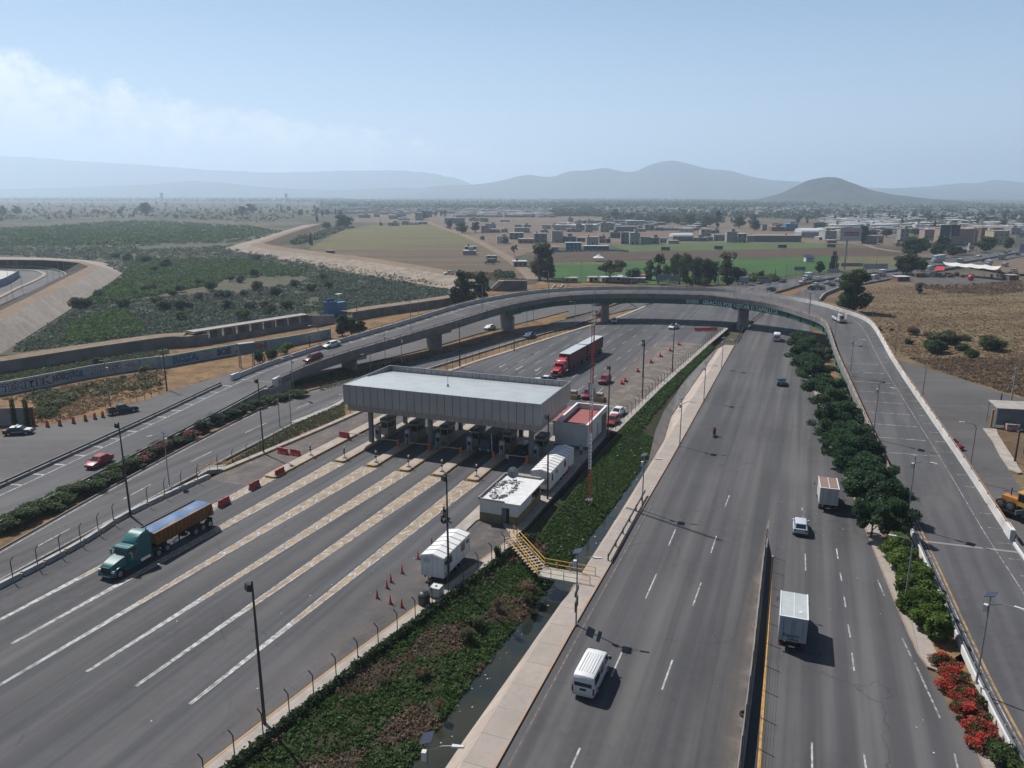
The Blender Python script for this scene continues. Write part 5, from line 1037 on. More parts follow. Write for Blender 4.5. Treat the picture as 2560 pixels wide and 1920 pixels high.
def tractor(o,col,x0,sleeper=True,zr=3.65,grille=M_BLACK,txt=None):
 """conventional tractor; x0 = back of the cab, nose towards +X"""
 P=paint(col);w=1.12
 b=MB();b.hexa([(x0,-w,1.0),(x0+1.9,-w,1.0),(x0+1.9,w,1.0),(x0,w,1.0)],[(x0,-w*.96,2.75),(x0+1.9,-w*.96,2.75),(x0+1.9,w*.96,2.75),(x0,w*.96,2.75)]);b.build('sleeper',P,o)
 b=MB();secs=[]
 for k,(x,z)in enumerate(((x0,zr),(x0+.5,zr-.02),(x0+1.0,zr-.16),(x0+1.45,zr-.42),(x0+1.8,2.95),(x0+1.95,2.76))):
  ww=w*(.96-.02*k);secs.append([(x,-ww,2.751),(x,ww,2.751),(x,ww*.97,max(2.76,z-.18)),(x,ww*.8,z),(x,-ww*.8,z),(x,-ww*.97,max(2.76,z-.18))])
 b.loft(secs);b.build('roof_fairing',P,o,40)
 b=MB();b.hexa([(x0+1.9,-w,1.0),(x0+3.1,-w*.97,1.0),(x0+3.1,w*.97,1.0),(x0+1.9,w,1.0)],[(x0+1.9,-w,1.75),(x0+3.15,-w*.97,1.75),(x0+3.15,w*.97,1.75),(x0+1.9,w,1.75)]);b.hexa([(x0+1.9,-w,1.75),(x0+3.15,-w*.96,1.75),(x0+3.15,w*.96,1.75),(x0+1.9,w,1.75)],[(x0+1.9,-w*.92,2.6),(x0+2.65,-w*.86,2.6),(x0+2.65,w*.86,2.6),(x0+1.9,w*.92,2.6)]);b.box(x0+1.9,x0+3.0,-w*.86,w*.86,2.601,2.7);b.build('cab',P,o)
 b=MB();b.hexa([(x0+2.70,-.84,2.52),(x0+3.14,-.98,1.82),(x0+3.18,-.98,1.84),(x0+2.74,-.84,2.56)],[(x0+2.70,.84,2.52),(x0+3.14,.98,1.82),(x0+3.18,.98,1.84),(x0+2.74,.84,2.56)]);b.build('windscreen',M_GLASS,o)
 b=MB();b.hexa([(x0+2.5,-1.0,2.55),(x0+3.05,-.98,2.5),(x0+3.05,.98,2.5),(x0+2.5,1.0,2.55)],[(x0+2.5,-1.0,2.72),(x0+2.95,-.98,2.66),(x0+2.95,.98,2.66),(x0+2.5,1.0,2.72)]);b.build('sun_visor',P,o)
 b=MB();secs=[]
 for x,zt,ww in((x0+3.1,1.95,.92),(x0+3.8,1.85,.88),(x0+4.5,1.68,.82),(x0+4.95,1.52,.75),(x0+5.1,1.3,.7)):secs.append([(x,-ww,.75),(x,ww,.75),(x,ww,zt-.25),(x,ww*.86,zt),(x,-ww*.86,zt),(x,-ww,zt-.25)])
 b.loft(secs);b.build('hood',P,o,40)
 b=MB();b.box(x0+5.06,x0+5.16,-.52,.52,.75,1.42);b.build('grille',grille,o)
 b=MB();b.hexa([(x0+4.75,-1.12,.42),(x0+5.3,-.9,.42),(x0+5.3,.9,.42),(x0+4.75,1.12,.42)],[(x0+4.75,-1.12,.74),(x0+5.26,-.9,.74),(x0+5.26,.9,.74),(x0+4.75,1.12,.74)]);b.build('bumper',P,o);b=MB();b.box(x0+5.3,x0+5.32,-.7,.7,.46,.58);b.build('bumper_trim',M_CHROME,o)
 for s in(-1,1):
  secs=[]
  for i in range(9):
   a=math.pi*i/8;secs.append([(x0+4.35+.74*math.cos(a),s*.78,.55+.74*math.sin(a)),(x0+4.35+.74*math.cos(a),s*1.15,.55+.72*math.sin(a)),(x0+4.35+.62*math.cos(a),s*1.15,.55+.62*math.sin(a)),(x0+4.35+.62*math.cos(a),s*.78,.55+.62*math.sin(a))])
  b=MB();b.loft(secs if s>0 else[q[::-1]for q in secs]);b.build('fender',P,o,40);wheel(o,x0+4.35,s*.98,.5,.3)
  b=MB();b.box(x0+4.9,x0+5.12,min(s*.74,s*1.05),max(s*.74,s*1.05),.86,1.1);b.build('headlight',M_HEAD,o)
  b=MB();b.hexa([(x0+2.0,s*w*.995,1.8),(x0+2.95,s*w*.975,1.8),(x0+2.95,s*w*1.0,1.8),(x0+2.0,s*w*1.02,1.8)],[(x0+2.0,s*w*.925,2.5),(x0+2.6,s*w*.88,2.5),(x0+2.6,s*w*.91,2.5),(x0+2.0,s*w*.955,2.5)]);b.build('side_window',M_GLASS,o)
  b=MB();b.tube([(x0+2.9,s*1.05,1.7),(x0+3.0,s*1.4,1.9)],.025,5);b.box(x0+2.92,x0+3.05,min(s*1.3,s*1.52),max(s*1.3,s*1.52),1.7,2.35);b.build('mirror',M_CHROME,o)
  b=MB();b.tube([(x0+.35,s*1.0,.7),(x0+1.7,s*1.0,.7)],.3,12);b.build('fuel_tank',M_CHROME if s>0 else M_GALV,o);b=MB();b.hexa([(x0-.1,min(s*1.0,s*1.14),.45),(x0+3.6,min(s*1.0,s*1.14),.45),(x0+3.6,max(s*1.0,s*1.14),.45),(x0-.1,max(s*1.0,s*1.14),.45)],[(x0-.1,min(s*1.0,s*1.14),.95),(x0+3.6,min(s*1.0,s*1.14),.95),(x0+3.6,max(s*1.0,s*1.14),.95),(x0-.1,max(s*1.0,s*1.14),.95)]);b.build('side_skirt',P,o)
 b=MB();b.tube([(x0+.12,.75,1.2),(x0+.12,.75,zr+.35)],.07,8);b.tube([(x0+.12,-.75,1.2),(x0+.12,-.75,zr+.15)],.07,8);b.build('exhaust_stack',M_CHROME,o)
 b=MB();b.box(x0-2.9,x0+4.9,-.42,.42,.55,.95);b.build('chassis',M_BLACK,o)
 if txt:letters('cab_lettering',txt,.5,mat('lettering_white',(.75,.75,.74),.6),o,(x0+1.72,0,zr-.43),(R(58),0,R(90)),.004,.01)
# --- teal tractor with the orange tipper trailer (front axle at s 53.1, rear axle at 65.8)
def hd(v):return math.atan2(v.y,v.x)
fa,ra=at('Y1',530,1405),at('Y1',1920,610);dirv=(fa-ra).normalized();side=Vector((-dirv.y,dirv.x,0));base=fa-side*1.05;base=Vector((base.x,base.y,0))
tt=thing('dump_truck','teal conventional truck pulling an orange tipper trailer under a blue tarpaulin','truck',base-dirv*4.35,hd(dirv))
tractor(tt,(.008,.125,.132),0)
for x in(-.85,-2.15):dual(tt,x)
TR=mat('tipper_paint',(.30,.135,.028),.6,c2=(.22,.10,.03),scale=.8)
b=MB();f0,f1=-.95,-9.55
b.hexa([(f1,-.62,1.25),(f0-.3,-.62,1.25),(f0-.3,.62,1.25),(f1,.62,1.25)],[(f1+.15,-1.2,2.95),(f0+.45,-1.2,2.95),(f0+.45,1.2,2.95),(f1+.15,1.2,2.95)]);b.build('tipper_body',TR,tt)
b=MB()
for s in(-1,1):
 for i in range(15):
  k=i/14;xb=f1+(f0-.3-f1)*k;xt=f1+.15+(f0+.45-f1-.15)*k;b.bar((xb,s*.645,1.25),(xt,s*1.225,2.93),.09,.09)
 b.bar((f1+.1,s*1.22,2.9),(f0+.45,s*1.22,2.9),.12,.16);b.bar((f1,s*.66,1.25),(f0-.3,s*.66,1.25),.1,.14)
b.build('tipper_ribs',TR,tt)
b=MB();b.hexa([(f1-.45,-1.0,1.35),(f1-.02,-1.0,1.25),(f1-.02,1.0,1.25),(f1-.45,1.0,1.35)],[(f1-.02,-1.2,2.7),(f1+.13,-1.2,2.95),(f1+.13,1.2,2.95),(f1-.02,1.2,2.7)]);b.build('tailgate',TR,tt)
b=MB();n=22;rr=random.Random(5);grid=[]
for i in range(n+1):
 k=i/n;x=f1+.15+(f0+.4-f1-.15)*k;row=[]
 for j in range(7):
  y=-1.16+2.32*j/6;z=2.97+.16*math.sin(math.pi*j/6)*(.5+.5*math.sin(i*.7))-.05+rr.uniform(-.03,.03)+(.05 if 0<j<6 else 0);row.append((x,y,z))
 grid.append(row)
b.loft(grid,0,False,False);b.build('tarpaulin',mat('blue_tarpaulin',(.035,.10,.24),.6,c2=(.06,.15,.30),scale=1.6,stretch=(.6,2,1)),tt,60)
b=MB();b.bar((f1+.1,-1.2,3.05),(f0+.4,-1.2,3.05),.1,.1);b.build('tarp_roll',M_BLACK,tt)
b=MB();b.box(f1+.1,f0-.6,-.5,-.3,.95,1.2);b.box(f1+.1,f0-.6,.3,.5,.95,1.2);b.box(f1-.1,f1+.1,-1,1,.75,.95)
for s in(-1,1):b.bar((-4.6,s*.55,.25),(-4.6,s*.55,1.0),.12,.12);b.bar((-3.6,s*.8,.75),(-5.3,s*.8,.9),.1,.05)
b.build('trailer_frame',M_BLACK,tt)
for x in(-6.6,-7.8,-8.95):dual(tt,x)
b=MB()
for s in(-1,1):b.box(f1+.05,f1+.1,min(s*.55,s*1.1),max(s*.55,s*1.1),.3,1.1)
b.build('mud_flap',M_RUBBER,tt)
# --- red double trailer truck
f_=at('Y2',640,1380);r_=at('Y2',1730,720);dirv=(f_-r_).normalized();side=Vector((-dirv.y,dirv.x,0));p0=f_-side*1.0-dirv*.4
rt=thing('articulated_truck','bright red truck hauling two red trailers with pale roofs','truck',p0-dirv*5.0,hd(dirv))
tractor(rt,(.50,.006,.020),0,zr=3.5,txt='TRANSMEX')
CUR=mat('red_curtain_side',(.165,.018,.026),.6,c2=(.12,.015,.022),scale=1.5,stretch=(6,1,.3));GRF=mat('pale_trailer_roof',(.52,.56,.58),.5,c2=(.45,.49,.51),scale=.7)
for x1,x0_ in((-.55,-12.2),(-13.0,-25.2)):
 b=MB();b.box(x0_,x1,-1.28,1.28,1.25,4.1);b.build('trailer_body',CUR,rt);b=MB();b.box(x0_-.03,x1+.03,-1.3,1.3,4.102,4.18);b.build('trailer_roof',GRF,rt)
 b=MB();b.box(x1+.001,x1+.05,-1.25,1.25,1.3,4.05);b.build('front_wall',mat('trailer_front',(.05,.035,.035),.5),rt);b=MB();b.box(x0_+.2,x1-.3,-.6,.6,.85,1.249);b.build('trailer_frame',M_BLACK,rt)
 b=MB();
 for s in(-1,1):b.box(x0_+3.5,x1-3.2,min(s*1.05,s*1.2),max(s*1.05,s*1.2),.55,1.248)
 b.build('side_guard',mat('guard_red_dark',(.10,.014,.018),.6),rt)
 for x in(x0_+.9,x0_+2.15):dual(rt,x,.5,.5,1.0)
for x in(-.9,-2.2,-14.4):dual(rt,x,.5,.5,1.0)
# --- vehicles of the two carriageways
DH=RZ
def place(fn,lab,t,x,y,z,dx,hdg,*a,**k):
 p=at(t,x,y,z);q=p+Vector((math.cos(hdg),math.sin(hdg),0))*dx;return fn(lab,(q.x,q.y,z if 'gz' not in k else k.pop('gz')),hdg,*a,**k)
def place0(fn,lab,t,x,y,hdg,*a,z=0.0,dx=0.0,**k):
 p=at(t,x,y,z);q=p+Vector((math.cos(hdg),math.sin(hdg),0))*dx;return fn(lab,(q.x,q.y,z),hdg,*a,**k)
place0(van,'white ribbed roof van driving away, nearest vehicle on the highway','S',1455,1752,DH-.02,dx=2.75)
bt=place0(boxtruck,'pale box truck with a white cross on its grey roof beside the central wall','S',1977,1632,DH+.02,(.42,.47,.52),(.6,.62,.62),(.46,.50,.51),z=0,dx=3.35)
b=MB();b.box(-2.2,-1.85,-.7,-.4,3.32,3.335);b.build('roof_patch',M_WWALL,bt)
letters('door_lettering','Reparto',.42,mat('lettering_dark',(.03,.035,.06),.6),bt,(-3.235,.1,1.55),(R(90),0,R(-90)),.003,.01);letters('door_lettering','LOCAL',.3,mat('lettering_dark',(.03,.035,.06),.6),bt,(-3.235,-.1,1.22),(R(90),0,R(-90)),.003,.01)
place0(boxtruck,'white box truck with a rusty brown roof and red cab, near the hedge','T6',1080,925,DH+.05,(.58,.58,.58),(.30,.02,.03),(.27,.17,.13),z=0,dx=3.1,Hb=3.1,L=4.2,Wb=2.2)
place0(car,'silver hatchback driving away ahead of the pale box truck','T6',922,1066,DH+.03,'hatch',(.50,.54,.60),dx=1.95)
place0(car,'dark green sedan alone on the highway below the hedge trees','T6',812,200,DH+.02,'sedan',(.02,.06,.065),dx=2.2)
place0(van,'white van at the edge of the overpass shadow on the highway','T3',786,1094,DH+.02,dx=2.6)
place0(car,'white car partly hidden under the green girder at the overpass','T3',897,968,DH+.1,'hatch',(.7,.71,.72),dx=2.2)
UH=DH+math.pi
place0(car,'white sedan coming out of the overpass shadow on the plaza','Z2',1935,872,UH-.25,'sedan',(.7,.72,.72),dx=-1.9)
place0(car,'pale car in the overpass shadow beside the big round pier','Z2',1010,772,UH+.25,'hatch',(.55,.62,.63),dx=-1.8)
def bedload(o):
 b=MB();rr=random.Random(9)
 for i in range(9):
  x=rr.uniform(-2.4,-1.1);y=rr.uniform(-.6,.6);w=rr.uniform(.2,.42);b.hexa([(x-w,y-w,.64),(x+w,y-w,.64),(x+w,y+w,.64),(x-w,y+w,.64)],[(x-w*.7,y-w*.8,1.1+w),(x+w*.6,y-w*.5,1.0+w*1.3),(x+w*.7,y+w*.6,1.15+w),(x-w*.5,y+w*.8,1.0+w)])
 b.build('dark_load',M_BLACK,o)
pk=at('Y2',250,1335,1.6);pickup('white pickup with dark load crossing in front of the red truck',(pk.x,pk.y,0),hd(-NV)+.15,(.72,.74,.74),bedload)
place0(car,'dark red car approaching the booths behind the canopy','Y5',1265,318,UH-.05,'suv',(.22,.008,.028),dx=-1.7)
place0(car,'maroon car between the two guarded cabinets','Y5',850,700,UH,'suv',(.24,.01,.03),dx=-1.8)
place0(car,'white sedan parked by the fence beside the red roofed building','Y5',1555,1150,UH-.12,'sedan',(.72,.74,.75),dx=-1.9)
place0(car,'small red car half hidden behind the black pole by the white building','Y5',1490,1330,UH-.05,'hatch',(.28,.02,.02),dx=-.6)
o=rf(105.5,-43.9);boxtruck('dark truck paying at the booth under the canopy',(o.x,o.y,0),UH,(.05,.055,.06),(.05,.12,.15),(.06,.065,.07),L=4.0,Hb=2.7,Wb=2.1,rails=False)
o=rf(105,-38.5);car('dark car waiting in the last lane under the canopy',(o.x,o.y,0),UH,'suv',(.025,.04,.055))
def ramp_z(p):
 k=min(range(NN),key=lambda j:((near[j]+nrm[j]*5).xy-p.xy).length);q=max(0,min(WD,(p-near[k]).xy.dot(nrm[k].xy)));return cross(k,q).z,k
def on_ramp(fn,lab,t,x,y,z,fl,*a,**kw):
 p=at(t,x,y,z)
 for _ in range(4):z,k=ramp_z(p);p=at(t,x,y,z)
 d=(near[min(k+2,NN-1)]-near[max(k-2,0)]).normalized();h=math.atan2(d.y,d.x)+(math.pi if fl else 0);o=fn(lab,(p.x,p.y,z+.01),h,*a,**kw);o.rotation_euler=(0,math.asin(max(-.2,min(.2,-d.z)))*(1 if not fl else-1),h);return o
on_ramp(car,'bright red sedan coming down the left ramp beside the flowering bushes','T4',640,725,0,True,'sedan',(.42,.03,.035))
on_ramp(car,'maroon small car on the left ramp behind the white sedan','Y7',1180,855,3,True,'suv',(.16,.012,.02))
on_ramp(car,'white sedan climbing the curved ramp above the first pier','Y7',1420,672,4,True,'sedan',(.68,.72,.72))
SR=at('T2',1500,1030,-.7)-at('T2',1000,1150,-.7)
place0(car,'white sedan on the service road left of the second pier','T2',1092,1140,hd(-SR),'sedan',(.7,.72,.7),z=-.7)
place0(car,'blue car on the left road beside the plaza fence','T2',1348,1192,hd(-SR),'sedan',(.02,.09,.24),z=-.7)
place0(car,'maroon car emerging behind the round bridge pier on the left road','Z2',745,650,hd(-SR),'suv',(.2,.015,.025),z=-.7)
place0(van,'white van with sun glare on its windscreen under the overpass','Z2',728,470,hd(-SR)-.05,z=-.7,hi=2.5,L=5.8)
ph=hd(at('Y6',420,1290,-.7)-at('Y6',60,1310,-.7))
po=place0(car,'dark police car with white roof parked by the grey wall','Y6',255,1292,ph,'sedan',(.01,.025,.04),(.72,.73,.72),z=-.7)
b=MB();b.box(-.35,-.1,-.55,.55,1.43,1.58);b.build('light_bar',M_WWALL,po);b=MB();b.hexa([(1.0,-.7,.945),(1.9,-.68,.845),(1.9,.68,.845),(1.0,.7,.945)],[(1.0,-.7,.962),(1.9,-.68,.862),(1.9,.68,.862),(1.0,.7,.962)]);b.build('white_hood_panel',M_WWALL,po)
letters('door_lettering','POLICIA DE TRANSITO',.19,mat('lettering_white',(.7,.7,.7),.6),po,(0,-.868,.62),(R(90),0,0),.003,.004)
pickup_dark=place0(pickup,'black pickup parked by the fence posts at the roadside','Y6',1620,1012,hd(at('Y6',1850,950,-.7)-at('Y6',1430,1020,-.7)),(.012,.016,.02),z=-.7)
def stakes(o):
 b=MB()
 for s in(-1,1):
  for x in(-2.55,-2.1,-1.6,-1.1):b.bar((x,s*.88,1.1),(x,s*.88,2.5),.06,.06)
  for z in(1.35,1.75,2.15,2.45):b.bar((-2.6,s*.88,z),(-1.05,s*.88,z),.05,.12)
 for z in(1.75,2.15,2.45):b.bar((-1.02,-.88,z),(-1.02,.88,z),.05,.12)
 b.build('stake_sides',M_WWALL,o);b=MB();b.hexa([(-2.4,-.3,.63),(-1.9,-.3,.63),(-1.9,.5,.63),(-2.4,.5,.63)],[(-2.3,-.2,1.9),(-2.0,-.2,1.9),(-2.0,.3,1.85),(-2.3,.3,1.85)]);b.build('load',mat('load_brown',(.12,.07,.055),.9),o)
on_ramp(pickup,'white stake sided truck climbing the overpass','Z4',240,1120,7,True,(.66,.68,.68),stakes)
place0(car,'small red car beyond the white wall of the right ramp','Z5',1005,1420,R(-62),'hatch',(.20,.012,.025),z=0)
gr=thing('road_grader','orange yellow road grader on a flatbed at the right edge','grader',at('Z6',2110,1330,0),R(-64));GY=mat('machine_orange',(.55,.20,.025),.5,c2=(.42,.16,.03),scale=2)
b=MB();b.box(-2.2,-.2,-.55,.55,1.5,2.5);b.box(.9,3.8,-.25,.25,1.9,2.3);b.box(-2.6,-2.2,-.9,.9,1.3,1.9);b.build('engine_body',GY,gr)
b=MB()
for x in(-.2,.85):
 for y in(-.7,.62):b.box(x,x+.08,y,y+.08,1.8,3.4)
b.box(-.3,1.05,-.85,.85,3.4,3.55);b.box(-.2,.93,-.7,.7,1.8,2.3);b.build('cab',mat('machine_yellow',(.52,.30,.05),.5),gr)
b=MB();b.box(-.18,.9,-.64,.64,2.31,3.39);b.build('cab_glass',M_GLASS,gr);b=MB();b.bar((.3,-1.6,1.2),(1.3,1.5,1.2),.12,.6);b.build('blade',M_STEEL,gr)
for x in(-1.9,-.7,3.6):
 for s in(-1,1):wheel(gr,x,s*.95,.0+.62,.4)
for c in gr.children:
 if c.name.startswith('wheel'):c.location.z=.95
b=MB();b.tube([(-1.5,.2,2.5),(-1.5,.2,3.5)],.07,6);b.build('exhaust',M_BLACK,gr);b=MB();b.box(-3.4,4.6,-1.3,1.3,.75,.95);b.box(-3.4,4.6,-.5,.5,.4,.749);b.build('flatbed',M_BLACK,gr)
for x in(-2.7,-1.6,3.2):
 for s in(-1,1):wheel(gr,x,s*1.05,.42,.4)
b=MB();b.box(4.7,6.3,-1.15,1.15,.6,2.5);b.build('lorry_cab',mat('lorry_dark',(.03,.035,.04),.5),gr)
E1=hd(at('V1',1270,1030)-at('V1',860,1130));E2=hd(at('V1',1250,960)-at('V1',620,1080));E3=hd(at('Z4',1500,520)-at('Z4',700,640))
FT=[(car,'dark car at the roadside entering the far carriageway','V1',365,1078,E2+math.pi,('suv',(.03,.04,.06))),(pickup,'white pickup with dark load on the far left carriageway','V1',690,1090,E2+math.pi,((.6,.62,.63),bedload)),(boxtruck,'white box truck on the far left carriageway beyond the pickup','V1',770,1035,E2+math.pi,((.55,.58,.6),(.6,.62,.63),(.6,.62,.63))),
(pickup,'white pickup next to the far concrete barrier','V1',940,1050,E2,((.62,.63,.63),)),(pickup,'dark pickup nearest the dirt median on the far carriageway','V1',840,1195,E1,((.05,.055,.065),)),(car,'white suv overtaking the dark pickups','V1',905,1145,E1,('suv',(.55,.57,.6))),(pickup,'dark loaded pickup beside the white dashes on the far carriageway','V1',990,1195,E1,((.04,.05,.06),bedload)),
(car,'silver sedan behind the big roadside tree','V1',1097,1105,E1,('sedan',(.42,.45,.48))),(car,'black sedan left of the big roadside tree','V1',1172,1135,E1,('sedan',(.02,.025,.03))),(car,'white car just left of the big roadside tree crown','V1',1262,1062,E1,('hatch',(.66,.68,.7))),
(van,'white minibus right of the big roadside tree','V1',1870,1020,E3,()),(boxtruck,'truck with red cab and pale box under the grey overhead sign','V1',1965,985,E3+math.pi,((.58,.58,.56),(.3,.02,.03),(.6,.6,.58))),(car,'red car near the green bush at the far curve','V1',2195,990,E3,('sedan',(.25,.02,.03))),
(pickup,'dark flatbed near the far road edge above the overpass','V1',185,1215,E2,((.04,.05,.06),bedload)),(car,'orange and white taxi by the roadside blue panel','V3',1950,975,E2,('sedan',(.45,.2,.1))),(boxtruck,'blue grey truck parked below the roadside trees','V3',1670,985,E2+math.pi,((.22,.30,.33),(.4,.5,.52),(.35,.42,.45))),
(van,'white minibus left of the red awning','V2',595,925,E3,()),(boxtruck,'grey box truck passing behind the white tarpaulin canopy','V2',1110,835,E3,((.36,.40,.44),(.4,.42,.45),(.5,.52,.55))),(boxtruck,'grey box truck far down the highway at the right','V2',1830,750,E3,((.30,.35,.38),(.3,.32,.35),(.45,.47,.5))),
(car,'white car alone on the distant carriageway','V2',1433,705,E3+math.pi,('suv',(.66,.67,.68))),(car,'pale car behind the blue roadside sign','V2',1605,785,E3,('hatch',(.5,.52,.55))),(car,'dark car beneath the blue billboard','V2',2110,680,E3,('suv',(.03,.035,.045))),(car,'grey car on the distant carriageway by the far trees','V2',1950,618,E3+math.pi,('sedan',(.3,.32,.35))),(car,'dark car following the grey one by the far trees','V2',1888,645,E3+math.pi,('sedan',(.06,.07,.08))),
(van,'white van parked under the trees by the big tan warehouse','V2',1255,630,E3,()),(pickup,'white flatbed truck in the roadside yard','V2',2040,965,E3,((.5,.56,.58),bedload)),(boxtruck,'white truck parked behind the tarpaulin canopy','V2',1590,870,E3+math.pi,((.45,.47,.48),(.5,.5,.5),(.5,.5,.5))),(van,'beige van parked in the roadside yard','V2',1885,870,E3,((.45,.45,.44),)),
(car,'teal grey car parked left of the tarpaulin canopy','V2',575,1050,R(10),('sedan',(.18,.24,.26))),(pickup,'old dark pickup parked beside the brick stall','V2',455,1045,R(8),((.06,.055,.055),)),(car,'red car behind the tarpaulin canopy','V2',1770,960,E3,('hatch',(.3,.04,.04))),(pickup,'white pickup on the dirt road of the levee','Z8',1300,572,R(200),((.66,.68,.68),))]
for fn,lab,t,x,y,h,a in FT:
 z=2.2 if t=='Z8' else(-.09 if(t=='V2' and y>840 and x<2100 and x not in(595,))else 0.0);place0(fn,lab,t,x,y,h,*a,z=z,**({'group':'traffic on the far highway'}))
wt_=place0(boxtruck,'white aerodynamic lorry with long trailer on the far carriageway','V2',690,800,E3+math.pi,(.55,.60,.63),(.62,.66,.67),(.6,.62,.63),L=13.5,Hb=4.0,Wb=2.6,group='traffic on the far highway',dx=-2)
place0(boxtruck,'dark lorry parked at the small block house beside the dirt track','Z8',1610,492,R(185),(.12,.12,.12),(.5,.5,.5),(.4,.4,.4),z=-1.0,L=4.5,Hb=3.0,group='traffic on the far highway')
def skin_body(name,joints,bones,mats,pick,parent):
 me=bpy.data.meshes.new(name);me.from_pydata([j[:3]for j in joints],bones,[]);o=bpy.data.objects.new(name,me);COL.objects.link(o)
 m=o.modifiers.new('s','SKIN');m.use_smooth_shade=True
 for v,j in zip(me.skin_vertices[0].data,joints):v.radius=(j[3],j[4]if len(j)>4 else j[3])
 me.skin_vertices[0].data[0].use_root=True
 o.modifiers.new('d','SUBSURF').levels=1
 dg=bpy.context.evaluated_depsgraph_get();m2=bpy.data.meshes.new_from_object(o.evaluated_get(dg));o.modifiers.clear();o.data=m2;bpy.data.meshes.remove(me)
 m2.materials.clear()
 for q in mats:m2.materials.append(q)
 for p in m2.polygons:p.material_index=pick(p.center)
 o.parent=parent;return o
SKIN=mat('skin_tone',(.30,.17,.11),.6)
def person(label,loc,rz,shirt,trousers,pose='stand',group='people'):
 o=thing('person',label,'person',loc,rz,group);sit=pose in('ride','sit')
 if pose=='stand':
  J=[(0,0,.95,.13,.10),(0,0,1.2,.13,.10),(0,0,1.42,.16,.10),(0,0,1.52,.055),(.01,0,1.62,.08),(.02,0,1.72,.085),
(0,.19,1.42,.06),(.04,.26,1.15,.045),(.14,.24,.93,.035),(.18,.23,.83,.035),(0,-.19,1.42,.06),(-.02,-.26,1.15,.045),(.05,-.27,.92,.035),(.07,-.27,.82,.035),
(0,.1,.88,.10),(.06,.11,.5,.07),(-.02,.11,.1,.05),(.14,.12,.04,.045),(0,-.1,.88,.10),(-.04,-.11,.5,.07),(-.1,-.11,.1,.05),(.06,-.12,.04,.045)]
 else:
  J=[(-.1,0,.85,.15,.12),(-.05,0,1.08,.14,.11),(.02,0,1.32,.17,.11),(.05,0,1.42,.055),(.07,0,1.5,.10),(.08,0,1.62,.125),
(.02,.2,1.32,.065),(.2,.3,1.1,.05),(.48,.3,1.03,.04),(.56,.29,1.03,.035),(.02,-.2,1.32,.065),(.2,-.3,1.1,.05),(.48,-.3,1.03,.04),(.56,-.29,1.03,.035),
(-.08,.11,.83,.11),(.32,.2,.78,.08),(.12,.2,.38,.055),(.3,.21,.33,.05),(-.08,-.11,.83,.11),(.32,-.2,.78,.08),(.12,-.2,.38,.055),(.3,-.21,.33,.05)]
 B=[(0,1),(1,2),(2,3),(3,4),(4,5),(2,6),(6,7),(7,8),(8,9),(2,10),(10,11),(11,12),(12,13),(0,14),(14,15),(15,16),(16,17),(0,18),(18,19),(19,20),(20,21)]
 zt=1.5 if pose=='stand' else 1.42;hip=.92 if pose=='stand' else .9
 skin_body('body',J,B,[SKIN,mat(shirt[0],shirt[1],.8),mat(trousers[0],trousers[1],.8),M_BLACK],
lambda c:0 if c.z>zt or(pose=='stand' and abs(c.y)>.2 and c.z<1.05)or(sit and c.x>.46 and c.z>.95)else(3 if c.z<(.12 if pose=='stand' else .36)else(2 if c.z<hip and(pose=='stand' or c.x>-.05 or c.z<.85)else 1)),o)
 hz=1.74 if pose=='stand' else 1.64;hx_=.02 if pose=='stand' else .08;b=MB()
 b.loft([[(hx_-.01+q*math.cos(i*math.pi/5),q*math.sin(i*math.pi/5),hz+z)for i in range(10)]for q,z in((.105,-.04),(.11,.02),(.085,.075),(.03,.1))]if not sit else[[(hx_+q*1.1*math.cos(i*math.pi/6),q*math.sin(i*math.pi/6),hz+z)for i in range(12)]for q,z in((.13,-.1),(.155,-.02),(.15,.06),(.1,.13),(.03,.155))]);b.build('hair' if not sit else 'helmet',mat('dark_hair',(.015,.012,.01),.7)if not sit else mat('red_helmet',(.35,.03,.04),.3),o,60)
 return o
def motorcycle(label,loc,rz,col):
 o=thing('motorcycle',label,'motorcycle',loc,rz,'motorcycles');P=paint(col)
 for x in(-.62,.68):
  b=MB();b.disc_y((x,0,.3),.3,.12,16,0,.27);w=b.build('wheel',M_RUBBER,o,30);b=MB();b.disc_y((x,0,.3),.18,.13,10);b.build('rim',M_RIM,w)
 b=MB();b.box(-.25,.3,-.14,.14,.28,.58);b.bar((-.62,.1,.3),(0,.1,.45),.05,.06);b.tube([(-.1,-.17,.32),(-.75,-.17,.42)],.05,6);b.build('engine',M_STEEL,o)
 b=MB();b.loft([[(x,w_*math.cos(i*math.pi/4),z+h_*math.sin(i*math.pi/4))for i in range(8)]for x,z,w_,h_ in((-.05,.72,.08,.06),(.15,.76,.16,.12),(.38,.76,.14,.11),(.5,.72,.06,.05))]);b.build('fuel_tank',P,o,50)
 b=MB();b.hexa([(-.75,-.1,.66),(-.05,-.13,.64),(-.05,.13,.64),(-.75,.1,.66)],[(-.78,-.09,.76),(-.05,-.12,.73),(-.05,.12,.73),(-.78,.09,.76)]);b.build('seat',M_BLACK,o)
 b=MB();b.bar((.68,.08,.3),(.48,.08,.95),.04,.04);b.bar((.68,-.08,.3),(.48,-.08,.95),.04,.04);b.tube([(.46,.36,1.02),(.5,0,.98),(.46,-.36,1.02)],.02,6);b.build('fork',M_CHROME,o)
 b=MB();b.cyl((.6,0,.78),.1,.16,10);b.build('headlight',M_HEAD,o);b=MB();b.box(-.82,-.74,-.08,.08,.6,.7);b.build('tail_light',M_TAIL,o)
 b=MB();b.box(.42,.95,-.09,.09,.6,.63);b.hexa([(.5,-.2,.62),(.68,-.16,.55),(.68,.16,.55),(.5,.2,.62)],[(.45,-.2,1.0),(.58,-.15,1.05),(.58,.15,1.05),(.45,.2,1.0)]);b.build('fairing',P,o)
 return o
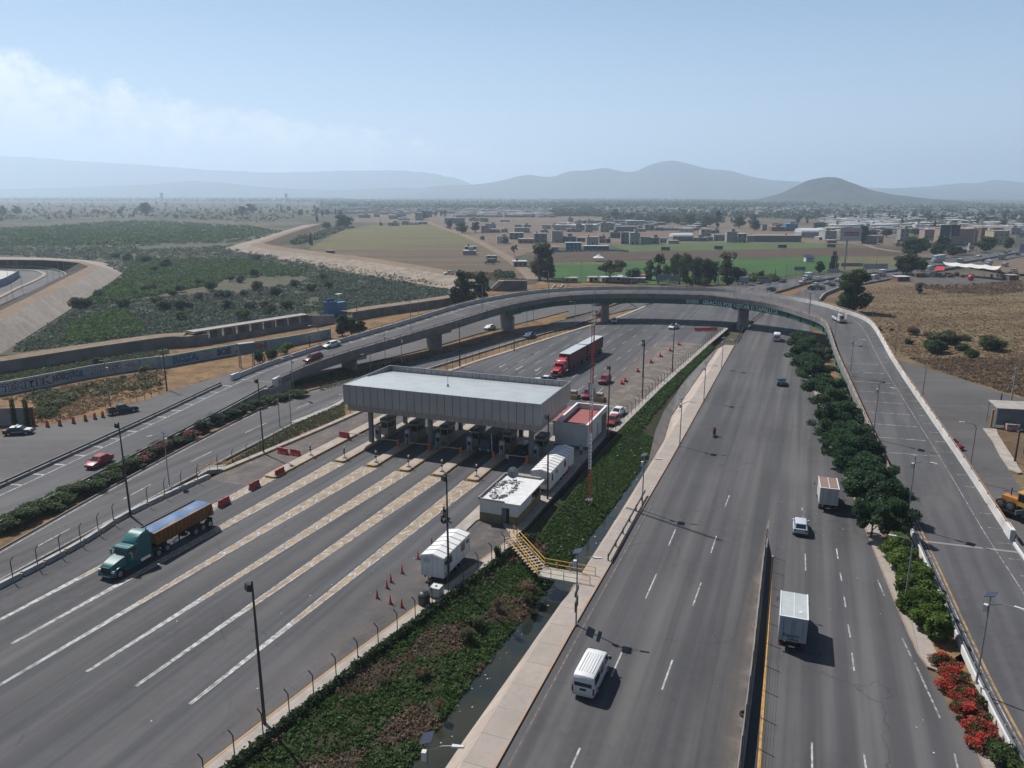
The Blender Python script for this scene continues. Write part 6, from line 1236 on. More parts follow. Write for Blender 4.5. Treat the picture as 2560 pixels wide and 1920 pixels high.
m1=at('T5',800,1078);motorcycle('dark motorcycle leaving the toll booths',m1,UH,(.12,.02,.025));person('rider with red helmet and black jacket on the plaza motorcycle',m1,UH,('black_jacket',(.02,.02,.022)),('dark_trousers',(.02,.022,.03)),'ride')
m2=at('T6',426,486);motorcycle('red motorcycle heading along the highway',m2,DH,(.3,.02,.03));person('rider in dark red jacket on the highway motorcycle',m2,DH,('maroon_jacket',(.10,.02,.025)),('dark_trousers',(.02,.022,.03)),'ride')
person('guard in white shirt and dark trousers standing by the last barrier gate',at('Y4',572,915),UH,('white_shirt',(.55,.57,.58)),('dark_trousers',(.02,.022,.03)))
person('person in white shirt standing against the base of the red roofed building',at('Y4',1770,780),UH,('white_shirt',(.55,.57,.58)),('dark_trousers',(.02,.022,.03)))
# ------------------------------------------------------------------ poles, fences, barriers, signs
def lamp_dir(v):return math.atan2(v.y,v.x)
def solar_lamp(label,p,h=7.0,arm_to=0.0,arm=1.7,s=1.0):
 o=thing('solar_street_lamp',label,'street lamp',p,arm_to,'solar street lamps')
 b=MB();b.cyl((0,0,0),.20,.06,8);b.tube([(0,0,0),(0,0,h)],.085*s,8,0,.055*s);b.build('pole',M_GALV if s<1.3 else M_STEEL,o)
 b=MB();b.hexa([(-.36,-.52,h+.02),(.36,-.52,h+.24),(.36,.52,h+.24),(-.36,.52,h+.02)],[(-.37,-.52,h+.06),(.35,-.52,h+.28),(.35,.52,h+.28),(-.37,.52,h+.06)]);b.build('solar_panel',M_SOLAR,o)
 b=MB();b.box(-.36,-.08,-.16,.16,h-1.4,h-.8);b.build('battery_box',M_LAMPW,o)
 b=MB();b.tube([(0,0,h-.75),(arm*.6,0,h-.35),(arm,0,h-.28)],.035,6);b.build('arm',M_GALV,o);b=MB();b.hexa([(arm,-.12,h-.36),(arm+.75,-.1,h-.30),(arm+.75,.1,h-.30),(arm,.12,h-.36)],[(arm,-.12,h-.22),(arm+.72,-.08,h-.22),(arm+.72,.08,h-.22),(arm,.12,h-.22)]);b.build('lamp_head',M_LAMPW,o)
 return o
def flood_pole(label,p,h,face=0.0,n=1,group='floodlight poles'):
 o=thing('floodlight_pole',label,'light pole',p,face,group);b=MB();b.box(-.28,.28,-.28,.28,0,.05);b.tube([(0,0,0),(0,0,h)],.14,8,0,.075);b.build('pole',M_POLE,o)
 for k in range(n):
  y=(k-(n-1)/2)*.6;b=MB();b.hexa([(.05,y-.28,h-.75),(.5,y-.28,h-.6),(.5,y+.28,h-.6),(.05,y+.28,h-.75)],[(.15,y-.28,h-.15),(.42,y-.28,h-.1),(.42,y+.28,h-.1),(.15,y+.28,h-.15)]);b.build('floodlight',M_BLACK,o)
 return o
def hook_lamp(label,p,h,face=0.0,m=None,group='street lamps',arm=1.9,curved=True):
 o=thing('street_lamp',label,'street lamp',p,face,group);m=m or M_GALV
 b=MB();b.tube([(0,0,0),(0,0,h-.6)]+([(.12,0,h-.25),(.5,0,h),(arm,0,h+.08)]if curved else[(0,0,h)]),.08,7,0,.05);b.build('pole',m,o)
 if curved:b=MB();b.box(arm-.05,arm+.6,-.11,.11,h+.02,h+.13);b.build('lamp_head',M_LAMPW,o)
 return o
S_,Nn=hd(DV),hd(NV)
WK=[('S',1440,1560,1382),('T5',2070,1012,668),('T6',228,538,272),('T6',367,280,64),('Z3',862,1165,770),('Z3',1065,640,490)]
p=at('S',1068,1850,7.2);WKL=['solar street lamp at the bottom edge in front of the canal water','solar street lamp at the road end of the footbridge, sign board on it','solar street lamp by the guard rail where the canal water widens','solar street lamp where the canal water ends','solar street lamp on the wide pale canal slope, first beyond the water','solar street lamp with a small plate near the end of the canal','solar street lamp in front of the big round overpass pier']
solar_lamp(WKL[0],(p.x,p.y,-.3),7.5,Nn+.25,1.5)
for k,(t,x,y,yt)in enumerate(WK):
 q=at(t,x,y,.12);o=solar_lamp(WKL[k+1],q,max(6.6,min(7.6,up(t,x,y,yt))),Nn+.1,1.5)
 if k==0:
  b=MB();b.box(-.04,.04,-.75,.75,1.6,2.6);b.build('sign_board',mat('dark_notice',(.06,.045,.04),.6,c2=(.14,.09,.05),scale=2),o);b=MB();b.box(-.05,.05,-.85,.85,3.2,3.6);b.build('board_top',M_BLACK,o)
 if k==4:b=MB();b.box(-.04,.04,-.4,.4,2.9,4.0);b.build('notice_plate',mat('plate_grey',(.3,.34,.33),.5),o)
RL=[('T8',1905,1100,540),('T6',1540,962,605),('T6',1345,470,185),('Z4',365,1659,1290),('Z4',198,1312,1000)]
RN=['solar lamp beside the right ramp wall, nearest the camera','solar lamp where the white ramp wall begins, below the hedge end','solar lamp on the ramp wall among the hedge tree tops','solar lamp on the ramp beside the cross striped lane','solar lamp on the inner parapet beside the stake sided truck']
for(t,x,y,yt),lab in zip(RL,RN):
 k=0;p=at(t,x,y,1.0)
 if t!='T8':
  for _ in range(4):z,k=ramp_z(p);p=at(t,x,y,z+.9)
  p=Vector((p.x,p.y,z+.9))
 solar_lamp(lab,p,max(5.5,min(8.5,up(t,x,y,yt,p.z))),Nn-.4,1.6)
for(t,x,y,yt),lab in zip([('T6',1890,740,415),('T6',1620,305,63),('T3',1463,1205,985),('T3',1330,1000,820),('T8',1436,648,175),('Z3',2012,455,165),('Z3',1030,242,-35),('V1',730,1390,1020),('V1',800,1590,1235)],
['tall street lamp beyond the white wall of the right ramp, arm to the left','tall bare pole beyond the ramp wall at the rubble edge','tall bare pole at the near corner of the dry field','tall bare pole behind the ramp beside the big tree','slim street lamp rising from the bright green hedge','lamp post on the outer curve parapet, third from the right','tall lamp post on the near parapet over the slogan','lamp post behind the overpass parapet by the dirt median','lamp post on the parapet right of the slogan']):
 z=0.0
 if t in('Z3',):z=8.6
 if t=='V1':z=8.0 if y>1500 else 0.0
 p=at(t,x,y,z);hook_lamp(lab,p,max(4,min(10,up(t,x,y,yt,z))),Nn+math.pi,M_STEEL,'street lamps',1.5,t in('T6','T8','Z3')and x not in(1620,))
FP=[('S',662,1812,1452,0),('T5',828,1480,785,0),('T5',1463,950,398,0),('T5',1850,540,85,0),('T5',2072,295,-60,0),('Z2',1475,1640,1030,0),('Z3',212,1205,545,0),('T4',840,1058,450,0),('T4',1697,655,170,0),('T2',900,1385,1095,0),('T2',1248,1278,1055,0)]
FN=['tall black floodlight pole in the foreground by the canal bank','black floodlight pole in front of the short white trailer','black floodlight pole between the white hut and the long trailer','black floodlight pole beside the parked white sedan','black floodlight pole at the plaza fence beyond the chevrons','black floodlight pole behind the row of red barriers','black floodlight pole in front of the white sedan on the plaza','black pole at the left plaza edge behind the tipper trailer','black pole at the left plaza edge beside the green verge','pole at the left fence just behind the canopy','pole at the left fence level with the red truck roof']
for(t,x,y,yt,q),lab in zip(FP,FN):
 p=at(t,x,y,0);flood_pole(lab,p,max(8,min(12.5,up(t,x,y,yt))),S_+2.6)
for(t,x,y,yt,z),lab in zip([('T4',1090,862,520,-.7),('T4',1800,480,230,-.7),('T4',1877,525,268,-.7),('Y7',1262,790,385,3.0),('Y7',1412,590,400,3.2),('Y7',2128,925,490,-.7),('Y7',922,1330,800,-.7),('Y7',1935,1020,760,-.7),('T2',1045,1028,848,6.5),('T2',1470,935,765,8.0),('T2',585,1160,958,5),('T2',635,1050,880,5.5),('T2',527,1372,1190,-.7),('T2',1330,1120,990,-.7),('T2',1372,1090,985,-.7),('T2',1638,1130,960,-.7),('V3',868,1035,775,9.5),('V4',1988,950,620,9),('V4',725,905,650,8.5)],
['street lamp with solar panel among the red flowering bushes','street lamp with double arm on the left road verge','pale bare pole beside the left road','curved lamp on the inner parapet beside the maroon car','slim lamp on the far parapet above the white sedan','solar lamp standing on the grass by the first pier','solar lamp in front of the maroon car on the ramp','lamp below the first pier, leaning over the left road','curved lamp on the overpass parapet above the second pier','curved lamp on the overpass left of the green girder','lamp post on the near overpass side above the second span','slim lamp on the far overpass parapet above the second span','solar lamp on the dry median before the second pier','lamp with short arm under the green girder, left one','lamp with short arm under the green girder, right one','double headed lamp beside the round pier under the girder','lamp post on the far parapet in front of the palm','lamp with flat panel on the parapet before the garden trees','bright hooked lamp on the far parapet before the eucalyptus']):
 p=at(t,x,y,z);h=max(3.5,min(10,up(t,x,y,yt,z)))
 (solar_lamp(lab,p,h,S_+math.pi*.75,1.4)if 'solar' in lab or 'panel' in lab else hook_lamp(lab,p,h,S_+math.pi*.8,None,'street lamps',1.6,'bare' not in lab and 'slim' not in lab))
def utility(label,p,h,m,bars=2,tr=False):
 o=thing('utility_pole',label,'utility pole',p,.6,'utility poles');b=MB();b.tube([(0,0,0),(0,0,h)],.16,7,0,.10);b.build('pole',m,o);b=MB()
 for i in range(bars):b.bar((-.9,0,h-.3-i*1.1),(.9,0,h-.3-i*1.1),.09,.09)
 b.build('cross_arm',M_GALV,o)
 if tr:b=MB();b.cyl((.3,.25,h-2.6),.25,.8,10);b.build('transformer',M_STEEL,o)
DW=mat('dark_wood_pole',(.045,.036,.03),.9)
for(t,x,y,yt,z,m,tr,lab)in[('Y6',2200,722,170,-.95,DW,0,'dark wooden pole at the tip of the left asphalt lot'),('Y6',1450,918,300,-.95,M_CONC,1,'concrete utility pole with bright insulators behind the black pickup'),('Z5',1975,832,120,0,M_CONC,1,'pale concrete utility pole behind the grey shelter at the right'),('Z5',1810,825,545,0,DW,0,'short dark post left of the grey shelter'),('Y7',1755,300,50,-.9,DW,1,'dark pole beside the blue gate house'),('Y7',1130,660,515,-.9,DW,0,'short dark wooden post beyond the ramp near the graffiti wall'),
('V3',1270,985,600,-.5,M_CONC,0,'leaning pale pole among the garden trees'),('V1',420,1040,770,-.5,M_GALV,0,'pale pole at the near edge of the sports pitch'),('V1',1210,960,660,-.5,M_GALV,0,'grey pole at the tall conifer'),('V4',1172,835,530,-.8,M_GALV,0,'tall slim pole at the edge of the green pitch'),('V4',995,880,700,-.8,M_GALV,0,'short pole on the brown bank by the green pitch'),('V4',590,785,545,-.8,M_CONC,0,'pale pole in front of the round dark tree'),('V4',1868,850,640,-.5,M_GALV,0,'thin pole in front of the low garden roofs'),
('V2',785,690,500,-.1,M_CONC,0,'pale pole above the white lorry'),('V2',1385,635,410,-.1,M_CONC,0,'pale pole left of the big roadside tree by the tan warehouse'),('Z5',2060,1659,1120,0,DW,0,'dark pole on the pavement at the right edge'),('V1',240,1050,850,-.3,DW,0,'dark post at the roadside left of the pitch'),('V1',1890,790,590,-.5,M_CONC,0,'pale pole behind the grey overhead sign')]:
 p=at(t,x,y,z);utility(lab,p,max(3,min(12,up(t,x,y,yt,z))),m,2 if not tr else 1,tr)
def fence(name,label,pts_,h=1.75,m=M_POLE,wires=5,lean=.35,toward=None,strand=.004,r=.05):
 o=thing(name,label,'fence',(0,0,0))
 for p in pts_:
  b=MB();t_=toward if toward is not None else Vector((0,0,0));b.tube([p,p+Vector((0,0,h)),p+t_*lean+Vector((0,0,h+.35))],r,6);b.build('post',m,o)
 b=MB()
 for k in range(wires):
  z=.25+(h-.25)*k/(wires-1);b.tube([p+Vector((0,0,z))for p in pts_],strand,3)
 if lean:b.tube([p+t_*lean+Vector((0,0,h+.35))for p in pts_],strand,3)
 b.build('wires',M_POLE,o);return o
fence('post_fence','dark post fence with bent tops between plaza kerb and canal bank in the foreground',[rf(s,ipl(s,TLK)+1.15,.05)for s in np.arange(33.5,76,2.62)],1.9,toward=NV*-1)
fence('post_fence','dark post fence with bent tops along the plaza beyond the red roofed building',[rf(s,ipl(s,TLK)+.55,.1)for s in np.arange(122,233,2.6)],2.0,toward=NV*-1,wires=7)
fence('post_fence','dark post fence with bent tops on the white kerb blocks left of the plaza',[p+Vector((0,0,.6))for p in resample(wl,2.9)][::1],1.75,toward=Vector((.4,.9,0)))
fence('post_fence','dark post fence on the planted strip between left road and plaza',[p+Vector((-DV.y*.0,0,0))-NV*1.1 for p in resample([Vector((q.x,q.y,0))for q in smooth_line([Vector((v.x,v.y,0))for v in PLK[3:9]],6)],2.9)],2.0,toward=DV,wires=6)
fence('post_fence','short rusty fence posts along the roadside by the black pickup',[at('Y6',x,y,-.95)for x,y in((800,1125),(1100,975),(1395,950),(1615,880),(1715,862),(1805,865),(1910,855),(2000,830),(2105,765))],1.5,mat('rusty_post',(.07,.045,.035),.9),3,0)
fence('post_fence','thin dark posts standing in the canal bank behind the long trailer',[rf(s,-24.2,-.9)for s in np.arange(80,122,5.2)],2.3,wires=4,lean=0)
cw=thing('central_wall','low concrete wall with dark wire fence dividing the highway','barrier',(0,0,0));ln=[rf(s,-1.35-.012*max(0,s-60),0)for s in np.arange(-20,86.5,3.55)]
b=MB();rail(b,ln,[(-.22,-.02),(-.22,.15),(-.12,.85),(.12,.85),(.22,.15),(.22,-.02)][::-1]);b.build('wall',mat('barrier_concrete',(.30,.275,.25),.9,c2=(.21,.195,.18),scale=.6),cw);b=MB()
b.hexa([(*(ln[-1]+NV*-.22).xy,0),(*(ln[-1]+NV*.22).xy,0),(*(ln[-1]+DV*4.2+NV*.1).xy,0),(*(ln[-1]+DV*4.2-NV*.1).xy,0)][::-1],[(*(ln[-1]+NV*-.12).xy,.85),(*(ln[-1]+NV*.12).xy,.85),(*(ln[-1]+DV*4.2+NV*.05).xy,.08),(*(ln[-1]+DV*4.2-NV*.05).xy,.08)][::-1]);b.build('end_ramp',M_CONC,cw)
for p in ln:b=MB();b.tube([p+Vector((0,0,.8)),p+Vector((0,0,3.1))],.045,5);b.build('post',M_BLACK,cw)
b=MB()
for z in(1.0,1.25,1.5,1.75,2.0,2.3,2.6,2.9):b.tube([p+Vector((0,0,z))for p in ln],.010,3)
b.build('wires',M_BLACK,cw)
b=MB();rail(b,[p for p in ln],[(-.05,.852),(-.05,1.25),(.05,1.25),(.05,.852)][::-1]);b.build('dark_top_band',M_BLACK,cw)
def guardrail(label,line,h=.75,m=None,face=1):
 o=thing('guard_rail',label,'guard rail',(0,0,0),0,'guard rails');m=m or mat('dark_rail_steel',(.07,.065,.06),.6,.4);L=[Vector(p)for p in line]
 b=MB();rail(b,L,[(-.04,h-.32),(-.10,h-.22),(-.04,h-.12),(-.10,h-.02),(-.02,h),(.02,h),(.02,h-.32)]);b.build('beam',m,o)
 for p in resample(L,3.6):b=MB();b.box(p.x-.07,p.x+.07,p.y-.07,p.y+.07,p.z-.1,p.z+h+.02);b.build('post',M_BLACK,o)
 return o
guardrail('black guard rail on the pavement edge near the footbridge',[rf(s,-17.55,.13)for s in np.arange(75,97,2.0)])
guardrail('dark guard rail on the pavement before the overpass pier',[at('Z3',x,y,.1)for x,y in((1050,825),(1100,735),(1150,650))])
guardrail('dark guard rail under the overpass right of the pier',[at('Z3',x,y,.1)for x,y in((1215,595),(1300,520),(1420,410))])
guardrail('brown guard rail along the left median beneath the overpass',[at('Z2',x,y,-.7)for x,y in((235,712),(500,650),(800,570))],.8,mat('brown_rail',(.14,.085,.05),.7))
guardrail('brown guard rail ending at a stone block beyond the round pier',[at('Z2',x,y,-.7)for x,y in((920,530),(1080,470),(1350,415),(1430,412))],.8,mat('brown_rail',(.14,.085,.05),.7))
guardrail('dark barrier nose where the left road meets the plaza',[at('Z2',x,y,0)for x,y in((1540,500),(1600,482),(1670,470))],.9)
b=MB();fl=smooth_line([at('V1',x,y,0)for x,y in((250,1270),(500,1195),(700,1130),(880,1085),(1050,1055),(1250,1022))]+[at('Z4',x,y,0)for x,y in((560,625),(740,605),(1000,575),(1300,540),(1540,510),(1900,445),(2212,385))],5)
rail(b,fl,[(-.3,0),(-.1,.95),(.1,.95),(.3,0)][::-1]);tag(b.build('far_barrier',mat('far_barrier_concrete',(.11,.10,.09),.9,c2=(.18,.16,.14),scale=.2)),'dark concrete barrier between the carriageways beyond the overpass','barrier')
ws=[at('V1',x,y,0)for x,y in((965,1395),(1010,1335),(1060,1290),(1160,1245),(1290,1195),(1420,1160))];rw=thing('striped_retaining_wall','curved roadside wall with black and white striped edge by the big tree','wall',(0,0,0));L=smooth_line(ws,6)
b=MB();rail(b,L,[(-.2,-.3),(-.2,1.1),(.2,1.1),(.2,-.3)][::-1]);b.build('wall',M_CONCD,rw);b=MB()
R_=resample(L,1.1)
for a,c in zip(R_[::2],R_[1::2]):d=(c-a).normalized();n=Vector((-d.y,d.x,0));b.hexa([a-n*.23+Vector((0,0,.75)),c-n*.23+Vector((0,0,.75)),c+n*.24+Vector((0,0,.75)),a+n*.24+Vector((0,0,.75))],[a-n*.23+Vector((0,0,1.14)),c-n*.23+Vector((0,0,1.14)),c+n*.24+Vector((0,0,1.14)),a+n*.24+Vector((0,0,1.14))])
b.build('white_stripes',mat('stripe_white',(.5,.48,.44),.8),rw)
def jersey_mesh():
 b=MB();L=.95;prof=[(-.30,0),(-.28,.18),(-.12,.5),(-.09,.95),(.09,.95),(.12,.5),(.28,.18),(.30,0)]
 b.loft([[(x*k,y*k2,z)for y,z in prof]for x,k,k2 in((-L,1,.9),(-L+.12,1,1),(L-.12,1,1),(L,1,.9))]);return b
jb=thing('plastic_barrier','x','barrier',(0,0,0),0,'red plastic barriers');jersey_mesh().build('body',M_RED,jb);b=MB();b.box(-.35,.35,-.31,.31,.02,.12);b.build('fork_slot',M_DARK,jb);b=MB();b.cyl((0,0,.952),.07,.04,8);b.build('filler_cap',M_BLACK,jb)
JL=[('T4',1442,985,S_,'red plastic barrier nearest the tipper trailer'),('T4',1637,875,S_,'red plastic barrier, second from the tipper trailer'),('T4',1800,790,S_,'red plastic barrier, third from the tipper trailer'),('T4',1820,655,S_+1.45,'red plastic barrier across the far left lane, left half of the pair'),('T4',1900,665,S_+1.45,'red plastic barrier across the far left lane, right half of the pair'),('T5',158,560,S_+1.5,'red plastic barrier on the leftmost island by the white gate arm'),
('Y5',1745,290,S_+.3,'red plastic barrier at the chevrons, nearer of a touching pair'),('Y5',1830,225,S_+.3,'red plastic barrier at the chevrons, farther of a touching pair'),('Z2',1390,1550,S_+.2,'red plastic barrier first beyond the touching pair'),('Z2',1605,1405,S_+.2,'red plastic barrier second beyond the touching pair'),('Z2',1758,1305,S_+.2,'red plastic barrier third beyond the touching pair'),('Z2',1918,1212,S_+.2,'red plastic barrier in front of a dark stain on the plaza'),('Z2',2057,1118,S_+.2,'red plastic barrier last in the row towards the overpass'),
('Z3',548,675,S_+1.4,'red plastic barrier leftmost of the four near the overpass pier'),('Z3',628,672,S_+1.4,'dark red barrier, second from the left near the overpass pier'),('Z3',692,670,S_+1.4,'red plastic barrier third from the left near the overpass pier'),('Z3',760,665,S_+1.4,'red plastic barrier rightmost of the four near the overpass pier')]
for i,(t,x,y,h_,lab)in enumerate(JL):
 p=at(t,x,y,.0);o=jb if i==0 else dup(jb);o.location=(p.x,p.y,.01 if lab.find('island')<0 else .285);o.rotation_euler=(0,0,h_);o['label']=lab
cn=thing('traffic_cone','x','traffic cone',(0,0,0),0,'orange traffic cones');b=MB();b.box(-.2,.2,-.2,.2,0,.04);b.build('base',M_BLACK,cn);b=MB();b.tube([(0,0,.04),(0,0,.95)],.15,12,0,.03);b.build('cone',mat('cone_orange',(.55,.075,.03),.6),cn)
CNL=[(1660,300,'orange cone at the near corner of the short trailer'),(1748,215,'orange cone peeping out behind the short trailer roof'),(1557,393,'orange cone next in line after the trailer corner'),(1485,450,'orange cone farther of the close pair in the middle'),(1460,490,'orange cone nearer of the close pair in the middle'),(1397,553,'orange cone leftmost of the whole group'),(1482,590,'orange cone in the middle of the front row'),(1555,612,'orange cone rightmost in the front row, by the fence')]
for i,(x,y,lab)in enumerate(CNL):o=cn if i==0 else dup(cn);o.location=at('T7',x,y,.01);o.rotation_euler=(0,0,i*.7);o['label']=lab
dr=thing('traffic_drum','x','traffic barrel',(0,0,0),0,'orange channel posts');b=MB();b.cyl((0,0,0),.36,.12,12);b.build('base',M_BLACK,dr);b=MB();b.tube([(0,0,.12),(0,0,1.15)],.30,12,0,.2);b.build('body',mat('drum_orange',(.55,.07,.04),.55),dr);b=MB();b.cyl((0,0,.75),.255,.14,12,0,.24);b.build('band',M_WHITE,dr);b=MB();b.cyl((0,0,1.15),.1,.1,8);b.build('handle',M_RED,dr)
for i,(x,y,lab)in enumerate([(628,1195,'orange channel post nearest the police car'),(790,1180,'orange channel post at the foot of the tallest fence post'),(970,1148,'orange channel post third from the police car'),(1128,1118,'orange channel post fourth from the police car'),(1252,1092,'orange channel post second from the black pickup'),(1356,1070,'orange channel post nearest the black pickup')]):o=dr if i==0 else dup(dr);o.location=at('Y6',x,y,-.69);o.rotation_euler=(0,0,i);o['label']=lab
o=thing('tyre','old tyre lying against the central wall','tyre',at('T8',412,1305,0),1.2);b=MB();b.loft([[((.3+.1*math.cos(a))*math.cos(t_),(.3+.1*math.cos(a))*math.sin(t_),.1+.1*math.sin(a))for a in[i*math.pi/4 for i in range(8)]]for t_ in[k*math.pi/9 for k in range(19)]],0,False);b.build('rubber',M_RUBBER,o,60)
def board(name,label,t,xl,xr,yb,yt,zg,yg,c,legs=2,cat='sign',text=None,txc=(.7,.7,.7),back=False,thick=.15,leg=.12,xleg=None):
 pl,pr=at(t,xl,yg,zg),at(t,xr,yg,zg);zb,zt=up(t,(xl+xr)/2,yg,yb,zg),up(t,(xl+xr)/2,yg,yt,zg);d=pr-pl;w=d.length;o=thing(name,label,cat,(pl+pr)/2,math.atan2(d.y,d.x))
 m=mat('board_%d_%d_%d'%tuple(int(x*99)for x in c),c,.5,c2=tuple(x*.9 for x in c),scale=.3);b=MB();b.box(-w/2,w/2,-thick/2,thick/2,zb,zt);b.build('panel',m,o)
 b=MB();
 for x,z in((-w/2,0),(w/2-.06,0)):b.box(x-.01,x+.07,-thick/2-.03,thick/2+.03,zb,zt)
 b.box(-w/2+.07,w/2-.07,-thick/2-.03,thick/2+.03,zt-.06,zt+.02);b.box(-w/2+.07,w/2-.07,-thick/2-.03,thick/2+.03,zb-.02,zb+.06);b.build('frame',M_STEEL,o)
 for k in range(legs):
  x=0 if legs==1 else-w*.35+.7*w*k/(legs-1)
  if xleg is not None:x=xleg*w
  b=MB();b.tube([(x,.0,-.2),(x,.0,zb+.1)],leg,8);b.build('leg',M_GALV,o)
 if text:
  for tx,sz,xx,zz,cc in text:letters('lettering',tx,sz,mat('sign_text_%d%d%d'%tuple(int(q*99)for q in cc),cc,.6),o,(xx*w,-thick/2-.02,zb+(zt-zb)*zz),(R(90),0,0),.006,.01)
 return o,w,zb,zt
o,w,zb,zt=board('billboard','tall white billboard with a red phone number strip on one thick pole','V1',1248,1588,400,185,-.9,868,(.62,.63,.62),1,'billboard',None,leg=.55,xleg=-.15,thick=.5)
b=MB();b.box(-.33*w,.36*w,-.29,-.27,zb+(zt-zb)*.38,zb+(zt-zb)*.66);b.build('red_strip',mat('strip_red',(.42,.03,.05),.5),o);letters('lettering','6590 2400',(zt-zb)*.25,M_WWALL,o,(.015*w,-.31,zb+(zt-zb)*.52),(R(90),0,0),.01,.025)
o,w,zb,zt=board('billboard','dark teal billboard with a pale blue wedge above the roadside trees','V2',710,1050,350,152,-.2,640,(.035,.11,.13),1,'billboard',leg=.4,thick=.6)
b=MB();b.poly([(0,-.33,zb+.3),(.10*w,-.33,zb+.3),(0.03*w,-.33,zt-.2),(0.01*w,-.33,zt-.2)]);b.build('wedge_graphic',mat('wedge_blue',(.22,.42,.52),.5),o);b=MB();b.box(.10*w,.48*w,-.325,-.305,zb+.3,zt-.3);b.build('dark_half',mat('bill_dark',(.06,.055,.06),.5),o)
b=MB()
for k in range(4):b.box(.2*w,.4*w,-.345,-.33,zb+(zt-zb)*(.18+.18*k),zb+(zt-zb)*(.24+.18*k))
b.build('text_bars',mat('bill_red',(.30,.10,.10),.5),o)
board('billboard','blue and white hoarding at the far right edge above the cars','V2',2115,2330,640,475,-.1,690,(.32,.36,.55),2,'billboard',[('LUZ',3.2,-.1,.55,(.12,.14,.35))])
board('billboard','white wall sign with big blue letters at the right edge','V2',2100,2330,380,250,-.5,470,(.58,.63,.64),2,'billboard',[('CZAS',5.0,-.0,.72,(.10,.16,.26)),('JOYTO',5.0,.02,.3,(.10,.16,.26))])
board('road_sign','white shop sign with red square by the tall conifer','V1',1085,1278,925,862,-.3,960,(.55,.56,.56),2,'sign',[('REFACCION',1.3,.1,.68,(.2,.12,.12)),('ABIERTO',1.3,.12,.28,(.12,.14,.2))])
board('overhead_sign','grey back of a wide overhead sign beyond the big roadside tree, right part','V1',1665,2060,858,775,-.1,960,(.34,.37,.39),2)
board('overhead_sign','green grey overhead sign beam left of the grey one','V1',1300,1655,820,765,-.1,960,(.16,.22,.22),2)
board('road_sign','blue grey sign back standing on the far pitch edge','V1',545,728,885,822,-.3,985,(.16,.19,.25),2)
board('road_sign','blue grey sign back beside the taxi','V3',1900,2140,965,900,-.2,985,(.20,.24,.31),2)
board('road_sign','blue grey road sign back before the palm, left panel','V3',280,450,920,820,-.5,1010,(.16,.22,.29),2)
board('road_sign','blue grey road sign back before the palm, right panel','V3',462,640,935,838,-.5,1010,(.16,.22,.29),2)
board('road_sign','small blue sign by the pale car in the right yard','V2',1470,1525,790,735,-.1,800,(.08,.17,.33),1)
o,w,zb,zt=board('bus_shelter_sign','pale sign board at the right edge on the pavement','Z5',2160,2320,1530,1330,0,1659,(.55,.62,.62),1)
ga=thing('sign_gantry','grey steel sign gantry seen edge on beside the ramp and bushes','sign',at('Y7',230,950,-.9),R(40));hg=up('Y7',230,950,640,-.9);b=MB()
for x,y in((0,0),(0,1.0),(3.2,0),(3.2,1.0)):b.tube([(x,y,0),(x,y,hg)],.13,7)
b.build('posts',M_GALV,ga);b=MB();b.box(-.2,3.5,-.15,1.2,hg-2.3,hg);b.build('sign_panel',mat('gantry_blue',(.10,.14,.17),.5),ga);b=MB();b.box(-.3,3.6,-.2,1.3,hg+.001,hg+.15);b.build('top_beam',M_STEEL,ga)
b=MB();rr=random.Random(21)
for i in range(120):
 q=rr.random()
 if q<.45:p=rf(rr.uniform(62,118),rr.uniform(-26,-20.2),0);z=-2.02 if st(p)[1]>ipl(st(p)[0],WL)else None
 elif q<.6:p=rf(rr.uniform(35,80),rr.uniform(-60,-37),0);z=.02
 elif q<.8:p=rf(rr.uniform(40,110),rr.uniform(-4,12),0);z=.01
 else:p=rf(rr.uniform(42,62),rr.uniform(-24.6,-22.5),0);z=-2.02
 s_,t_=st(p)
 if z is None:k=(t_-ipl(s_,TLK)-1)/(ipl(s_,WL)-ipl(s_,TLK)-1);z=.25-2.0*max(0,min(1,k))
 a=rr.uniform(0,6.28);w=rr.uniform(.04,.15 if q<.45 else .1);c,s2=math.cos(a)*w,math.sin(a)*w
 b.poly([(p.x-c,p.y-s2,z),(p.x+s2,p.y-c,z+.03),(p.x+c,p.y+s2,z+.01),(p.x-s2*.7,p.y+c*.7,z+.05)])
tag(b.build('litter',mat('litter_paper',(.62,.62,.58),.8)),'scraps of pale litter on road, bank and water',kind='stuff')
gtop=[at('Y6',x,y,-.95)for x,y in((-500,850),(0,780),(600,665),(1200,545),(1700,465),(2212,400))]+[at('T1',x,y,-.95)for x,y in((1060,1385),(1530,1300),(1850,1250),(2130,1195))]
gl=smooth_line(gtop,6);gw=thing('graffiti_wall','long pale blue wall covered in graffiti lettering','wall',(0,0,0))
def gmat():
 m,nt,bs,out=nodes('graffiti_paint');bs.inputs['Roughness'].default_value=.85;v=coords(nt,scale=(1,1,1.0))
 col=mixc(nt,ramp(nt,noise(nt,v,.06,2),.42,.60),(.22,.32,.40),(.42,.45,.47));col=mixc(nt,ramp(nt,noise(nt,v,.09,3),.58,.66),col,(.10,.33,.36));col=mixc(nt,ramp(nt,noise(nt,v,.8,4),.55,.7),col,(.16,.22,.28));nt.links.new(col,bs.inputs['Base Color']);return m
b=MB();rail(b,gl,[(0,-.3),(0,2.55),(.25,2.55),(.25,-.3)][::-1]);b.build('wall_body',gmat(),gw);b=MB();rail(b,gl,[(-.03,2.552),(-.03,2.66),(.28,2.66),(.28,2.552)][::-1]);b.build('coping',mat('mint_coping',(.30,.42,.36),.8),gw)
gcum=[0.0]
for a,c in zip(gl,gl[1:]):gcum.append(gcum[-1]+(c-a).length)
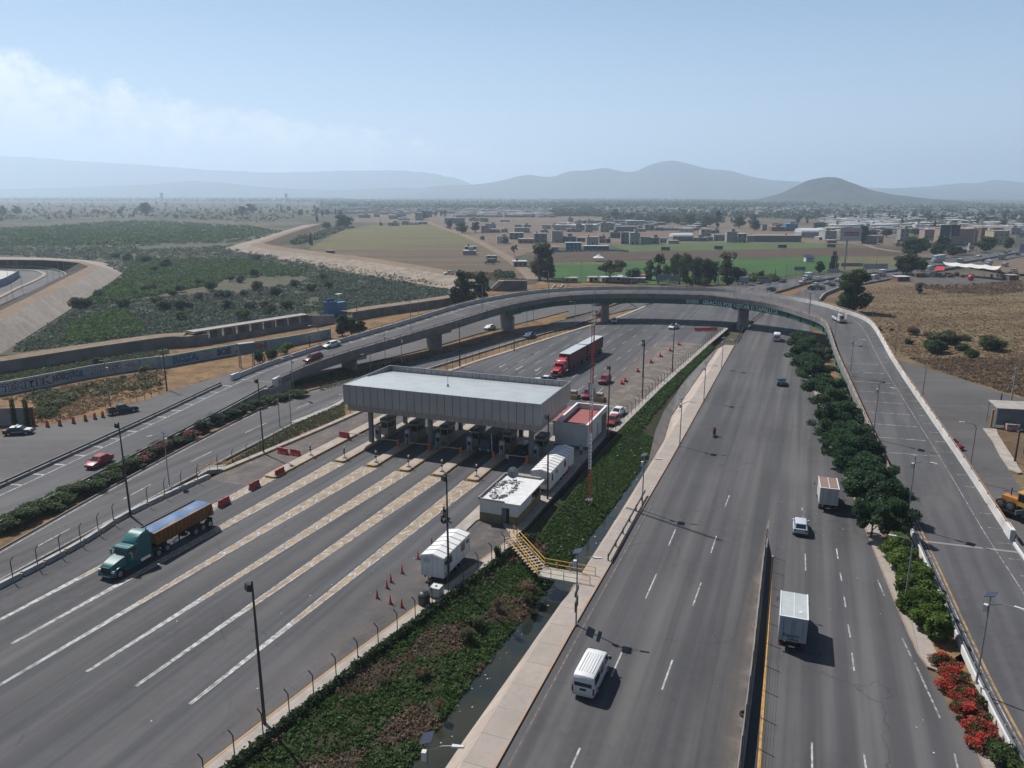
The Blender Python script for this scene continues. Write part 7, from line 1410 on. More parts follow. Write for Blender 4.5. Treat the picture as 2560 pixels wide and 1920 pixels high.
def on_wall(d):
 for i in range(len(gl)-1):
  if gcum[i+1]>=d:return gl[i].lerp(gl[i+1],(d-gcum[i])/(gcum[i+1]-gcum[i]))
 return gl[-1]
def wall_d(t,x,y):p=at(t,x,y,-.95);i=min(range(len(gl)),key=lambda j:(gl[j]-p).length);return gcum[i]
def graffiti(txt,d0,d1,zb,h,c,oc,tilt=0.0):
 for name,off_,bold,cc in(('graffiti_outline',.03,.07,oc),('graffiti_letters',.05,.018,c)):
  me=text_mesh(txt,1.0,0,bold);me.materials.clear();me.materials.append(mat('graf_%d%d%d'%tuple(int(q*99)for q in cc),cc,.8));xs=[v.co.x for v in me.vertices];ys=[v.co.y for v in me.vertices];x0,x1=min(xs),max(xs)
  for v in me.vertices:
   d=d0+(v.co.x-x0)/(x1-x0)*(d1-d0);p=on_wall(d);q=on_wall(d+.5);t_=(q-p).normalized();n=Vector((t_.y,-t_.x,0));v.co=p+n*off_+Vector((0,0,zb+v.co.y*h+tilt*math.sin(d*2.1)))
  o=bpy.data.objects.new(name,me);COL.objects.link(o);o.parent=gw
g=lambda x:wall_d('Y6',x,780-.185*x)
graffiti('TEXITEK',g(20),g(720),.55,2.2,(.42,.40,.46),(.03,.03,.05),.12);graffiti('NOSOTROS',g(750),g(1170),.8,1.9,(.16,.18,.18),(.02,.02,.03),.15);graffiti('INTERPUESTO',g(1205),g(1660),.8,1.9,(.48,.50,.50),(.03,.04,.06),.12);graffiti('Perdon',g(1680),g(1760),1.1,1.3,(.5,.4,.42),(.3,.04,.05),.1)
w1=wall_d('T1',1120,1370);w2=wall_d('T1',1240,1350);w3=wall_d('T1',1330,1335);graffiti('ROZA',w1,w2,.6,2.2,(.05,.20,.36),(.02,.03,.05),.1);graffiti('ZEABR',w2+.6,w3,.8,1.8,(.42,.44,.46),(.03,.03,.04),.1);graffiti('SOS',w3+1,w3+5,.6,2.1,(.08,.14,.22),(.02,.02,.03));graffiti('ARDEN',w3+6,w3+15,.6,1.9,(.36,.10,.08),(.12,.03,.03),.1)
dl=smooth_line([at('Y6',x,y,-1)for x,y in((-500,570),(0,500),(500,420),(1000,335),(1600,240),(2212,150))]+[at('T1',x,y,-1)for x,y in((1200,1255),(1345,1238))],5)
dm=thing('dam_wall','long grey flood wall with an earth track on its crest','wall',(0,0,0));dh=2.9
b=MB();rail(b,dl,[(0,-.2),(0,dh),(.4,dh),(.4,-.2)][::-1]);b.build('wall',mat('flood_wall_concrete',(.21,.195,.175),.9,c2=(.12,.11,.10),scale=.18,bump=.4),dm);b=MB();strip(b,dl,.401,6.0,dh-.05);b.build('crest_track',TRACK,dm)
b=MB();rail(b,dl,[(6,dh-.06),(9.5,-.1),(6,-.1)][::-1]);b.build('back_slope',soil('back_slope_soil',[(.12,.10,.06),(.08,.085,.045),(.15,.12,.08)],.1,1),dm)
dl2=smooth_line([at('T2',x,y,-1)for x,y in((215,1085),(420,1050),(640,1018),(845,985),(1000,960))],4);d2=thing('dam_wall','grey flood wall right of the blue gate house','wall',(0,0,0));b=MB();rail(b,dl2,[(0,-.2),(0,2.8),(.4,2.8),(.4,-.2)][::-1]);b.build('wall',M_CONCD,d2);b=MB();strip(b,dl2,.401,6,2.75);b.build('crest_track',TRACK,d2)
sp_=[at('T1',x,y,-1)for x,y in((1340,1240),(1680,1180),(2010,1125))];sw=thing('spillway','flat spillway deck on concrete piers with a blue railing','spillway',(0,0,0));d_=(sp_[2]-sp_[0]);n_=Vector((-d_.y,d_.x,0)).normalized();u_=d_.normalized();Ls=d_.length
def sq(a,q,z):v=sp_[0]+u_*a+n_*q;return(v.x,v.y,z)
b=MB();b.hexa([sq(-3,1.5,2.5),sq(Ls,1.5,2.5),sq(Ls,5,2.5),sq(-3,5,2.5)],[sq(-3,1.5,2.85),sq(Ls,1.5,2.85),sq(Ls,5,2.85),sq(-3,5,2.85)]);b.build('deck',M_PAVE,sw)
b=MB();b.hexa([sq(-3,.2,-1.2),sq(Ls,.2,-1.2),sq(Ls,.8,-1.2),sq(-3,.8,-1.2)],[sq(-3,.2,.7),sq(Ls,.2,.7),sq(Ls,.8,.7),sq(-3,.8,.7)]);b.build('sill_wall',M_CONCD,sw)
for k in range(9):a=Ls*k/8-.6;b=MB();b.hexa([sq(a,1.2,-1.2),sq(a+1.3,1.2,-1.2),sq(a+1.3,5,-1.2),sq(a,5,-1.2)],[sq(a,1.2,2.49),sq(a+1.3,1.2,2.49),sq(a+1.3,5,2.49),sq(a,5,2.49)]);b.build('pier',M_CONCD,sw)
b=MB();BLU=mat('blue_steel_paint',(.025,.17,.36),.55,c2=(.02,.12,.27),scale=1)
for k in range(17):a=Ls*k/16;b.tube([sq(a,4.8,2.85),sq(a,4.8,4.0)],.05,4)
for z in(3.4,4.0):b.tube([sq(0,4.8,z),sq(Ls,4.8,z)],.05,4)
b.build('railing',mat('teal_railing',(.05,.18,.24),.6),sw)
gp=at('Y7',1385,310,-1);gh=thing('gate_house','bright blue sluice gate housing with tanks on top','gate house',gp,hd(u_));b=MB();b.box(0,3.8,0,2.4,0,5.6);b.build('frame',BLU,gh);b=MB();b.box(3.9,8.0,.5,2.2,.3,5.0);b.build('side_panel',mat('blue_sheet',(.10,.25,.42),.6,c2=(.06,.17,.33),scale=.8),gh)
for x in(.9,2.7):b=MB();b.tube([(x-.6,1.2,6.2),(x+.6,1.2,6.2)],.6,12);b.build('tank',BLU,gh)
b=MB();b.tube([(5.6,1.3,5),(5.6,1.3,7.6)],.08,6);b.box(4.6,6.8,.6,2.0,7.6,7.75);b.build('lamp_roof',M_WWALL,gh)
b=MB();b.hexa([sq(Ls+.02,0,-1.2),sq(Ls+9,0,-1.2),sq(Ls+9,.6,-1.2),sq(Ls+.02,.6,-1.2)],[sq(Ls+.02,0,2.6),sq(Ls+9,0,1.6),sq(Ls+9,.6,1.6),sq(Ls+.02,.6,2.6)]);tag(b.build('wing_wall',M_CONC),'sloping concrete wing wall beside the blue gate house','wall')
q=at('Y6',448,1168,-.95);wv=thing('grey_wall','grey block wall with red end post behind the police car','wall',q,hd(at('Y6',448,1168,-.95)-at('Y6',-100,1182,-.95)));b=MB();b.box(-9,-.25,-.1,.1,0,3.2);b.build('wall',M_BLOCK,wv);b=MB();b.box(-.25,.25,-.18,.18,0,3.3);b.build('end_post',mat('red_post',(.33,.07,.05),.7),wv)
sh=thing('roadside_shelter','grey sheet metal roadside shelter with pale roof at the right edge','shelter',at('Z5',1740,1095,0),R(-12));b=MB();b.box(0,5.5,-.08,.08,.5,3.4);b.build('front_sheet',mat('shelter_sheet',(.13,.155,.175),.5,c2=(.18,.20,.215),scale=.6),sh);b=MB();b.hexa([(-.2,-.3,3.4),(6.5,-.3,3.4),(6.5,4,3.75),(-.2,4,3.75)],[(-.2,-.3,3.5),(6.5,-.3,3.5),(6.5,4,3.85),(-.2,4,3.85)]);b.build('roof',M_KERB,sh)
b=MB()
for x,y in((0,.1),(5.4,.1),(0,3.8),(5.4,3.8)):b.tube([(x,y,0),(x,y,3.6)],.06,6)
b.build('posts',M_STEEL,sh);b=MB();b.box(-.8,-.5,-.1,.2,0,3.1);b.build('yellow_post',mat('yellow_post',(.38,.22,.05),.7),sh);b=MB();b.box(1.2,3.2,-1.6,-.3,0,1.1);b.build('stall_table',mat('stall_red',(.28,.05,.05),.7,c2=(.5,.5,.5),scale=2),sh)
bw2=thing('blue_enclosure','blue painted wall round a pale yard inside the road loop','wall',(0,0,0));b=MB();rail(b,smooth_line([at('Z1',x,y,-.9)for x,y in((-500,1120),(0,1025),(180,945),(280,885),(318,850))],5),[(0,0),(0,3.2),(.3,3.2),(.3,0)][::-1]);b.build('wall',mat('blue_wall_paint',(.16,.26,.38),.8,c2=(.22,.33,.44),scale=.2),bw2);flat('yard_slab',[at('Z1',x,y,-.9)for x,y in((-500,1110),(0,1020),(180,940),(318,848),(180,835),(-500,800))],1.2,mat('pale_yard',(.48,.46,.42),.9),thick=2)
for k,(x,y,yt)in enumerate(((145,970,750),(278,900,570),(310,860,560),(380,1150,760),(215,1220,960),(970,880,580),(785,960,710),(120,1280,1160),(140,720,570),(875,920,760),(1050,790,580))):
 p=at('Z1',x,y,-.9);hook_lamp('thin lamp post beside the road loop, %s from the left'%ORD[sorted([145,278,310,380,215,970,785,120,140,875,1050]).index(x)],p,max(3,up('Z1',x,y,yt,-.9)),0,M_STEEL,'lamp posts of the road loop',.1,False)
# ------------------------------------------------------------------ plants
def leaf_mesh(name,P,size,tone,m,up_bias=.35,aspect=.6,nrm=None):
 N=len(P);rng=RNG;a=rng.normal(size=(N,3));a[:,2]*=.7;a/=np.linalg.norm(a,axis=1)[:,None];c=rng.normal(size=(N,3));c[:,2]+=up_bias*2
 bv=np.cross(c,a);bv/=(np.linalg.norm(bv,axis=1)[:,None]+1e-9);s=np.asarray(size).reshape(-1,1)*np.ones((N,1))
 V=np.stack([P-a*s-bv*s*aspect*.2,P-a*s*.1-bv*s*aspect,P+a*s,P+a*s*.1+bv*s*aspect],1).reshape(-1,3)
 me=bpy.data.meshes.new(name);me.vertices.add(4*N);me.vertices.foreach_set('co',V.astype(np.float32).ravel());me.loops.add(4*N);me.loops.foreach_set('vertex_index',np.arange(4*N,dtype=np.int32))
 me.polygons.add(N);me.polygons.foreach_set('loop_start',np.arange(0,4*N,4,dtype=np.int32));me.update(calc_edges=True);me.materials.append(m)
 at_=me.attributes.new('tone','FLOAT','FACE');at_.data.foreach_set('value',np.clip(tone,0,1).astype(np.float32));return me
def lobes_points(lobes,n,rng,fill=.45):
 """points near the skin of a set of ellipsoid lobes (x,y,z,rx,ry,rz)"""
 L=np.array(lobes);w=(L[:,3]*L[:,4]*L[:,5])**(2/3);k=rng.choice(len(L),n,p=w/w.sum());d=rng.normal(size=(n,3));d/=np.linalg.norm(d,axis=1)[:,None]
 q=1-fill*rng.random(n)**1.6;q*=1+.10*rng.normal(size=n);P=L[k,:3]+d*L[k,3:6]*q[:,None];return P,k
def crown_mesh(name,m,kind,n,leaf,seed):
 rng=np.random.default_rng(seed);lob=[]
 if kind=='round':
  for i in range(24):a=rng.uniform(0,6.28);r=rng.uniform(.1,.30);z=rng.uniform(.18,.86);r*=1-abs(z-.5)*1.1;lob.append((r*math.cos(a),r*math.sin(a),z,rng.uniform(.11,.19),rng.uniform(.11,.19),rng.uniform(.09,.15)))
  lob.append((0,0,.5,.2,.2,.3))
 elif kind=='tall':
  for i in range(26):a=rng.uniform(0,6.28);z=rng.uniform(.14,.93);r=rng.uniform(.03,.19)*(1.15-abs(z-.5));lob.append((r*math.cos(a),r*math.sin(a),z,rng.uniform(.07,.13),rng.uniform(.07,.13),rng.uniform(.06,.12)))
 elif kind=='open':
  for i in range(18):a=rng.uniform(0,6.28);r=rng.uniform(.1,.5);z=.55+.25*(1-r)+rng.uniform(-.25,.13);lob.append((r*math.cos(a),r*math.sin(a),z,rng.uniform(.10,.16),rng.uniform(.10,.16),rng.uniform(.07,.12)))
 elif kind=='cone':
  for i in range(20):z=rng.uniform(.1,.95);a=rng.uniform(0,6.28);r=.17*(1-z)**.7*rng.uniform(.3,1);s=.06+.10*(1-z);lob.append((r*math.cos(a),r*math.sin(a),z,s,s,s*1.3))
 elif kind=='column':
  for i in range(12):z=.06+.9*i/11;s=.095*(1-.75*max(0,(z-.6))**1.1)*(.75+.25*min(1,z*8));lob.append((rng.uniform(-.015,.015),rng.uniform(-.015,.015),z,s,s,.09))
 elif kind=='bush':
  for i in range(13):a=rng.uniform(0,6.28);r=rng.uniform(.05,.42);z=rng.uniform(.22,.72)*(1-.5*r);lob.append((r*math.cos(a),r*math.sin(a),z,rng.uniform(.16,.26),rng.uniform(.16,.26),rng.uniform(.16,.26)))
 elif kind=='canopy':
  for i in range(34):a=rng.uniform(0,6.28);r=rng.uniform(.0,.5)**.8;z=.58+.25*(1-r*1.5)+rng.uniform(-.30,.14);lob.append((r*math.cos(a),r*math.sin(a),z,rng.uniform(.13,.2),rng.uniform(.13,.2),rng.uniform(.10,.16)))
 P,k=lobes_points(lob,n,rng);tl=rng.random(len(lob));tone=.55*tl[k]+.45*rng.random(n);return leaf_mesh(name,P,leaf*(.7+.6*rng.random(n)),tone,m)
def trunk_mesh(kind,seed):
 rr=random.Random(seed);b=MB();top={'round':.5,'tall':.75,'open':.4,'cone':.9,'column':.5,'bush':.25,'canopy':.45}[kind];r={'bush':.03,'column':.03}.get(kind,.035)
 b.tube([(0,0,-.02),(.01,.0,top*.4),(-.01,.01,top)],r,7,0,r*.55)
 for i in range(7):
  a=rr.uniform(0,6.28);z=top*rr.uniform(.35,1);q=.32 if kind in('open','canopy')else .17;l=rr.uniform(.6,1)*q;b.tube([(0,0,z),(l*.5*math.cos(a),l*.5*math.sin(a),z+.10),(l*math.cos(a),l*math.sin(a),min(.88,z+rr.uniform(.18,.32)))],r*.45,5,0,r*.15)
 return b
G_DARK=leafmat('leaf_dark',(.024,.044,.020),(.070,.108,.042));G_MID=leafmat('leaf_mid',(.040,.072,.022),(.105,.155,.045));G_LIGHT=leafmat('leaf_light',(.060,.115,.018),(.17,.25,.045));G_BLUE=leafmat('leaf_bluegreen',(.055,.085,.062),(.135,.175,.125));G_REED=leafmat('leaf_reed',(.050,.095,.028),(.115,.185,.055))
G_DRY=leafmat('leaf_dry',(.15,.105,.06),(.30,.215,.115));G_OLV=leafmat('leaf_olive',(.060,.078,.034),(.15,.165,.075));G_RED=leafmat('flower_red',(.035,.07,.02),(.55,.060,.045),.3,(.46,.56));G_REDD=leafmat('flower_dark_red',(.032,.055,.02),(.36,.03,.035),.3,(.56,.64));G_HEDGE=leafmat('leaf_hedge',(.030,.070,.034),(.090,.165,.070),.5);G_GRASS=leafmat('leaf_grass',(.035,.080,.020),(.105,.185,.042));G_BROWN=leafmat('leaf_brown',(.15,.105,.075),(.28,.195,.13))
PROTO={}
def proto(kind,m,n,leaf,seed):
 k=(kind,m.name,n,seed)
 if k not in PROTO:
  tb=trunk_mesh(kind,seed);to=tb.build('trunk',M_BARK,None,60);tm=to.data;bpy.data.objects.remove(to);PROTO[k]=(tm,crown_mesh('crown',m,kind,n,leaf,seed))
 return PROTO[k]
def tree(label,p,h,w,kind,m,n=3500,leaf=.035,seed=0,cat='tree',group=None,name='tree',rz=None):
 tm,cm=proto(kind,m,n,leaf,seed);o=thing(name,label,cat,p,rz if rz is not None else random.uniform(0,6.28),group);wn={'round':.75,'tall':.5,'open':1.15,'cone':.5,'column':.2,'bush':1.15,'canopy':1.2}[kind]
 o.scale=(w/wn,w/wn,h);t=bpy.data.objects.new('trunk',tm);c=bpy.data.objects.new('crown',cm)
 for q in(t,c):COL.objects.link(q);q.parent=o
 return o
def ptree(label,t,x,y,yt,wpx,z,kind,m,**k):
 p=at(t,x,y,z);h=up(t,x,y,yt,z);s=TL[t][2];dist=math.hypot(p.y*math.cos(PITCH)+(CAM_H-z)*math.sin(PITCH),0);w=wpx/s/FOC*dist;return tree(label,p,h,w,kind,m,**k)
ptree('big dense tree behind the outer overpass curve at the dry field','T3',1225,925,668,190,-.1,'tall',G_MID,n=9000,leaf=.022,seed=1)
ptree('dark tree left of the pair beside the levee end','T2',930,985,755,150,-.8,'tall',G_DARK,n=5000,leaf=.026,seed=2);ptree('dark tree right of the pair beside the levee end','T2',1035,975,765,110,-.8,'tall',G_DARK,n=4500,leaf=.026,seed=3);ptree('low dark bushy tree under the pair beside the levee end','T2',885,985,865,110,-.8,'round',G_DARK,n=3000,leaf=.04,seed=4)
ptree('tall eucalyptus in front of the brown ploughed field','V4',600,775,262,300,-.9,'tall',G_OLV,n=6000,leaf=.024,seed=5);ptree('slimmer eucalyptus top right of the tall one','V4',735,740,272,140,-.9,'tall',G_OLV,n=4000,leaf=.026,seed=6);ptree('rounded dark tree at the left corner of the green pitch','V4',715,770,515,225,-.9,'round',G_DARK,n=4500,leaf=.035,seed=7)
ptree('wide open crowned tree before the green pitch','V4',1575,800,465,430,-.9,'open',G_OLV,n=5500,leaf=.026,seed=8);ptree('low dark tree right of the open crowned tree','V4',1890,790,600,230,-.9,'round',G_DARK,n=3500,leaf=.035,seed=9)
for i,(x,y,yt,w,kd,m,lab)in enumerate([(290,960,480,200,'tall',G_DARK,'leftmost dark tree of the roadside grove'),(150,900,580,200,'tall',G_MID,'thin branched tree at the left end of the roadside grove'),(420,930,640,160,'round',G_LIGHT,'pale green tree left of the palm'),(560,900,460,230,'round',G_MID,'tree top above the palm, left side'),(740,930,470,260,'round',G_MID,'tree behind the palm, right side'),(930,960,520,300,'round',G_DARK,'broad dark tree in the middle of the grove'),(1080,980,560,280,'round',G_DARK,'broad dark tree right of the grove centre'),(1210,960,610,170,'tall',G_MID,'narrow tree left of the leaning pale pole'),(1420,985,410,330,'tall',G_OLV,'tallest light crowned tree at the right of the grove'),(1600,985,690,280,'round',G_DARK,'dark round tree at the right end of the grove'),(1450,985,780,280,'bush',G_DARK,'dark bush under the tallest grove tree'),(760,1000,810,220,'bush',G_MID,'bush in front of the palm foot'),(1060,990,830,180,'bush',G_LIGHT,'pale bush in the middle front of the grove'),(900,1000,830,220,'bush',G_DARK,'dark bush left of the pale front bush'),(1960,905,748,130,'round',G_DARK,'small round dark tree at the pitch corner near the taxi')]):
 ptree(lab,'V3',x,y,yt,w,-.6,kd,m,n=3200,leaf=.036 if kd!='tall' else .026,seed=10+i,group='trees of the roadside grove')
for i,(t,x,y,yt,w,kd,m,lab)in enumerate([('V1',1190,885,560,160,'cone',G_DARK,'tall dark conifer beside the white shop sign'),('V1',965,930,735,170,'round',G_DARK,'dark small tree left of the shop sign'),('V2',180,1010,640,430,'round',G_DARK,'large dark tree left of the red awning'),('V2',430,960,720,190,'round',G_LIGHT,'lighter green tree beside the large dark roadside tree'),('V2',340,700,350,480,'round',G_MID,'broad green tree in front of the grey houses at the roadside'),('V2',780,640,320,260,'round',G_DARK,'dark tree under the teal billboard'),('V2',700,700,470,260,'round',G_MID,'tree below the teal billboard on the left'),('V2',980,680,490,300,'round',G_DARK,'dark tree below the tan warehouse wall'),('V2',1550,610,340,360,'round',G_MID,'big green tree right of the tan warehouse'),('V2',1930,570,370,170,'round',G_DARK,'dark tree right of the yellow building'),('V2',330,330,210,220,'round',G_DARK,'grey green tree by the grey houses near the roadside'),('V2',390,1340,1150,150,'tall',G_BROWN,'thin half dead tree in the dry field'),('V1',970,215,95,220,'round',G_DARK,'round dark tree behind the arched warehouse'),('V1',1660,440,140,230,'round',G_DARK,'dark tree behind the white billboard'),('V1',1830,330,220,170,'round',G_DARK,'small dark tree right of the white billboard'),('V1',2060,340,200,200,'round',G_DARK,'dark tree at the houses right of the white billboard'),('V1',300,220,110,240,'round',G_DARK,'dark tree by the blue and brown houses'),
('Z7',1570,435,330,120,'round',G_DARK,'big dark tree behind the long block wall, left one'),('Z7',1700,455,365,110,'round',G_DARK,'big dark tree behind the long block wall, right one'),('Z7',1160,415,310,130,'round',G_MID,'broad tree in the row behind the village, left of a pair'),('Z7',1290,425,320,140,'round',G_MID,'broad tree in the row behind the village, right of a pair'),('Z7',1385,430,290,60,'tall',G_DARK,'slim dark tree right of the broad pair behind the village'),('Z7',930,400,325,150,'round',G_DARK,'dark tree behind the middle of the village'),('Z7',1050,405,345,80,'round',G_DARK,'small dark tree behind the middle of the village'),('Z7',640,370,300,150,'round',G_MID,'green tree behind the long dark wall'),('Z7',520,365,275,110,'round',G_MID,'green tree left above the long dark wall'),('Z7',740,385,335,110,'round',G_DARK,'dark tree right of the long dark wall'),('Z7',1880,455,395,110,'round',G_BROWN,'dusty tree beside the blue and brown houses'),
('Z8',490,215,110,150,'round',G_DARK,'dense dark tree clump at the far corner of the olive field'),('Z8',360,220,165,90,'round',G_MID,'tree between levee and olive field'),('Z8',237,345,250,42,'cone',G_DARK,'lone conifer on the levee bank'),('Z8',1300,220,150,75,'cone',G_DARK,'dark conifer beside the dirt track'),('Z8',1400,255,160,110,'round',G_MID,'tree right of the conifer by the dirt track'),('Z8',1500,250,160,85,'round',G_DARK,'round dark tree by the first grey house'),('Z8',1105,150,80,70,'round',G_DARK,'tree leaning on the tall grey house far off'),('Z8',1800,430,330,60,'open',G_BROWN,'bare leafless tree beside the dirt track'),('Z8',1555,305,270,48,'bush',G_DARK,'small dark bush left of the white faced house'),('Z8',1730,335,285,50,'round',G_MID,'small green tree before the white faced house'),('Z8',285,165,115,35,'cone',G_DARK,'dark slim conifer at the bend of the levee'),
('Y7',1560,525,225,200,'round',G_DARK,'dark tree in front of the blue gate house, left crown'),('Y7',1680,520,280,190,'round',G_MID,'middle green tree before the blue gate house'),('Y7',1800,510,300,170,'round',G_DARK,'right dark tree before the blue gate house'),('Y7',830,770,575,230,'bush',G_LIGHT,'yellow green bush beyond the ramp parapet'),('Y7',650,830,640,230,'bush',G_MID,'green bush left of the yellow green one'),('Y7',470,890,640,170,'bush',G_DARK,'dark bush behind the sign gantry'),('Y6',1300,400,258,190,'bush',G_OLV,'grey green bush in front of the flood wall'),('Y6',1895,470,372,150,'bush',G_LIGHT,'round green bush before the graffiti wall'),
('Y6',205,1212,838,75,'column',G_DARK,'narrow cypress left of two against the grey wall'),('Y6',375,1196,838,75,'column',G_DARK,'narrow cypress right of two against the grey wall'),('T1',935,405,320,95,'round',G_DARK,'dark tree clump standing alone beyond the meadow, left one'),('T1',1560,400,345,75,'round',G_DARK,'dark tree in the clump right of the far water tower, left part'),('T1',1620,395,328,85,'round',G_DARK,'dark tree in the clump right of the far water tower, right part'),('T1',20,412,340,50,'round',G_DARK,'dark tree at the far left edge beyond the meadow'),('T1',110,405,345,50,'round',G_DARK,'dark tree near the far left edge beyond the meadow'),('T1',1810,388,338,25,'cone',G_DARK,'dark slender tree pair left of the levee end')]):
 z={'V1':-.5,'V2':-.2,'Z7':-1.1,'Z8':-1.0,'Y7':-.9,'Y6':-.95,'T1':-1.1}[t]
 if t=='Z8' and x in(237,):z=-1
 ptree(lab,t,x,y,yt,w,z,kd,m,n=2600 if t in('Y7','Y6','V2','V1')else 1300,leaf={'column':.018,'cone':.03}.get(kd,.042)if t in('Y7','Y6')else{'column':.02,'cone':.035}.get(kd,.05),seed=30+i%9,group='separate trees and bushes')
pp=at('V3',640,985,-.6);hp=up('V3',640,985,560,-.6);pm=thing('palm_tree','dark feathery palm standing in the roadside grove','palm',pp);b=MB();b.tube([(0,0,0),(.1,0,hp*.5),(0,.05,hp*.78)],.42,8,0,.3);b.build('trunk',M_BARK,pm)
P=[];T_=[]
for i in range(46):
 a=i*2.4;e=RNG.uniform(-.6,1.2);l=hp*.36
 for k in np.linspace(.1,1,26):P.append((l*k*math.cos(a)*math.cos(e*.8),l*k*math.sin(a)*math.cos(e*.8),hp*.78+l*(math.sin(e)*k-.75*k*k)+RNG.normal()*.08));T_.append(.3*RNG.random()+.3*k)
me=leaf_mesh('crown',np.array(P),hp*.035,np.array(T_),G_DARK,aspect=.3);o=bpy.data.objects.new('crown',me);COL.objects.link(o);o.parent=pm
HT=[(925,-105,120),(985,-70,120),(925,-35,120),(1035,-25,120),(965,15,130),(975,40,110),(1010,60,150),(1060,150,175),(1105,215,165),(1090,330,150),(1175,320,190),(1150,420,190),(1240,430,190),(1180,520,170),(1290,520,200),(1250,610,180),(1350,640,200),(1330,740,230),(1430,790,230),(1450,890,180),(1350,880,180)]
HTL=['farthest hedge tree, close to the overpass girder','second hedge tree from the overpass girder']
for i,(x,y,w)in enumerate(sorted(HT,key=lambda q:q[1])):
 p=at('T6',x,y+24,3.6);p.z=0;w_=w/2.304/FOC*p.length*1.2
 tree('dense dark hedge tree between highway and right ramp, %s from the overpass'%ORD[i],p,5.2,w_,'canopy',G_HEDGE,n=9000,leaf=.034,seed=50+i%4,group='dark hedge trees between highway and ramp')
HB=[('T6',1480,1110,150),('T6',1530,1190,150),('T6',1570,1265,150),('T6',1600,1340,150),('T6',1620,1420,150),('T8',1490,560,150),('T8',1570,640,160)]
for i,(t,x,y,w)in enumerate(HB):
 p=at(t,x,y+20,1.2);p.z=.05;w_=w/TL[t][2]/FOC*p.length;tree('bright green bush in the ramp wall hedge, %s from the dark trees'%ORD[i],p,3.0,w_*1.4,'bush',G_LIGHT,n=6500,leaf=.05,seed=60+i%3,cat='bush',group='bright green hedge bushes',name='hedge_bush')
p=at('T8',1650,830,.05);tree('single round clipped bush on a short stem at the ramp wall',p,2.9,2.4,'round',G_LIGHT,n=5000,leaf=.05,seed=66,cat='bush',name='hedge_bush')
for i,(x,y)in enumerate(((1700,960),(1745,1040),(1760,1110),(1830,1180),(1860,1280),(1900,1370),(1960,1470))):
 p=at('T8',x,y+10,.5);p.z=.05;o=tree('red flowering bougainvillea bush by the right ramp wall, %s from the round bush'%ORD[i],p,1.5,2.7,'bush',G_RED,n=4600,leaf=.036,seed=70+i%3,cat='bush',group='red bougainvillea at the right ramp',name='flowering_bush');o.rotation_euler=(0,0,i*1.3)
 p2=p+NV*.7-DV*.3;tree('green leafy shoots among the red flowers, %s from the round bush'%ORD[i],p2,1.2,1.6,'bush',G_MID,n=1500,leaf=.06,seed=74+i%2,cat='bush',group='green shoots among red flowers',name='bush')
for i,(x,y)in enumerate(((2040,1540),(2110,1600),(2180,1660),(2250,1740))):p=at('T8',x,y+10,.5);p.z=.05;tree('green bush below the red flowers at the lower right, %s from the top'%ORD[i],p,1.8,2.4,'bush',G_MID,n=3000,leaf=.05,seed=76,cat='bush',group='green bushes lower right',name='bush')
VG=[(60,1090,'g'),(140,1060,'g'),(220,1010,'g'),(300,990,'g'),(380,940,'g'),(440,900,'g'),(520,880,'g'),(600,850,'g'),(680,800,'g'),(750,760,'g'),(830,720,'g'),(880,690,'r'),(940,655,'r'),(990,640,'r'),(1050,595,'r'),(1130,560,'g'),(1210,525,'r'),(1310,475,'d'),(1390,425,'d'),(1470,395,'d'),(1550,360,'d'),(1640,330,'g'),(1730,300,'g'),(1810,275,'g'),(1920,255,'g')]
for i,(x,y,k)in enumerate(VG):
 p=at('T4',x,y+30,-.7);nm={'g':'green bush','r':'red flowering bush','d':'dark bush'}[k]
 tree('%s on the verge between left road and ramp, %s'%(nm,ORD[i]+' from the left edge' if i<20 else ORD[len(VG)-1-i]+' from the grass bank' if i<len(VG)-1 else 'next to the grass bank'),p,1.9 if k!='d' else 2.2,4.6,'bush',{'g':G_MID,'r':G_REDD,'d':G_DARK}[k],n=3600,leaf=.042,seed=80+i%4,cat='bush',group='bushes on the left verge',name='verge_bush')
for i,(t,x,y,yt,w,m,lab)in enumerate([('Z4',1370,1350,1185,330,G_OLV,'broad green shrub in the dry field, left back one'),('Z4',1280,1450,1300,300,G_MID,'broad green shrub in the dry field, front left one'),('Z4',1590,1320,1255,170,G_OLV,'smaller shrub right of the left back one'),('Z4',1880,1420,1235,370,G_OLV,'wide rounded shrub at the right of the dry field'),('Z4',1560,1430,1340,160,G_MID,'low green shrub in the middle front of the dry field'),('Z4',1640,1500,1400,170,G_MID,'low shrub nearest the rubble edge'),('Z4',1040,1260,1160,150,G_BROWN,'dry brown bush in the dry field'),('Z4',990,1360,1290,130,G_OLV,'small shrub beside the dirt path in the dry field'),('Z4',655,1220,1165,90,G_MID,'small green shrub near the overpass parapet'),('Z4',805,1222,1190,50,G_MID,'tiny green tuft in the dry field'),('Z4',1190,1290,1220,110,G_BROWN,'dry twiggy bush behind the front shrubs')]):
 ptree(lab,t,x,y,yt,w,-.12,'bush',m,n=3000,leaf=.055,seed=90+i%4,cat='shrub',group='shrubs of the dry field',name='shrub')
def inside(poly,x,y):
 c=False;j=len(poly)-1
 for i in range(len(poly)):
  if(poly[i][1]>y)!=(poly[j][1]>y)and x<(poly[j][0]-poly[i][0])*(y-poly[i][1])/(poly[j][1]-poly[i][1])+poly[i][0]:c=not c
  j=i
 return c
def scatter(t,poly,n,rng,z=-1.0):
 xs=[p[0]for p in poly];ys=[p[1]for p in poly];out=[]
 while len(out)<n:
  x,y=rng.uniform(min(xs),max(xs)),rng.uniform(min(ys),max(ys))
  if inside(poly,x,y):out.append(at(t,x,y,z))
 return out
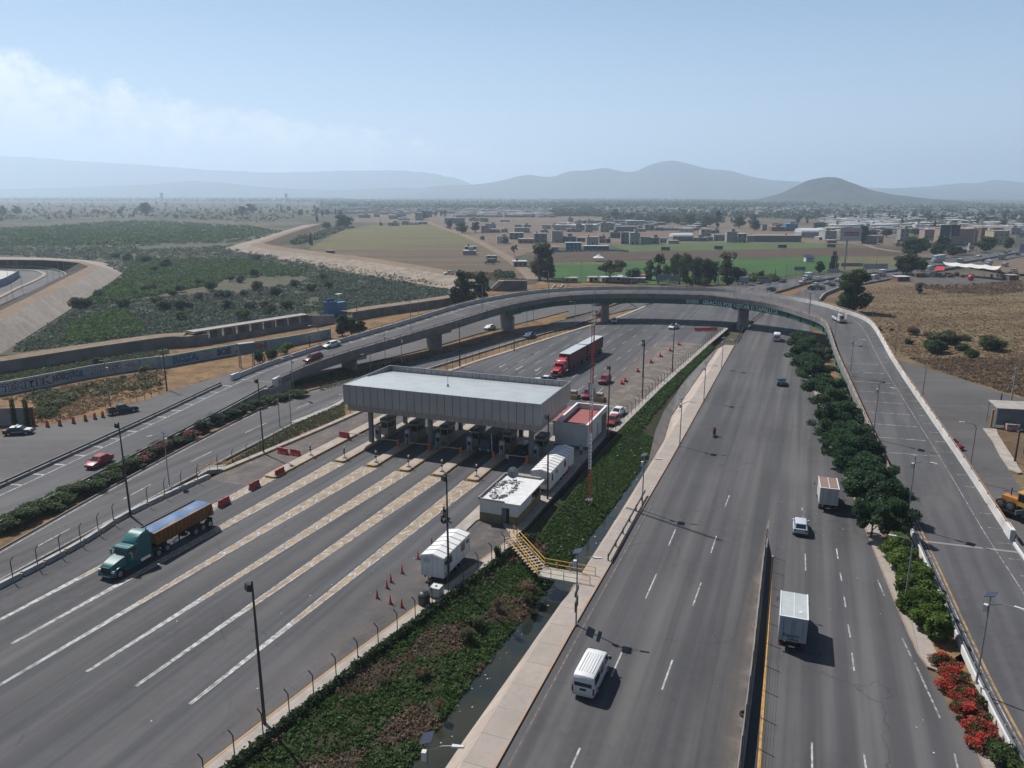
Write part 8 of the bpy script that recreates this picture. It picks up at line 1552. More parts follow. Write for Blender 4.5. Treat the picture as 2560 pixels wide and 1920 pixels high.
def clumps(name,label,spots,rad,per,m,flat_=.6,leafk=.42,seed=1,tonebase=None):
 rng=np.random.default_rng(seed);C=np.array([tuple(p)for p in spots]);N=len(C);r=rad*(.55+.9*rng.random(N))if not callable(rad)else np.array([rad(p)for p in spots])*(.6+.8*rng.random(N))
 d=rng.normal(size=(N,per,3));d/=np.linalg.norm(d,axis=2)[:,:,None];d[:,:,2]=np.abs(d[:,:,2]);q=.5+.5*rng.random((N,per,1));P=C[:,None,:]+d*q*r[:,None,None]*np.array([1,1,flat_*1.6])
 tone=(.6*rng.random((N,1))+.4*rng.random((N,per))).reshape(-1);me=leaf_mesh(name,P.reshape(-1,3),np.repeat(r*leafk,per)*(.7+.6*rng.random(N*per)),tone,m);o=bpy.data.objects.new(name,me);COL.objects.link(o);return tag(o,label,kind='stuff')
rng=random.Random(17)
MEAD=[(0,490),(900,435),(1620,475),(1850,520),(1640,570),(1440,625),(1620,650),(2050,720),(2212,800),(2212,1000),(1270,1150),(600,1235),(60,1290),(330,1110),(520,990),(700,880),(800,790),(640,725),(0,660)]
REED=[(860,690),(1580,695),(1990,765),(1950,795),(1520,790),(1380,850),(900,940),(530,1000),(640,900),(790,810)]
REED2=[(0,500),(900,440),(1600,480),(1800,520),(1400,570),(700,600),(0,600)]
clumps('meadow_brush','blue green brush covering the wet meadow',[p for p in scatter('T1',MEAD,8500,rng)if math.sin(p.x*.021+1)*math.sin(p.y*.033)+.6*math.sin(p.x*.06-p.y*.045)<.62],lambda p:min(2.4,.6+p.y*.0022),15,G_BLUE,.45,.32,2)
clumps('meadow_brush','blue green brush at the right end of the wet meadow',scatter('T2',[(0,760),(300,800),(830,890),(820,930),(200,1040),(0,1060)],2200,rng),1.2,15,G_BLUE,.5,.34,3)
clumps('reed_bed','bright green reed bed in the middle of the wet meadow',scatter('T1',REED,7000,rng),1.2,14,G_REED,.65,.34,4)
clumps('reed_bed','dark green reeds in the far part of the wet meadow',scatter('T1',REED2,3600,rng),lambda p:2.2,9,G_REED,.5,.5,5)
clumps('reed_bed','dark green reeds in the near corner of the wet meadow',scatter('T1',[(430,1230),(470,1100),(800,1010),(930,1160),(700,1215)],2300,rng),1.1,14,G_REED,.6,.34,6)
SHP=[(925,900),(985,890),(1110,930),(1165,900),(1280,855),(1365,890),(1480,830),(1545,840),(1640,800),(1470,940),(1655,890),(1780,930),(1575,930),(1060,1020),(1150,1015),(1205,1010),(1165,1080),(1020,990),(1420,940),(1700,1010),(1840,1010),(1610,1015),(1740,1040),(1560,1085),(1470,1010),(1280,950),(800,1010),(740,690),(820,700),(935,715),(990,770),(1065,745),(2080,820),(1900,870),(2110,880),(2000,900),(1650,700),(500,1010),(560,1000),(640,940)]
for i,(x,y)in enumerate(SHP):
 s_=1;dist=at('T1',x,y,-1).y;hgt=3.2+1.8*rng.random()if y>760 else 5+1.8*rng.random();row='in the near part' if y>985 else 'in the middle part' if y>850 else 'in the far part'
 sib=sorted(q[0]for q in SHP if(q[1]>985)==(y>985)and(q[1]>850)==(y>850));tree('rounded shrub %s of the wet meadow, %s from the left'%(row,ORD[sib.index(x)]),at('T1',x,y,-1),hgt,hgt*1.25,'bush',(G_BLUE,G_OLV,G_MID)[i%3],n=1300,leaf=.065,seed=100+i%3,cat='shrub',group='shrubs of the wet meadow',name='shrub')
def bank_spots(n,s0,s1,a0,a1,rr):
 out=[]
 for i in range(n):
  s=rr.uniform(s0,s1);k=rr.uniform(a0,a1);t0,t1=ipl(s,TLK)+1.35,ipl(s,WL)+.1
  if 79<s<122:t0=-26.9
  out.append(rf(s,t0+(t1-t0)*k,.02+(wz(s)-.0)*((t0+(t1-t0)*k)-(ipl(s,TLK)+1))/(t1-ipl(s,TLK)-1)))
 return out
def patch(p,f,th,seed):return math.sin(p.x*f+seed)*math.sin(p.y*f*1.3+seed*2)+.5*math.sin(p.x*f*2.3-p.y*f*1.9+seed)>th
sp=bank_spots(15000,30,125,0,1,rng);gsp=[p for p in sp if not patch(p,.42,.35,1.0)or st(p)[0]>78];bsp=[p for p in sp if patch(p,.42,.35,1.0)and st(p)[0]<=78]
clumps('bank_herbs','low green weeds covering the canal bank',gsp,.26,9,G_GRASS,.55,.42,7);clumps('dry_weeds','patches of dry brownish weeds on the canal bank',bsp,.26,8,G_BROWN,.6,.40,8)
clumps('bank_herbs','darker weeds on the canal bank towards the overpass',[p for p in bank_spots(4200,122,205,0,.42,rng)],.38,7,G_GRASS,.5,.45,9)
clumps('kerb_grass','tufts of dark grass along the kerb walk',[rf(s,ipl(s,TLK)+1.35+rng.uniform(-.1,.45),.05)for s in[rng.uniform(30,78)for _ in range(1500)]],.24,8,G_DARK,1.0,.5,10)
for i,(x,y,w,m,lab)in enumerate([(1340,1520,150,G_DRY,'rusty dry bush at the water by the footbridge'),(1330,1590,110,G_OLV,'olive bush below the footbridge steps'),(1140,1290,70,G_DARK,'dark tuft at the fence by the footbridge steps')]):ptree(lab,'T5',x,y+40,y-60,w,-1.2 if i<2 else-.1,'bush',m,n=1800,leaf=.05,seed=110,cat='bush',group='bank bushes',name='bush')
for i,(x,y,w,m,lab)in enumerate([(1690,1030,110,G_DRY,'straw coloured tuft on the canal bank'),(1790,1240,80,G_DRY,'yellow bush at the water edge of the canal bank'),(2030,690,140,G_OLV,'grey stalky bush on the canal bank'),(2170,590,70,G_BROWN,'reddish dry plant on the canal bank'),(1430,1090,100,G_OLV,'olive weed clump in the middle of the canal bank'),(1960,780,120,G_OLV,'green herb clump on the upper canal bank')]):ptree(lab,'T7',x,y+25,y-45,w,-1.0,'bush',m,n=1500,leaf=.05,seed=112,cat='bush',group='bank bushes',name='bush')
clumps('verge_grass','green grass bank below the concrete ramp girder',scatter('Y7',[(780,1190),(1200,1060),(1700,920),(1720,960),(1300,1080),(900,1190)],1500,rng,-.7),.38,8,G_GRASS,.5,.45,11)
clumps('verge_grass','green weeds on the strip between left road and plaza',scatter('T4',[(1390,770),(1800,510),(2212,320),(2212,410),(1850,560),(1500,730)],1500,rng,-.7),.26,8,G_OLV,.5,.45,12)
clumps('dry_tufts','dry grass tufts between graffiti wall and asphalt lot',scatter('Y6',[(0,830),(1200,590),(2212,440),(2150,720),(1500,880),(900,1100),(480,1150),(460,900)],2000,rng,-.95),.30,7,G_DRY,.35,.5,13)
clumps('verge_brush','dark green brush clumps on the dry slope below the graffiti wall',scatter('Y6',[(460,760),(760,760),(1000,800),(980,860),(760,960),(500,930)],170,rng,-.95)+scatter('Y6',[(480,980),(720,980),(700,1060),(500,1080)],60,rng,-.95)+scatter('Y6',[(300,820),(2100,480),(2150,650),(900,850)],120,rng,-.95),.8,14,G_OLV,.7,.36,23)
clumps('dry_tufts','dry weeds between flood wall and graffiti wall',scatter('Y6',[(0,510),(1000,345),(2212,165),(2212,235),(1200,400),(0,600)],1800,rng,-1),.45,7,G_OLV,.4,.5,14)
clumps('dry_tufts','tawny dry grass of the right hand field',scatter('Z4',[(560,760),(1900,730),(2212,760),(2212,1640),(1350,1640),(860,1450),(640,1200),(450,1000)],6500,rng,-.12),.32,6,G_DRY,.25,.5,15)
clumps('rubble_bushes','dry scrub at the edge of the parking lot',scatter('Z5',[(350,-30),(1000,-30),(2212,-20),(2212,600),(1700,460),(900,200)],1100,rng,-.05),.5,8,G_BROWN,.4,.42,16)
clumps('dry_tufts','grey brown brush before the gravel yard',scatter('V2',[(300,1200),(1300,1190),(2212,1130),(2212,1300),(1700,1370),(900,1330)],700,rng,-.1),.9,9,G_BROWN,.6,.42,17)
clumps('levee_weeds','weeds scattered on the riprap levee',scatter('T2',[(0,700),(500,760),(830,810),(860,870),(300,800),(0,740)],420,rng,0),.6,9,G_OLV,.6,.42,18)
clumps('dry_tufts','brown brush along the levee foot and bank',scatter('T2',[(520,700),(800,770),(1100,780),(1330,830),(1240,870),(1100,820),(880,790)],700,rng,-1),.8,8,G_BROWN,.6,.42,19)
clumps('dry_tufts','dark bushes on the bank behind the levee',scatter('V4',[(0,680),(240,700),(240,770),(0,760)],260,rng,-1),1.3,12,G_DARK,.8,.42,20)
clumps('median_weeds','weeds on the dry medians beside the left road',scatter('T2',[(0,1450),(300,1390),(760,1290),(1100,1190),(1090,1215),(700,1330),(0,1540)],900,rng,-.7),.3,8,G_OLV,.5,.45,22)
# ------------------------------------------------------------------ houses and far country
HM={'grey':M_BLOCK,'dark':mat('dark_block',(.23,.225,.225),.9,c2=(.165,.16,.165),scale=.3),'light':mat('pale_block',(.36,.345,.33),.9,c2=(.28,.27,.26),scale=.3),'white':mat('white_render',(.62,.61,.60),.85,c2=(.5,.49,.48),scale=.4),'pink':mat('pink_render',(.34,.22,.18),.9,c2=(.26,.17,.14),scale=.4),'tan':mat('tan_render',(.36,.27,.21),.9,c2=(.30,.225,.175),scale=.2),'purple':mat('purple_wall',(.20,.17,.195),.9,c2=(.15,.14,.165),scale=.2),'teal':mat('teal_house',(.06,.12,.13),.8),'blue':mat('blue_house',(.05,.20,.33),.8),'yellow':mat('cream_house',(.45,.38,.24),.85),'brown':mat('brown_house',(.17,.09,.07),.9),'green':mat('green_hut',(.03,.09,.08),.7)}
ROOFM={'slab':M_CONC,'white':mat('white_sheet_roof',(.58,.60,.60),.5),'red':mat('red_sheet_roof',(.36,.07,.06),.7),'greenw':mat('pale_green_roof',(.45,.58,.55),.6)}
def ratio():return random.uniform(.7,1.1)
def house(label,t,xl,xr,yb,yt,col='grey',zg=-1.1,roof='slab',wins=2,depth=None,floors=1,extra=None,group='block houses of the village',yaw=None,name='house',cat='house',arch=False):
 pl,pr=at(t,xl,yb,zg),at(t,xr,yb,zg);h=max(2.2,up(t,(xl+xr)/2,yb,yt,zg));w=(pr-pl).length;dp=depth or max(4,min(w*ratio(),12));rr=random.Random(int(xl*7+yb*13));extra=extra or(rr.choice((None,'room','tank','rods'))if group.startswith('block')and not arch else None)
 yw=yaw if yaw is not None else math.atan2((pr-pl).y,(pr-pl).x)+rr.uniform(-.10,.10);o=thing(name,label,cat,(pl+pr)/2,yw,group);b=MB()
 if arch:
  hs=h*.55;b.box(-w/2,w/2,0,dp,0,hs);b.build('wall',HM[col],o);b=MB();n=10;secs=[[(x,dp/2-dp/2*math.cos(math.pi*i/n)*1.0,hs+.002+(h-hs)*math.sin(math.pi*i/n))for i in range(n+1)]for x in(-w/2-.1,w/2+.1)];b.loft(secs);b.build('roof',ROOFM['white'],o,40)
 else:
  b.box(-w/2,w/2,0,dp,0,h-.22);b.build('wall',HM[col],o);b=MB();ov_=.25;b.box(-w/2-ov_,w/2+ov_,-ov_,dp+ov_,h-.218,h-.02);r=b.build('roof',ROOFM[roof],o)
  if extra=='room':b=MB();x=rr.uniform(-w*.3,w*.05);b.box(x,x+w*.35,dp*.3,dp*.8,h-.018,h+2.1);b.build('roof_room',HM[col],o)
  if extra=='tank':b=MB();x=rr.uniform(-w*.3,w*.3);b.cyl((x,dp*.5,h-.018),.55,1.3,10);b.build('water_tank',M_BLACK,o)
  if extra=='rods':
   b=MB()
   for k in range(6):x=-w/2+.3+(w-.6)*(k%3)/2;y=.3 if k<3 else dp-.3;b.box(x-.12,x+.12,y-.12,y+.12,h-.018,h+.9)
   b.build('column_stubs',HM[col],o)
 if wins:
  for f in range(floors):
   for k in range(wins):
    x=-w/2+w*(k+.5)/wins;ww=min(1.2,w/wins*.5);z0=f*(h/floors)+(.9 if(k or f or wins==1)else .05);b=MB();b.box(x-ww/2,x+ww/2,-.03,.02,z0,min(z0+1.25 if(k or f or wins==1)else 2.1,h-.4));b.build('window' if(k or f or wins==1)else 'door',M_DARK,o)
  b=MB();b.box(w/2-.02,w/2+.03,dp*.4,dp*.4+1.0,1.0,2.1);b.build('window',M_DARK,o)
 return o
HL=[

('Z7','facing the sports pitch',[(0,90,555,465,'grey','tall grey block house',dict(floors=2,extra='rods')),(100,205,555,505,'dark','low dark block house',dict()),(210,285,550,515,'pink','low dusty wall with openings',dict()),(290,388,580,510,'grey','grey block house with one dark opening',dict(wins=1)),(395,445,560,500,'pink','pinkish unfinished house',dict()),(455,490,560,525,'teal','low dark teal shed',dict(wins=1)),(490,573,520,470,'teal','dark teal covered house',dict(wins=0)),(577,650,570,470,'dark','dark two storey block house',dict(floors=2)),(652,735,575,475,'grey','grey house with pale stairs and upper room',dict(extra='room')),(742,815,572,508,'light','pale block yard wall house',dict(wins=0)),(818,898,572,515,'dark','dark front of the block house with a pale side',dict(wins=1)),(902,968,560,520,'grey','low grey house with openings',dict()),(975,1062,568,540,'grey','long low grey wall house',dict(wins=0)),(1185,1300,548,515,'dark','low dark block building',dict(wins=3)),(1302,1350,545,510,'light','small pale house',dict(wins=1)),(1356,1458,543,490,'light','pale block house',dict(extra='rods')),(1462,1550,556,465,'light','tall pale block wall house',dict(wins=0,extra='room')),(1553,1628,558,482,'dark','dark house with white upper windows and green awning',dict(roof='greenw',floors=2)),(1632,1703,552,500,'light','pale blank block house',dict(wins=0)),(1708,2085,553,498,'purple','very long purple grey walled building',dict(wins=0,depth=14))]),  # pale side and dark front of the same house, built as separate boxes
('Z7','in the middle row of the village',[(120,198,470,440,'light','low pale block house',dict()),(200,248,470,402,'grey','tall narrow grey house',dict(floors=2)),(280,340,470,405,'grey','tall square grey house',dict(floors=2,wins=1)),(405,480,470,392,'light','two storey house with dark windows',dict(floors=2)),(485,528,450,395,'dark','narrow dark grey house',dict()),(532,710,466,422,'dark','long dark grey house',dict(wins=1)),(716,770,450,420,'grey','low grey house',dict()),(774,855,456,405,'light','two storey pale house with dark annexe',dict(floors=2)),(862,938,458,430,'dark','low dark house',dict()),(942,1078,456,436,'grey','long low grey wall',dict(wins=0)),(1176,1244,455,436,'pink','low brownish house',dict()),(1247,1330,507,445,'light','pale two storey house',dict(floors=2)),(1332,1400,480,452,'dark','dark roofed house',dict())]),
('Z7','in the back row of the village',[(0,50,430,408,'light','pale house with dark doorway',dict(wins=1)),(56,125,446,400,'grey','grey house',dict()),(190,250,400,378,'grey','grey house with room on the roof',dict(extra='room')),(252,326,398,372,'light','pale grey house',dict()),(330,368,396,378,'light','small pale house',dict(wins=1)),(370,620,396,372,'dark','very long dark wall',dict(wins=0)),(1640,1720,395,368,'pink','dusty pink house',dict()),(1955,2060,455,400,'blue','blue painted two storey house',dict(floors=2,wins=3)),(1760,1800,455,405,'light','narrow pale house',dict(floors=2)),(1840,1950,462,425,'brown','brown house beside the blue one',dict())]),
('Z8','near the dirt track',[(1545,1610,252,196,'grey','tall blank grey house',dict(wins=0)),(1602,1656,216,182,'light','open topped grey house',dict()),(1612,1690,251,224,'dark','low dark yard wall',dict(wins=0)),(1665,1755,333,278,'white','white faced house',dict(wins=1)),(1762,1870,302,252,'dark','dark open fronted two storey house',dict(floors=2,wins=3)),(1828,1950,333,298,'pink','low house with pale slab roof',dict(wins=3)),(1952,2050,327,256,'dark','two storey house with large dark windows',dict(floors=2,wins=2,extra='tank')),(2090,2168,327,238,'grey','tall grey block tower house',dict(wins=1)),(1800,1918,251,212,'grey','grey block house',dict()),(1802,1856,207,188,'light','small house with pale slab',dict()),(1872,1926,208,190,'dark','small dark house with slab',dict()),(2012,2080,222,192,'light','pale unfinished house',dict()),(2142,2198,228,180,'light','two storey pale house',dict(floors=2)),(1700,1750,250,222,'light','low white wall house',dict()),(2000,2060,250,228,'grey','low grey house',dict())]),
('Z8','standing alone in the stubble field',[(1420,1510,388,356,'dark','low grey hut with flat roof, the rear one',dict(wins=0)),(1405,1500,424,388,'grey','low grey hut with flat roof, the front one',dict(wins=0,roof='greenw')),(1585,1668,478,428,'grey','half built two storey block house',dict(floors=2,extra='rods')),(1795,1897,514,470,'dark','long open roofed house with pale roof',dict(roof='white',wins=3)),(355,410,412,394,'brown','low brown shed',dict(wins=0))]),
('Z8','far behind the olive field',[(835,895,146,116,'grey','grey house',dict()),(885,960,136,102,'light','large pale house',dict()),(905,990,156,138,'white','low white roofed house',dict(roof='white')),(1040,1095,156,97,'grey','tall grey house',dict(floors=2)),(1096,1168,131,82,'dark','dark two storey house',dict(floors=2)),(830,900,199,172,'grey','grey house at the field edge',dict(wins=1)),(936,990,191,162,'light','pale house at the field edge',dict()),(992,1058,191,170,'white','low house with white roof',dict(roof='white')),(1062,1128,187,167,'grey','low grey house',dict()),(762,788,196,177,'dark','tiny dark hut',dict(wins=1)),(605,690,137,112,'light','pale house',dict()),(1265,1420,181,138,'dark','long dark wall house',dict(wins=0)),(1538,1600,167,137,'light','pale house',dict()),(1690,1760,167,152,'light','low pale house',dict()),(720,760,131,107,'grey','small grey house',dict()),(782,832,112,96,'light','small pale house',dict()),(1450,1530,160,138,'grey','grey house',dict()),(1340,1400,130,112,'light','pale house',dict()),(1175,1215,80,58,'light','small pale house',dict())]),
('V2','behind the right roadside trees',[(60,215,440,215,'light','three storey grey house with dark windows',dict(floors=3,wins=2)),(0,60,390,330,'dark','dark low house',dict()),(0,118,520,460,'brown','brown walled house',dict(wins=0)),(330,490,250,140,'white','white two storey house',dict(floors=2,roof='white')),(200,300,240,165,'light','house with white gable roof',dict(roof='white')),(490,720,390,235,'tan','red roofed tan hall',dict(roof='red',wins=3)),(925,1330,490,225,'tan','large tan warehouse with red roof edge',dict(roof='red',wins=1,depth=25)),(1340,1395,470,245,'pink','narrow red fronted building',dict(roof='red',wins=0)),(1460,1545,400,200,'brown','red and dark patterned shop front',dict(wins=0)),(1550,1660,400,250,'white','white shop with round signs',dict()),(1670,1940,470,255,'yellow','cream coloured building',dict(floors=2,wins=3)),(1980,2160,310,200,'light','grey block building',dict()),(1260,1345,580,520,'light','small pale hut among the trees',dict()),(620,720,230,190,'light','pale house behind the red roof',dict())]),
('V1','beyond the ploughed field',[(1055,1235,400,240,'light','pale block hall with flat roof',dict(wins=1,depth=18)),(1735,1900,460,318,'dark','house on stilts with white roof edge',dict(roof='white',wins=3)),(1905,2000,440,320,'light','pale house with square window',dict(wins=1)),(955,1105,390,340,'grey','low shed with open front',dict(roof='white')),(1100,1245,440,390,'brown','long dark lean-to shed',dict(wins=0,roof='white')),(1700,1870,240,165,'light','pale blank house',dict(wins=0)),(1960,2190,250,180,'light','wide pale building',dict(roof='white')),(420,610,245,125,'blue','blue fronted building',dict(floors=2,wins=3)),(430,520,245,190,'brown','orange brown small house',dict())]),
]
for t,area,lst in HL:
 cnt={}
 for q in lst:cnt[q[5]]=cnt.get(q[5],0)+1
 seen={}
 for(xl,xr,yb,yt,col,words,kw)in lst:
  lab=words+' '+area
  if cnt[words]>1:sib=sorted(q[0]for q in lst if q[5]==words);lab='%s %s, %s from the left'%(words,area,ORD[sib.index(xl)])
  house(lab,t,xl,xr,yb,yt,col,-1.1 if t!='V2' else-.3,**kw)
house('grey hall with a white arched roof in the front row','Z7',1010,1185,547,482,'dark',wins=0,depth=12,arch=True);house('large warehouse with white arched roof beyond the green strip','V1',672,1050,350,205,'light',wins=0,depth=20,arch=True)
house('blue and white pavilion beside the ploughed field','V4',965,1178,358,255,'blue',-1.0,'white',4,6,2,group='pavilions of the sports ground');house('dark green changing hut with pale roof beside the pavilion','V4',1220,1562,356,300,'green',-1.0,'white',4,6,group='pavilions of the sports ground');house('small blue kiosk left of the pavilion','V4',778,862,362,318,'blue',-1.0,wins=1,depth=4,group='pavilions of the sports ground')
b=MB();ln_=[at('V4',x,y,-1.0)for x,y in((770,395),(1200,378),(1600,372),(1830,385))];rail(b,ln_,[(0,0),(0,1.1),(.3,1.1),(.3,0)][::-1]);tag(b.build('terrace_wall',mat('turquoise_terrace',(.20,.34,.36),.8,c2=(.06,.08,.08),scale=.6)),'low turquoise terrace wall in front of the pavilions','wall')
for k,(t,x,y,lab)in enumerate((('V1',365,520,'dark dugout on the green strip beside two bright spots'),('V1',1165,510,'dark dugout on the green strip near the warehouse'),('V3',415,430,'dark dugout at the left of the green strip'),('V3',1280,412,'dark dugout in the middle of the green strip'))):
 o=thing('dugout',lab,'dugout',at(t,x,y,-1.0),0,'dark dugouts');b=MB();b.box(-3,3,0,1.8,0,.15);b.box(-3,3,1.7,1.8,.15,2.3);b.box(-3,3,-.2,1.8,2.3,2.4);b.box(-3,-2.9,0,1.7,.15,2.3);b.box(2.9,3,0,1.7,.15,2.3);b.build('shelter',M_BLACK,o);b=MB();b.box(-2.6,2.6,1.1,1.5,.15,.6);b.build('bench',M_STEEL,o)
for k,(t,x0,x1,y,yt,lab)in enumerate((('V4',905,1055,555,515,'white football goal at the left end of the pitch'),('V4',1990,2130,520,468,'white football goal at the far side of the pitch'),('V3',10,165,615,553,'white football goal behind the grove'))):
 a,c=at(t,x0,y,-1),at(t,x1,y,-1);o=thing('football_goal',lab,'goal',(a+c)/2,hd(c-a),'football goals');w=(c-a).length/2;b=MB();b.tube([(-w,0,0),(-w,0,2.6),(w,0,2.6),(w,0,0)],.10,5);b.build('frame',M_WWALL,o);b=MB();b.bar((-w,0,2.5),(-w,1.2,0),.04,.04);b.bar((w,0,2.5),(w,1.2,0),.04,.04);b.build('stays',M_STEEL,o)
o=thing('tent','small white peaked tent at the edge of the pitch','tent',at('V4',1418,515,-1),0);b=MB();b.loft([[(q*x,q*y,z)for x,y in((-1,-1),(1,-1),(1,1),(-1,1))]for q,z in((3.2,2.2),(1.5,3.0),(.15,4.4))]);b.build('canopy',M_WWALL,o)
b=MB()
for x in(-3,3):
 for y in(-3,3):b.tube([(x,y,0),(x,y,2.2)],.06,5)
b.build('legs',M_STEEL,o)
o=thing('scoreboard_hut','blue solar roofed hut on the pitch','hut',at('V1',810,745,-1),.1);b=MB();b.box(-2.5,2.5,0,3,0,2.2);b.build('wall',M_WWALL,o);b=MB();b.hexa([(-2.8,-1,2.0),(2.8,-1,2.0),(2.8,3.2,3.8),(-2.8,3.2,3.8)],[(-2.8,-1,2.15),(2.8,-1,2.15),(2.8,3.2,3.95),(-2.8,3.2,3.95)]);b.build('roof',mat('navy_roof',(.03,.05,.10),.4),o)
for(xl,xr,yb,yt,c,rf_,lab)in((1460,1770,800,740,'light','white','low garden restaurant with a pale flat roof'),(1770,2060,810,765,'pink','white','low garden terrace with pale roof right of the open crowned tree'),(1285,1415,800,762,'yellow','slab','orange yellow stall at the pitch edge'),(1900,2150,775,745,'brown','red','terracotta roofed garden shelter'),(1700,1760,780,715,'dark','slab','narrow dark chimney hut between pale roofs'),(940,1130,812,790,'dark','slab','low dark wall hut on the pitch bank')):house(lab,'V4',xl,xr,yb,yt,c,-.9,rf_,2,5,group='garden roofs by the pitch')
q=at('V4',110,925,-.9);wq=thing('weir_block','grey concrete weir block with sloping side by the levee end','weir',q,hd(at('V4',430,925,-.9)-q));Lw=(at('V4',430,925,-.9)-q).length;b=MB();b.hexa([(-4.5,0,0),(Lw,0,0),(Lw,3,0),(-4.5,3,0)],[(0,.3,4.2),(Lw,.3,4.2),(Lw,3,4.2),(0,3,4.2)]);b.build('block',mat('dark_weir',(.13,.13,.13),.9,c2=(.085,.085,.085),scale=.3),wq);b=MB();b.hexa([(-6.5,.2,0),(-4.55,.0,0),(-4.55,3,0),(-6.5,3,0)],[(-2.2,.3,4.2),(-.05,.3,4.2),(-.05,3,4.2),(-2.2,3,4.2)]);b.build('ramp_slab',M_PAVE,wq)
for k,(x0,y0,x1,y1)in enumerate(((760,915,815,850),(885,895,930,850))):a,c=at('V4',x0,y0,-.9),at('V4',x1,y1,-.9);o=thing('concrete_beam','pale concrete beam on the dark gravel, %s one'%('left','right')[k],'beam',a,0,'pale beams on the gravel');b=MB();b.bar((0,0,.35),c-a+Vector((0,0,.35)),.5,.5);b.build('beam',M_PAVE,o)
def awn(name,label,t,corners,zg,m,zs,sag=.4,legs=True):
 P=[at(t,x,y,zg)for x,y in corners];c=sum(P,Vector())/4;o=thing(name,label,'canopy',(c.x,c.y,zg),0);b=MB();n=12;G_=[]
 for i in range(n+1):
  u=i/n;row=[]
  for j in range(5):
   v=j/4;p=(P[0].lerp(P[1],u)).lerp(P[3].lerp(P[2],u),v)-c;z=zs[0]*(1-v)+zs[1]*v-sag*abs(math.sin(u*math.pi*4));row.append((p.x,p.y,z))
  G_.append(row)
 b.loft(G_,0,False,False);b.loft([[(x,y,z-.04)for x,y,z in r][::-1]for r in G_],0,False,False);b.build('cloth',m,o,60)
 for i in(0,3,6,9,12):
  for j in(0,4):x,y,z=G_[i][j];b=MB();b.tube([(x,y,0),(x,y,z)],.07,5);b.build('pole',M_STEEL,o)
 return o
awn('tarpaulin_canopy','large white scalloped tarpaulin canopy over a roadside stall','V2',((830,1020),(1720,1110),(1790,1075),(780,985)),-.1,mat('white_tarp',(.66,.64,.60),.7),(5.0,5.8))
awn('red_awning','small bright red awning at the roadside stall','V2',((640,1060),(820,1050),(815,1005),(680,1005)),-.1,mat('red_cloth',(.45,.02,.035),.7),(3.2,4.0),.1)
o=thing('red_ball','round red inflatable in front of the tarpaulin canopy','inflatable',at('V2',1287,1115,-.1),0);b=MB();b.loft([[(1.4*math.sin(a)*math.cos(i*.5236),1.4*math.sin(a)*math.sin(i*.5236),1.4-1.4*math.cos(a))for i in range(12)]for a in[.05+k*.303 for k in range(11)]]);b.build('body',mat('red_vinyl',(.50,.03,.05),.4),o,60)
b=MB()
st_=thing('market_stall','dark stacked goods under the white tarpaulin canopy','stall',at('V2',1250,1060,-.1),0);
rr=random.Random(4);b=MB()
for i in range(34):x=rr.uniform(-26,28);y=rr.uniform(-1.5,5);w=rr.uniform(.8,2.6);h=rr.uniform(.7,2.2);b.box(x,x+w,y,y+w*.6,0,h)
tag(b.build('goods',mat('dark_goods',(.045,.035,.032),.9,c2=(.16,.11,.05),scale=.3),st_),kind='stuff')
house('low brick stall with pale sloping roof beside the far road','V2',25,240,1130,1062,'brown',-.1,'white',2,5,group='stalls of the right hand yard');house('dark wooden shack at the far right of the yard','V2',1950,2120,1110,1020,'brown',-.1,'slab',1,5,group='stalls of the right hand yard');house('green fenced shed beside the white van under the trees','V2',1095,1215,650,575,'green',-.2,'slab',0,6,group='stalls of the right hand yard')
rr=random.Random(99);FHM=[HM['light'],mat('dusty_white_wall',(.5,.49,.47),.9),HM['grey'],HM['dark'],HM['tan']]
def fh_mesh(m,k):
 b=MB();w,d,h=((9,8,3.2),(7,7,5.6),(14,9,3.4),(24,14,6))[k];b.box(-w/2,w/2,-d/2,d/2,0,h,0);b.box(-w/2-.2,w/2+.2,-d/2-.2,d/2+.2,h+.002,h+.25,1);b.box(-w*.3,-w*.3+1.2,-d/2-.03,-d/2,.9,2.1,2);b.box(w*.1,w*.1+1.2,-d/2-.03,-d/2,.9,2.1,2)
 if k==1:b.box(-w*.3,w*.1,-d*.2,d*.4,h+.252,h+2.4,0)
 o=b.build('distant_house',[m,ROOFM['white']if k in(2,3)else M_CONC,M_DARK]);me=o.data;bpy.data.objects.remove(o);return me
FH=[(fh_mesh(m,k),c,kn)for m,c in zip(FHM[:5],('pale grey','white','grey','dark grey','tan'))for k,kn in enumerate(('low house','two-storey house','long low house','large shed'))]
AR=[('Z7',0,1250,372,468,'inside the village'),('V2',0,2212,60,215,'behind the tan warehouse'),('Z7',0,2212,228,300,'beyond the village trees'),('T3',1060,2212,345,470,'in the right hand town'),('T3',0,1000,300,360,'below the cone shaped hill'),('T1',0,2100,285,312,'on the horizon at the left'),('T2',0,900,330,400,'beyond the olive field'),('T2',880,1500,335,420,'beyond the dirt track'),('V1',1150,2200,60,240,'right of the village')]
cn_={};items=[]
for t,x0,x1,y0,y1,area in AR:
 for i in range({'Z7':42,'T1':30,'T2':30,'V1':40,'V2':38}.get(t,40)):x,y=rr.uniform(x0,x1),rr.uniform(y0,y1);items.append((x,y,t,area,rr.randrange(len(FH))))
from collections import defaultdict
grp=defaultdict(list)
for it in items:grp[(it[3],FH[it[4]][1],FH[it[4]][2])].append(it)
for(area,c,kn),L in grp.items():
 L.sort()
 for i,(x,y,t,_,k)in enumerate(L):
  o=bpy.data.objects.new('distant_house',FH[k][0]);COL.objects.link(o);o.location=at(t,x,y,ZB);o.rotation_euler=(0,0,rr.uniform(-.5,.5));tag(o,'tiny %s %s %s%s'%(c,kn,area,'' if len(L)==1 else ', %s from left'%ORD[i]),'house','distant houses of the plain')
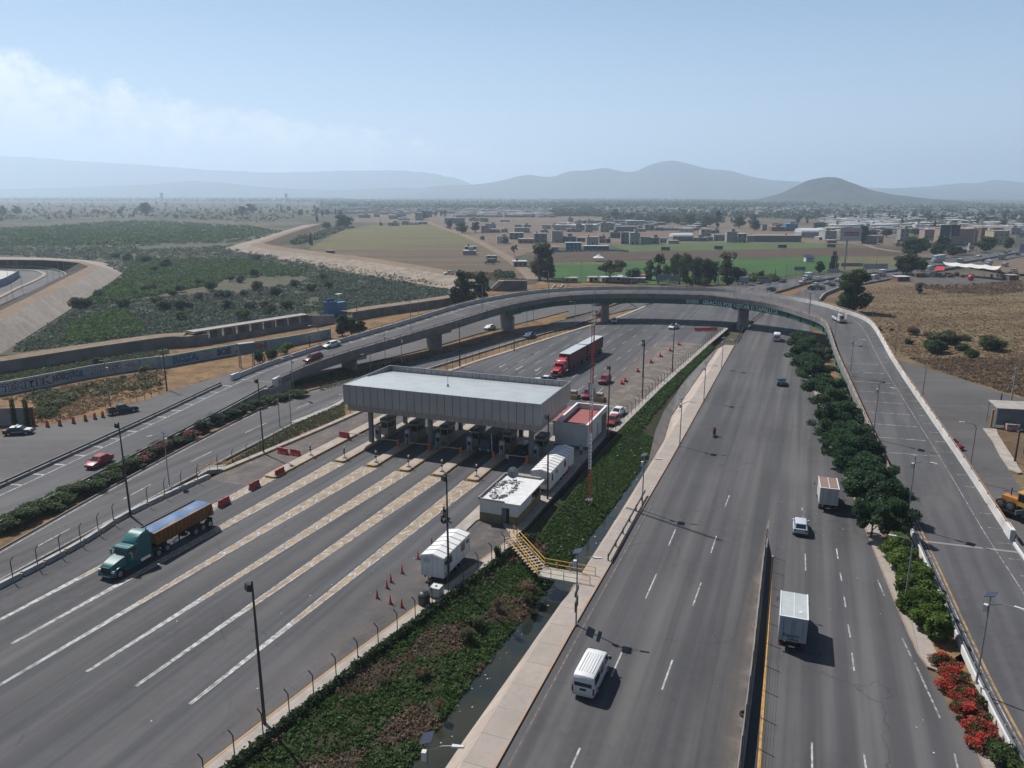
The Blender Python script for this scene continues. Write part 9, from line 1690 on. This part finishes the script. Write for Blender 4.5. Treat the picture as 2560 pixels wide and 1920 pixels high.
FT_=[proto(k,m,420,l,s)for k,m,l,s in(('round',G_DARK,.075,201),('round',G_MID,.075,202),('tall',G_DARK,.055,203),('cone',G_DARK,.06,204))]
def wood_mesh():pass
TA=[('Z7',0,2212,215,330,70,'in the woods beyond the village'),('T1',0,2200,320,420,45,'on the plain beyond the wet meadow'),('T2',0,900,300,420,40,'beyond the olive field'),('T3',0,2212,280,420,75,'below the cone shaped hill'),('V2',0,2212,0,240,30,'among the houses at the right edge')]
titems=defaultdict(list)
for t,x0,x1,y0,y1,n,area in TA:
 for i in range(n):titems[(area,rr.randrange(4))].append((rr.uniform(x0,x1),rr.uniform(y0,y1),t))
for(area,k),L in titems.items():
 L.sort()
 for i,(x,y,t)in enumerate(L):
  p=at(t,x,y,ZB);h=rr.uniform(7,13);o=thing('distant_tree','small %s %s, %s from the left'%(('rounded dark tree','bushy green tree','slim dark tree','pointed dark conifer')[k],area,ORD[i]if i<20 else 'far right'),'tree',p,rr.uniform(0,6.28),'distant trees of the plain');w=h*(.95,.95,.6,.45)[k]/(.75,.75,.5,.5)[k];o.scale=(w,w,h)
  for nm,me in zip(('trunk','crown'),FT_[k]):q=bpy.data.objects.new(nm,me);COL.objects.link(q);q.parent=o
rng2=random.Random(31)
def far_wood(label,t,poly,n,r,m,seed):return clumps('distant_wood',label,scatter(t,poly,n,rng2,ZB),r,7,m,.9,.6,seed)
far_wood('hazy woods beyond the dirt track','T2',[(880,298),(1500,298),(1500,370),(1200,375),(880,372)],1900,5,G_DARK,50);far_wood('hazy belt of woods beyond the village','Z7',[(0,195),(700,185),(1500,205),(2212,225),(2212,262),(1500,275),(800,268),(0,278)],4600,5.5,G_DARK,40)
far_wood('dark row of trees behind the village','Z7',[(0,285),(420,285),(420,340),(0,338)],700,4.2,G_DARK,41);far_wood('dark row of trees behind the middle of the village','Z7',[(430,320),(1110,345),(1430,330),(1430,395),(1100,398),(430,375)],900,3.8,G_DARK,42)
far_wood('hazy woods on the plain at the left horizon','T1',[(0,270),(2212,285),(2212,325),(1200,318),(0,315)],3000,7,G_DARK,43);far_wood('hazy woods beyond the olive field','T2',[(0,305),(900,300),(900,372),(500,365),(0,350)],2000,5,G_DARK,44);far_wood('scattered scrub on the plain below the hill','T3',[(0,290),(1500,290),(2212,300),(2212,420),(1300,400),(0,360)],3000,4,G_DARK,45)
far_wood('brush between levee and olive field','Z8',[(100,350),(300,300),(480,235),(560,215),(500,190),(300,260),(90,330)],420,2.2,G_OLV,46);far_wood('scrub on the plain beyond the levee','T1',[(0,335),(2000,330),(2150,400),(1650,455),(900,420),(0,445)],700,3.2,G_DARK,47);far_wood('garden greenery among the right hand houses','V2',[(0,60),(700,40),(2212,60),(2212,300),(1600,180),(0,300)],420,3.5,G_DARK,48);far_wood('bank of bushes at the roadside below the pitch','V3',[(1740,880),(2212,900),(2212,935),(1740,950)],160,1.5,G_OLV,49)
b=MB()
for i in range(4200):
 t,x0,x1,y0,y1,_=AR[rr.choice((2,3,3,4,5,5,6,7,7,8))];p=at(t,rr.uniform(x0,x1),rr.uniform(y0-14 if t in('T3','Z7')else y0,y1),ZB)
 if p.y>7000 or p.y<450:continue
 w=rr.uniform(4,9)*(1+.5*(p.y>2500));d=rr.uniform(4,8);h=rr.uniform(2.5,5.5);a=rr.uniform(-.6,.6);c,s=math.cos(a),math.sin(a);q=lambda x,y,z:(p.x+x*c-y*s,p.y+x*s+y*c,ZB+z);mi=rr.choice((0,0,1,2,3,4))
 b.hexa([q(-w,-d,0),q(w,-d,0),q(w,d,0),q(-w,d,0)],[q(-w,-d,h),q(w,-d,h),q(w,d,h),q(-w,d,h)],mi)
tag(b.build('distant_town',FHM[:5]),'mass of tiny far-off houses scattered over the hazy plain',kind='stuff')
for k,(x,y,yt,lab)in enumerate(((1043,318,262,'far slender water tower with two heads, left one'),(1842,318,268,'far slender water tower, right one'))):
 p=at('T1',x,y,ZB);h=up('T1',x,y,yt,ZB);o=thing('water_tower',lab,'water tower',p,0,'far water towers');b=MB();b.box(-5,5,-4,4,0,h*.75);b.build('shaft',HM['tan'],o);b=MB();b.box(-7,-1,-5,5,h*.751,h);b.box(1,7,-5,5,h*.751,h);b.build('tank_head',HM['tan'],o)
# ------------------------------------------------------------------ exposure balance: one even factor darkens every surface colour against the raised exposure
KW=.78
for m in bpy.data.materials:
 if not m.use_nodes or m.name=='haze_air':continue
 nt=m.node_tree
 for n in list(nt.nodes):
  if n.type in('BSDF_PRINCIPLED','BSDF_TRANSLUCENT'):
   s=n.inputs[0]
   if s.is_linked:src=s.links[0].from_socket;nt.links.new(mixc(nt,1.0,src,(KW,KW,KW),'MULTIPLY'),s)
   else:c=s.default_value;s.default_value=(c[0]*KW,c[1]*KW,c[2]*KW,1)
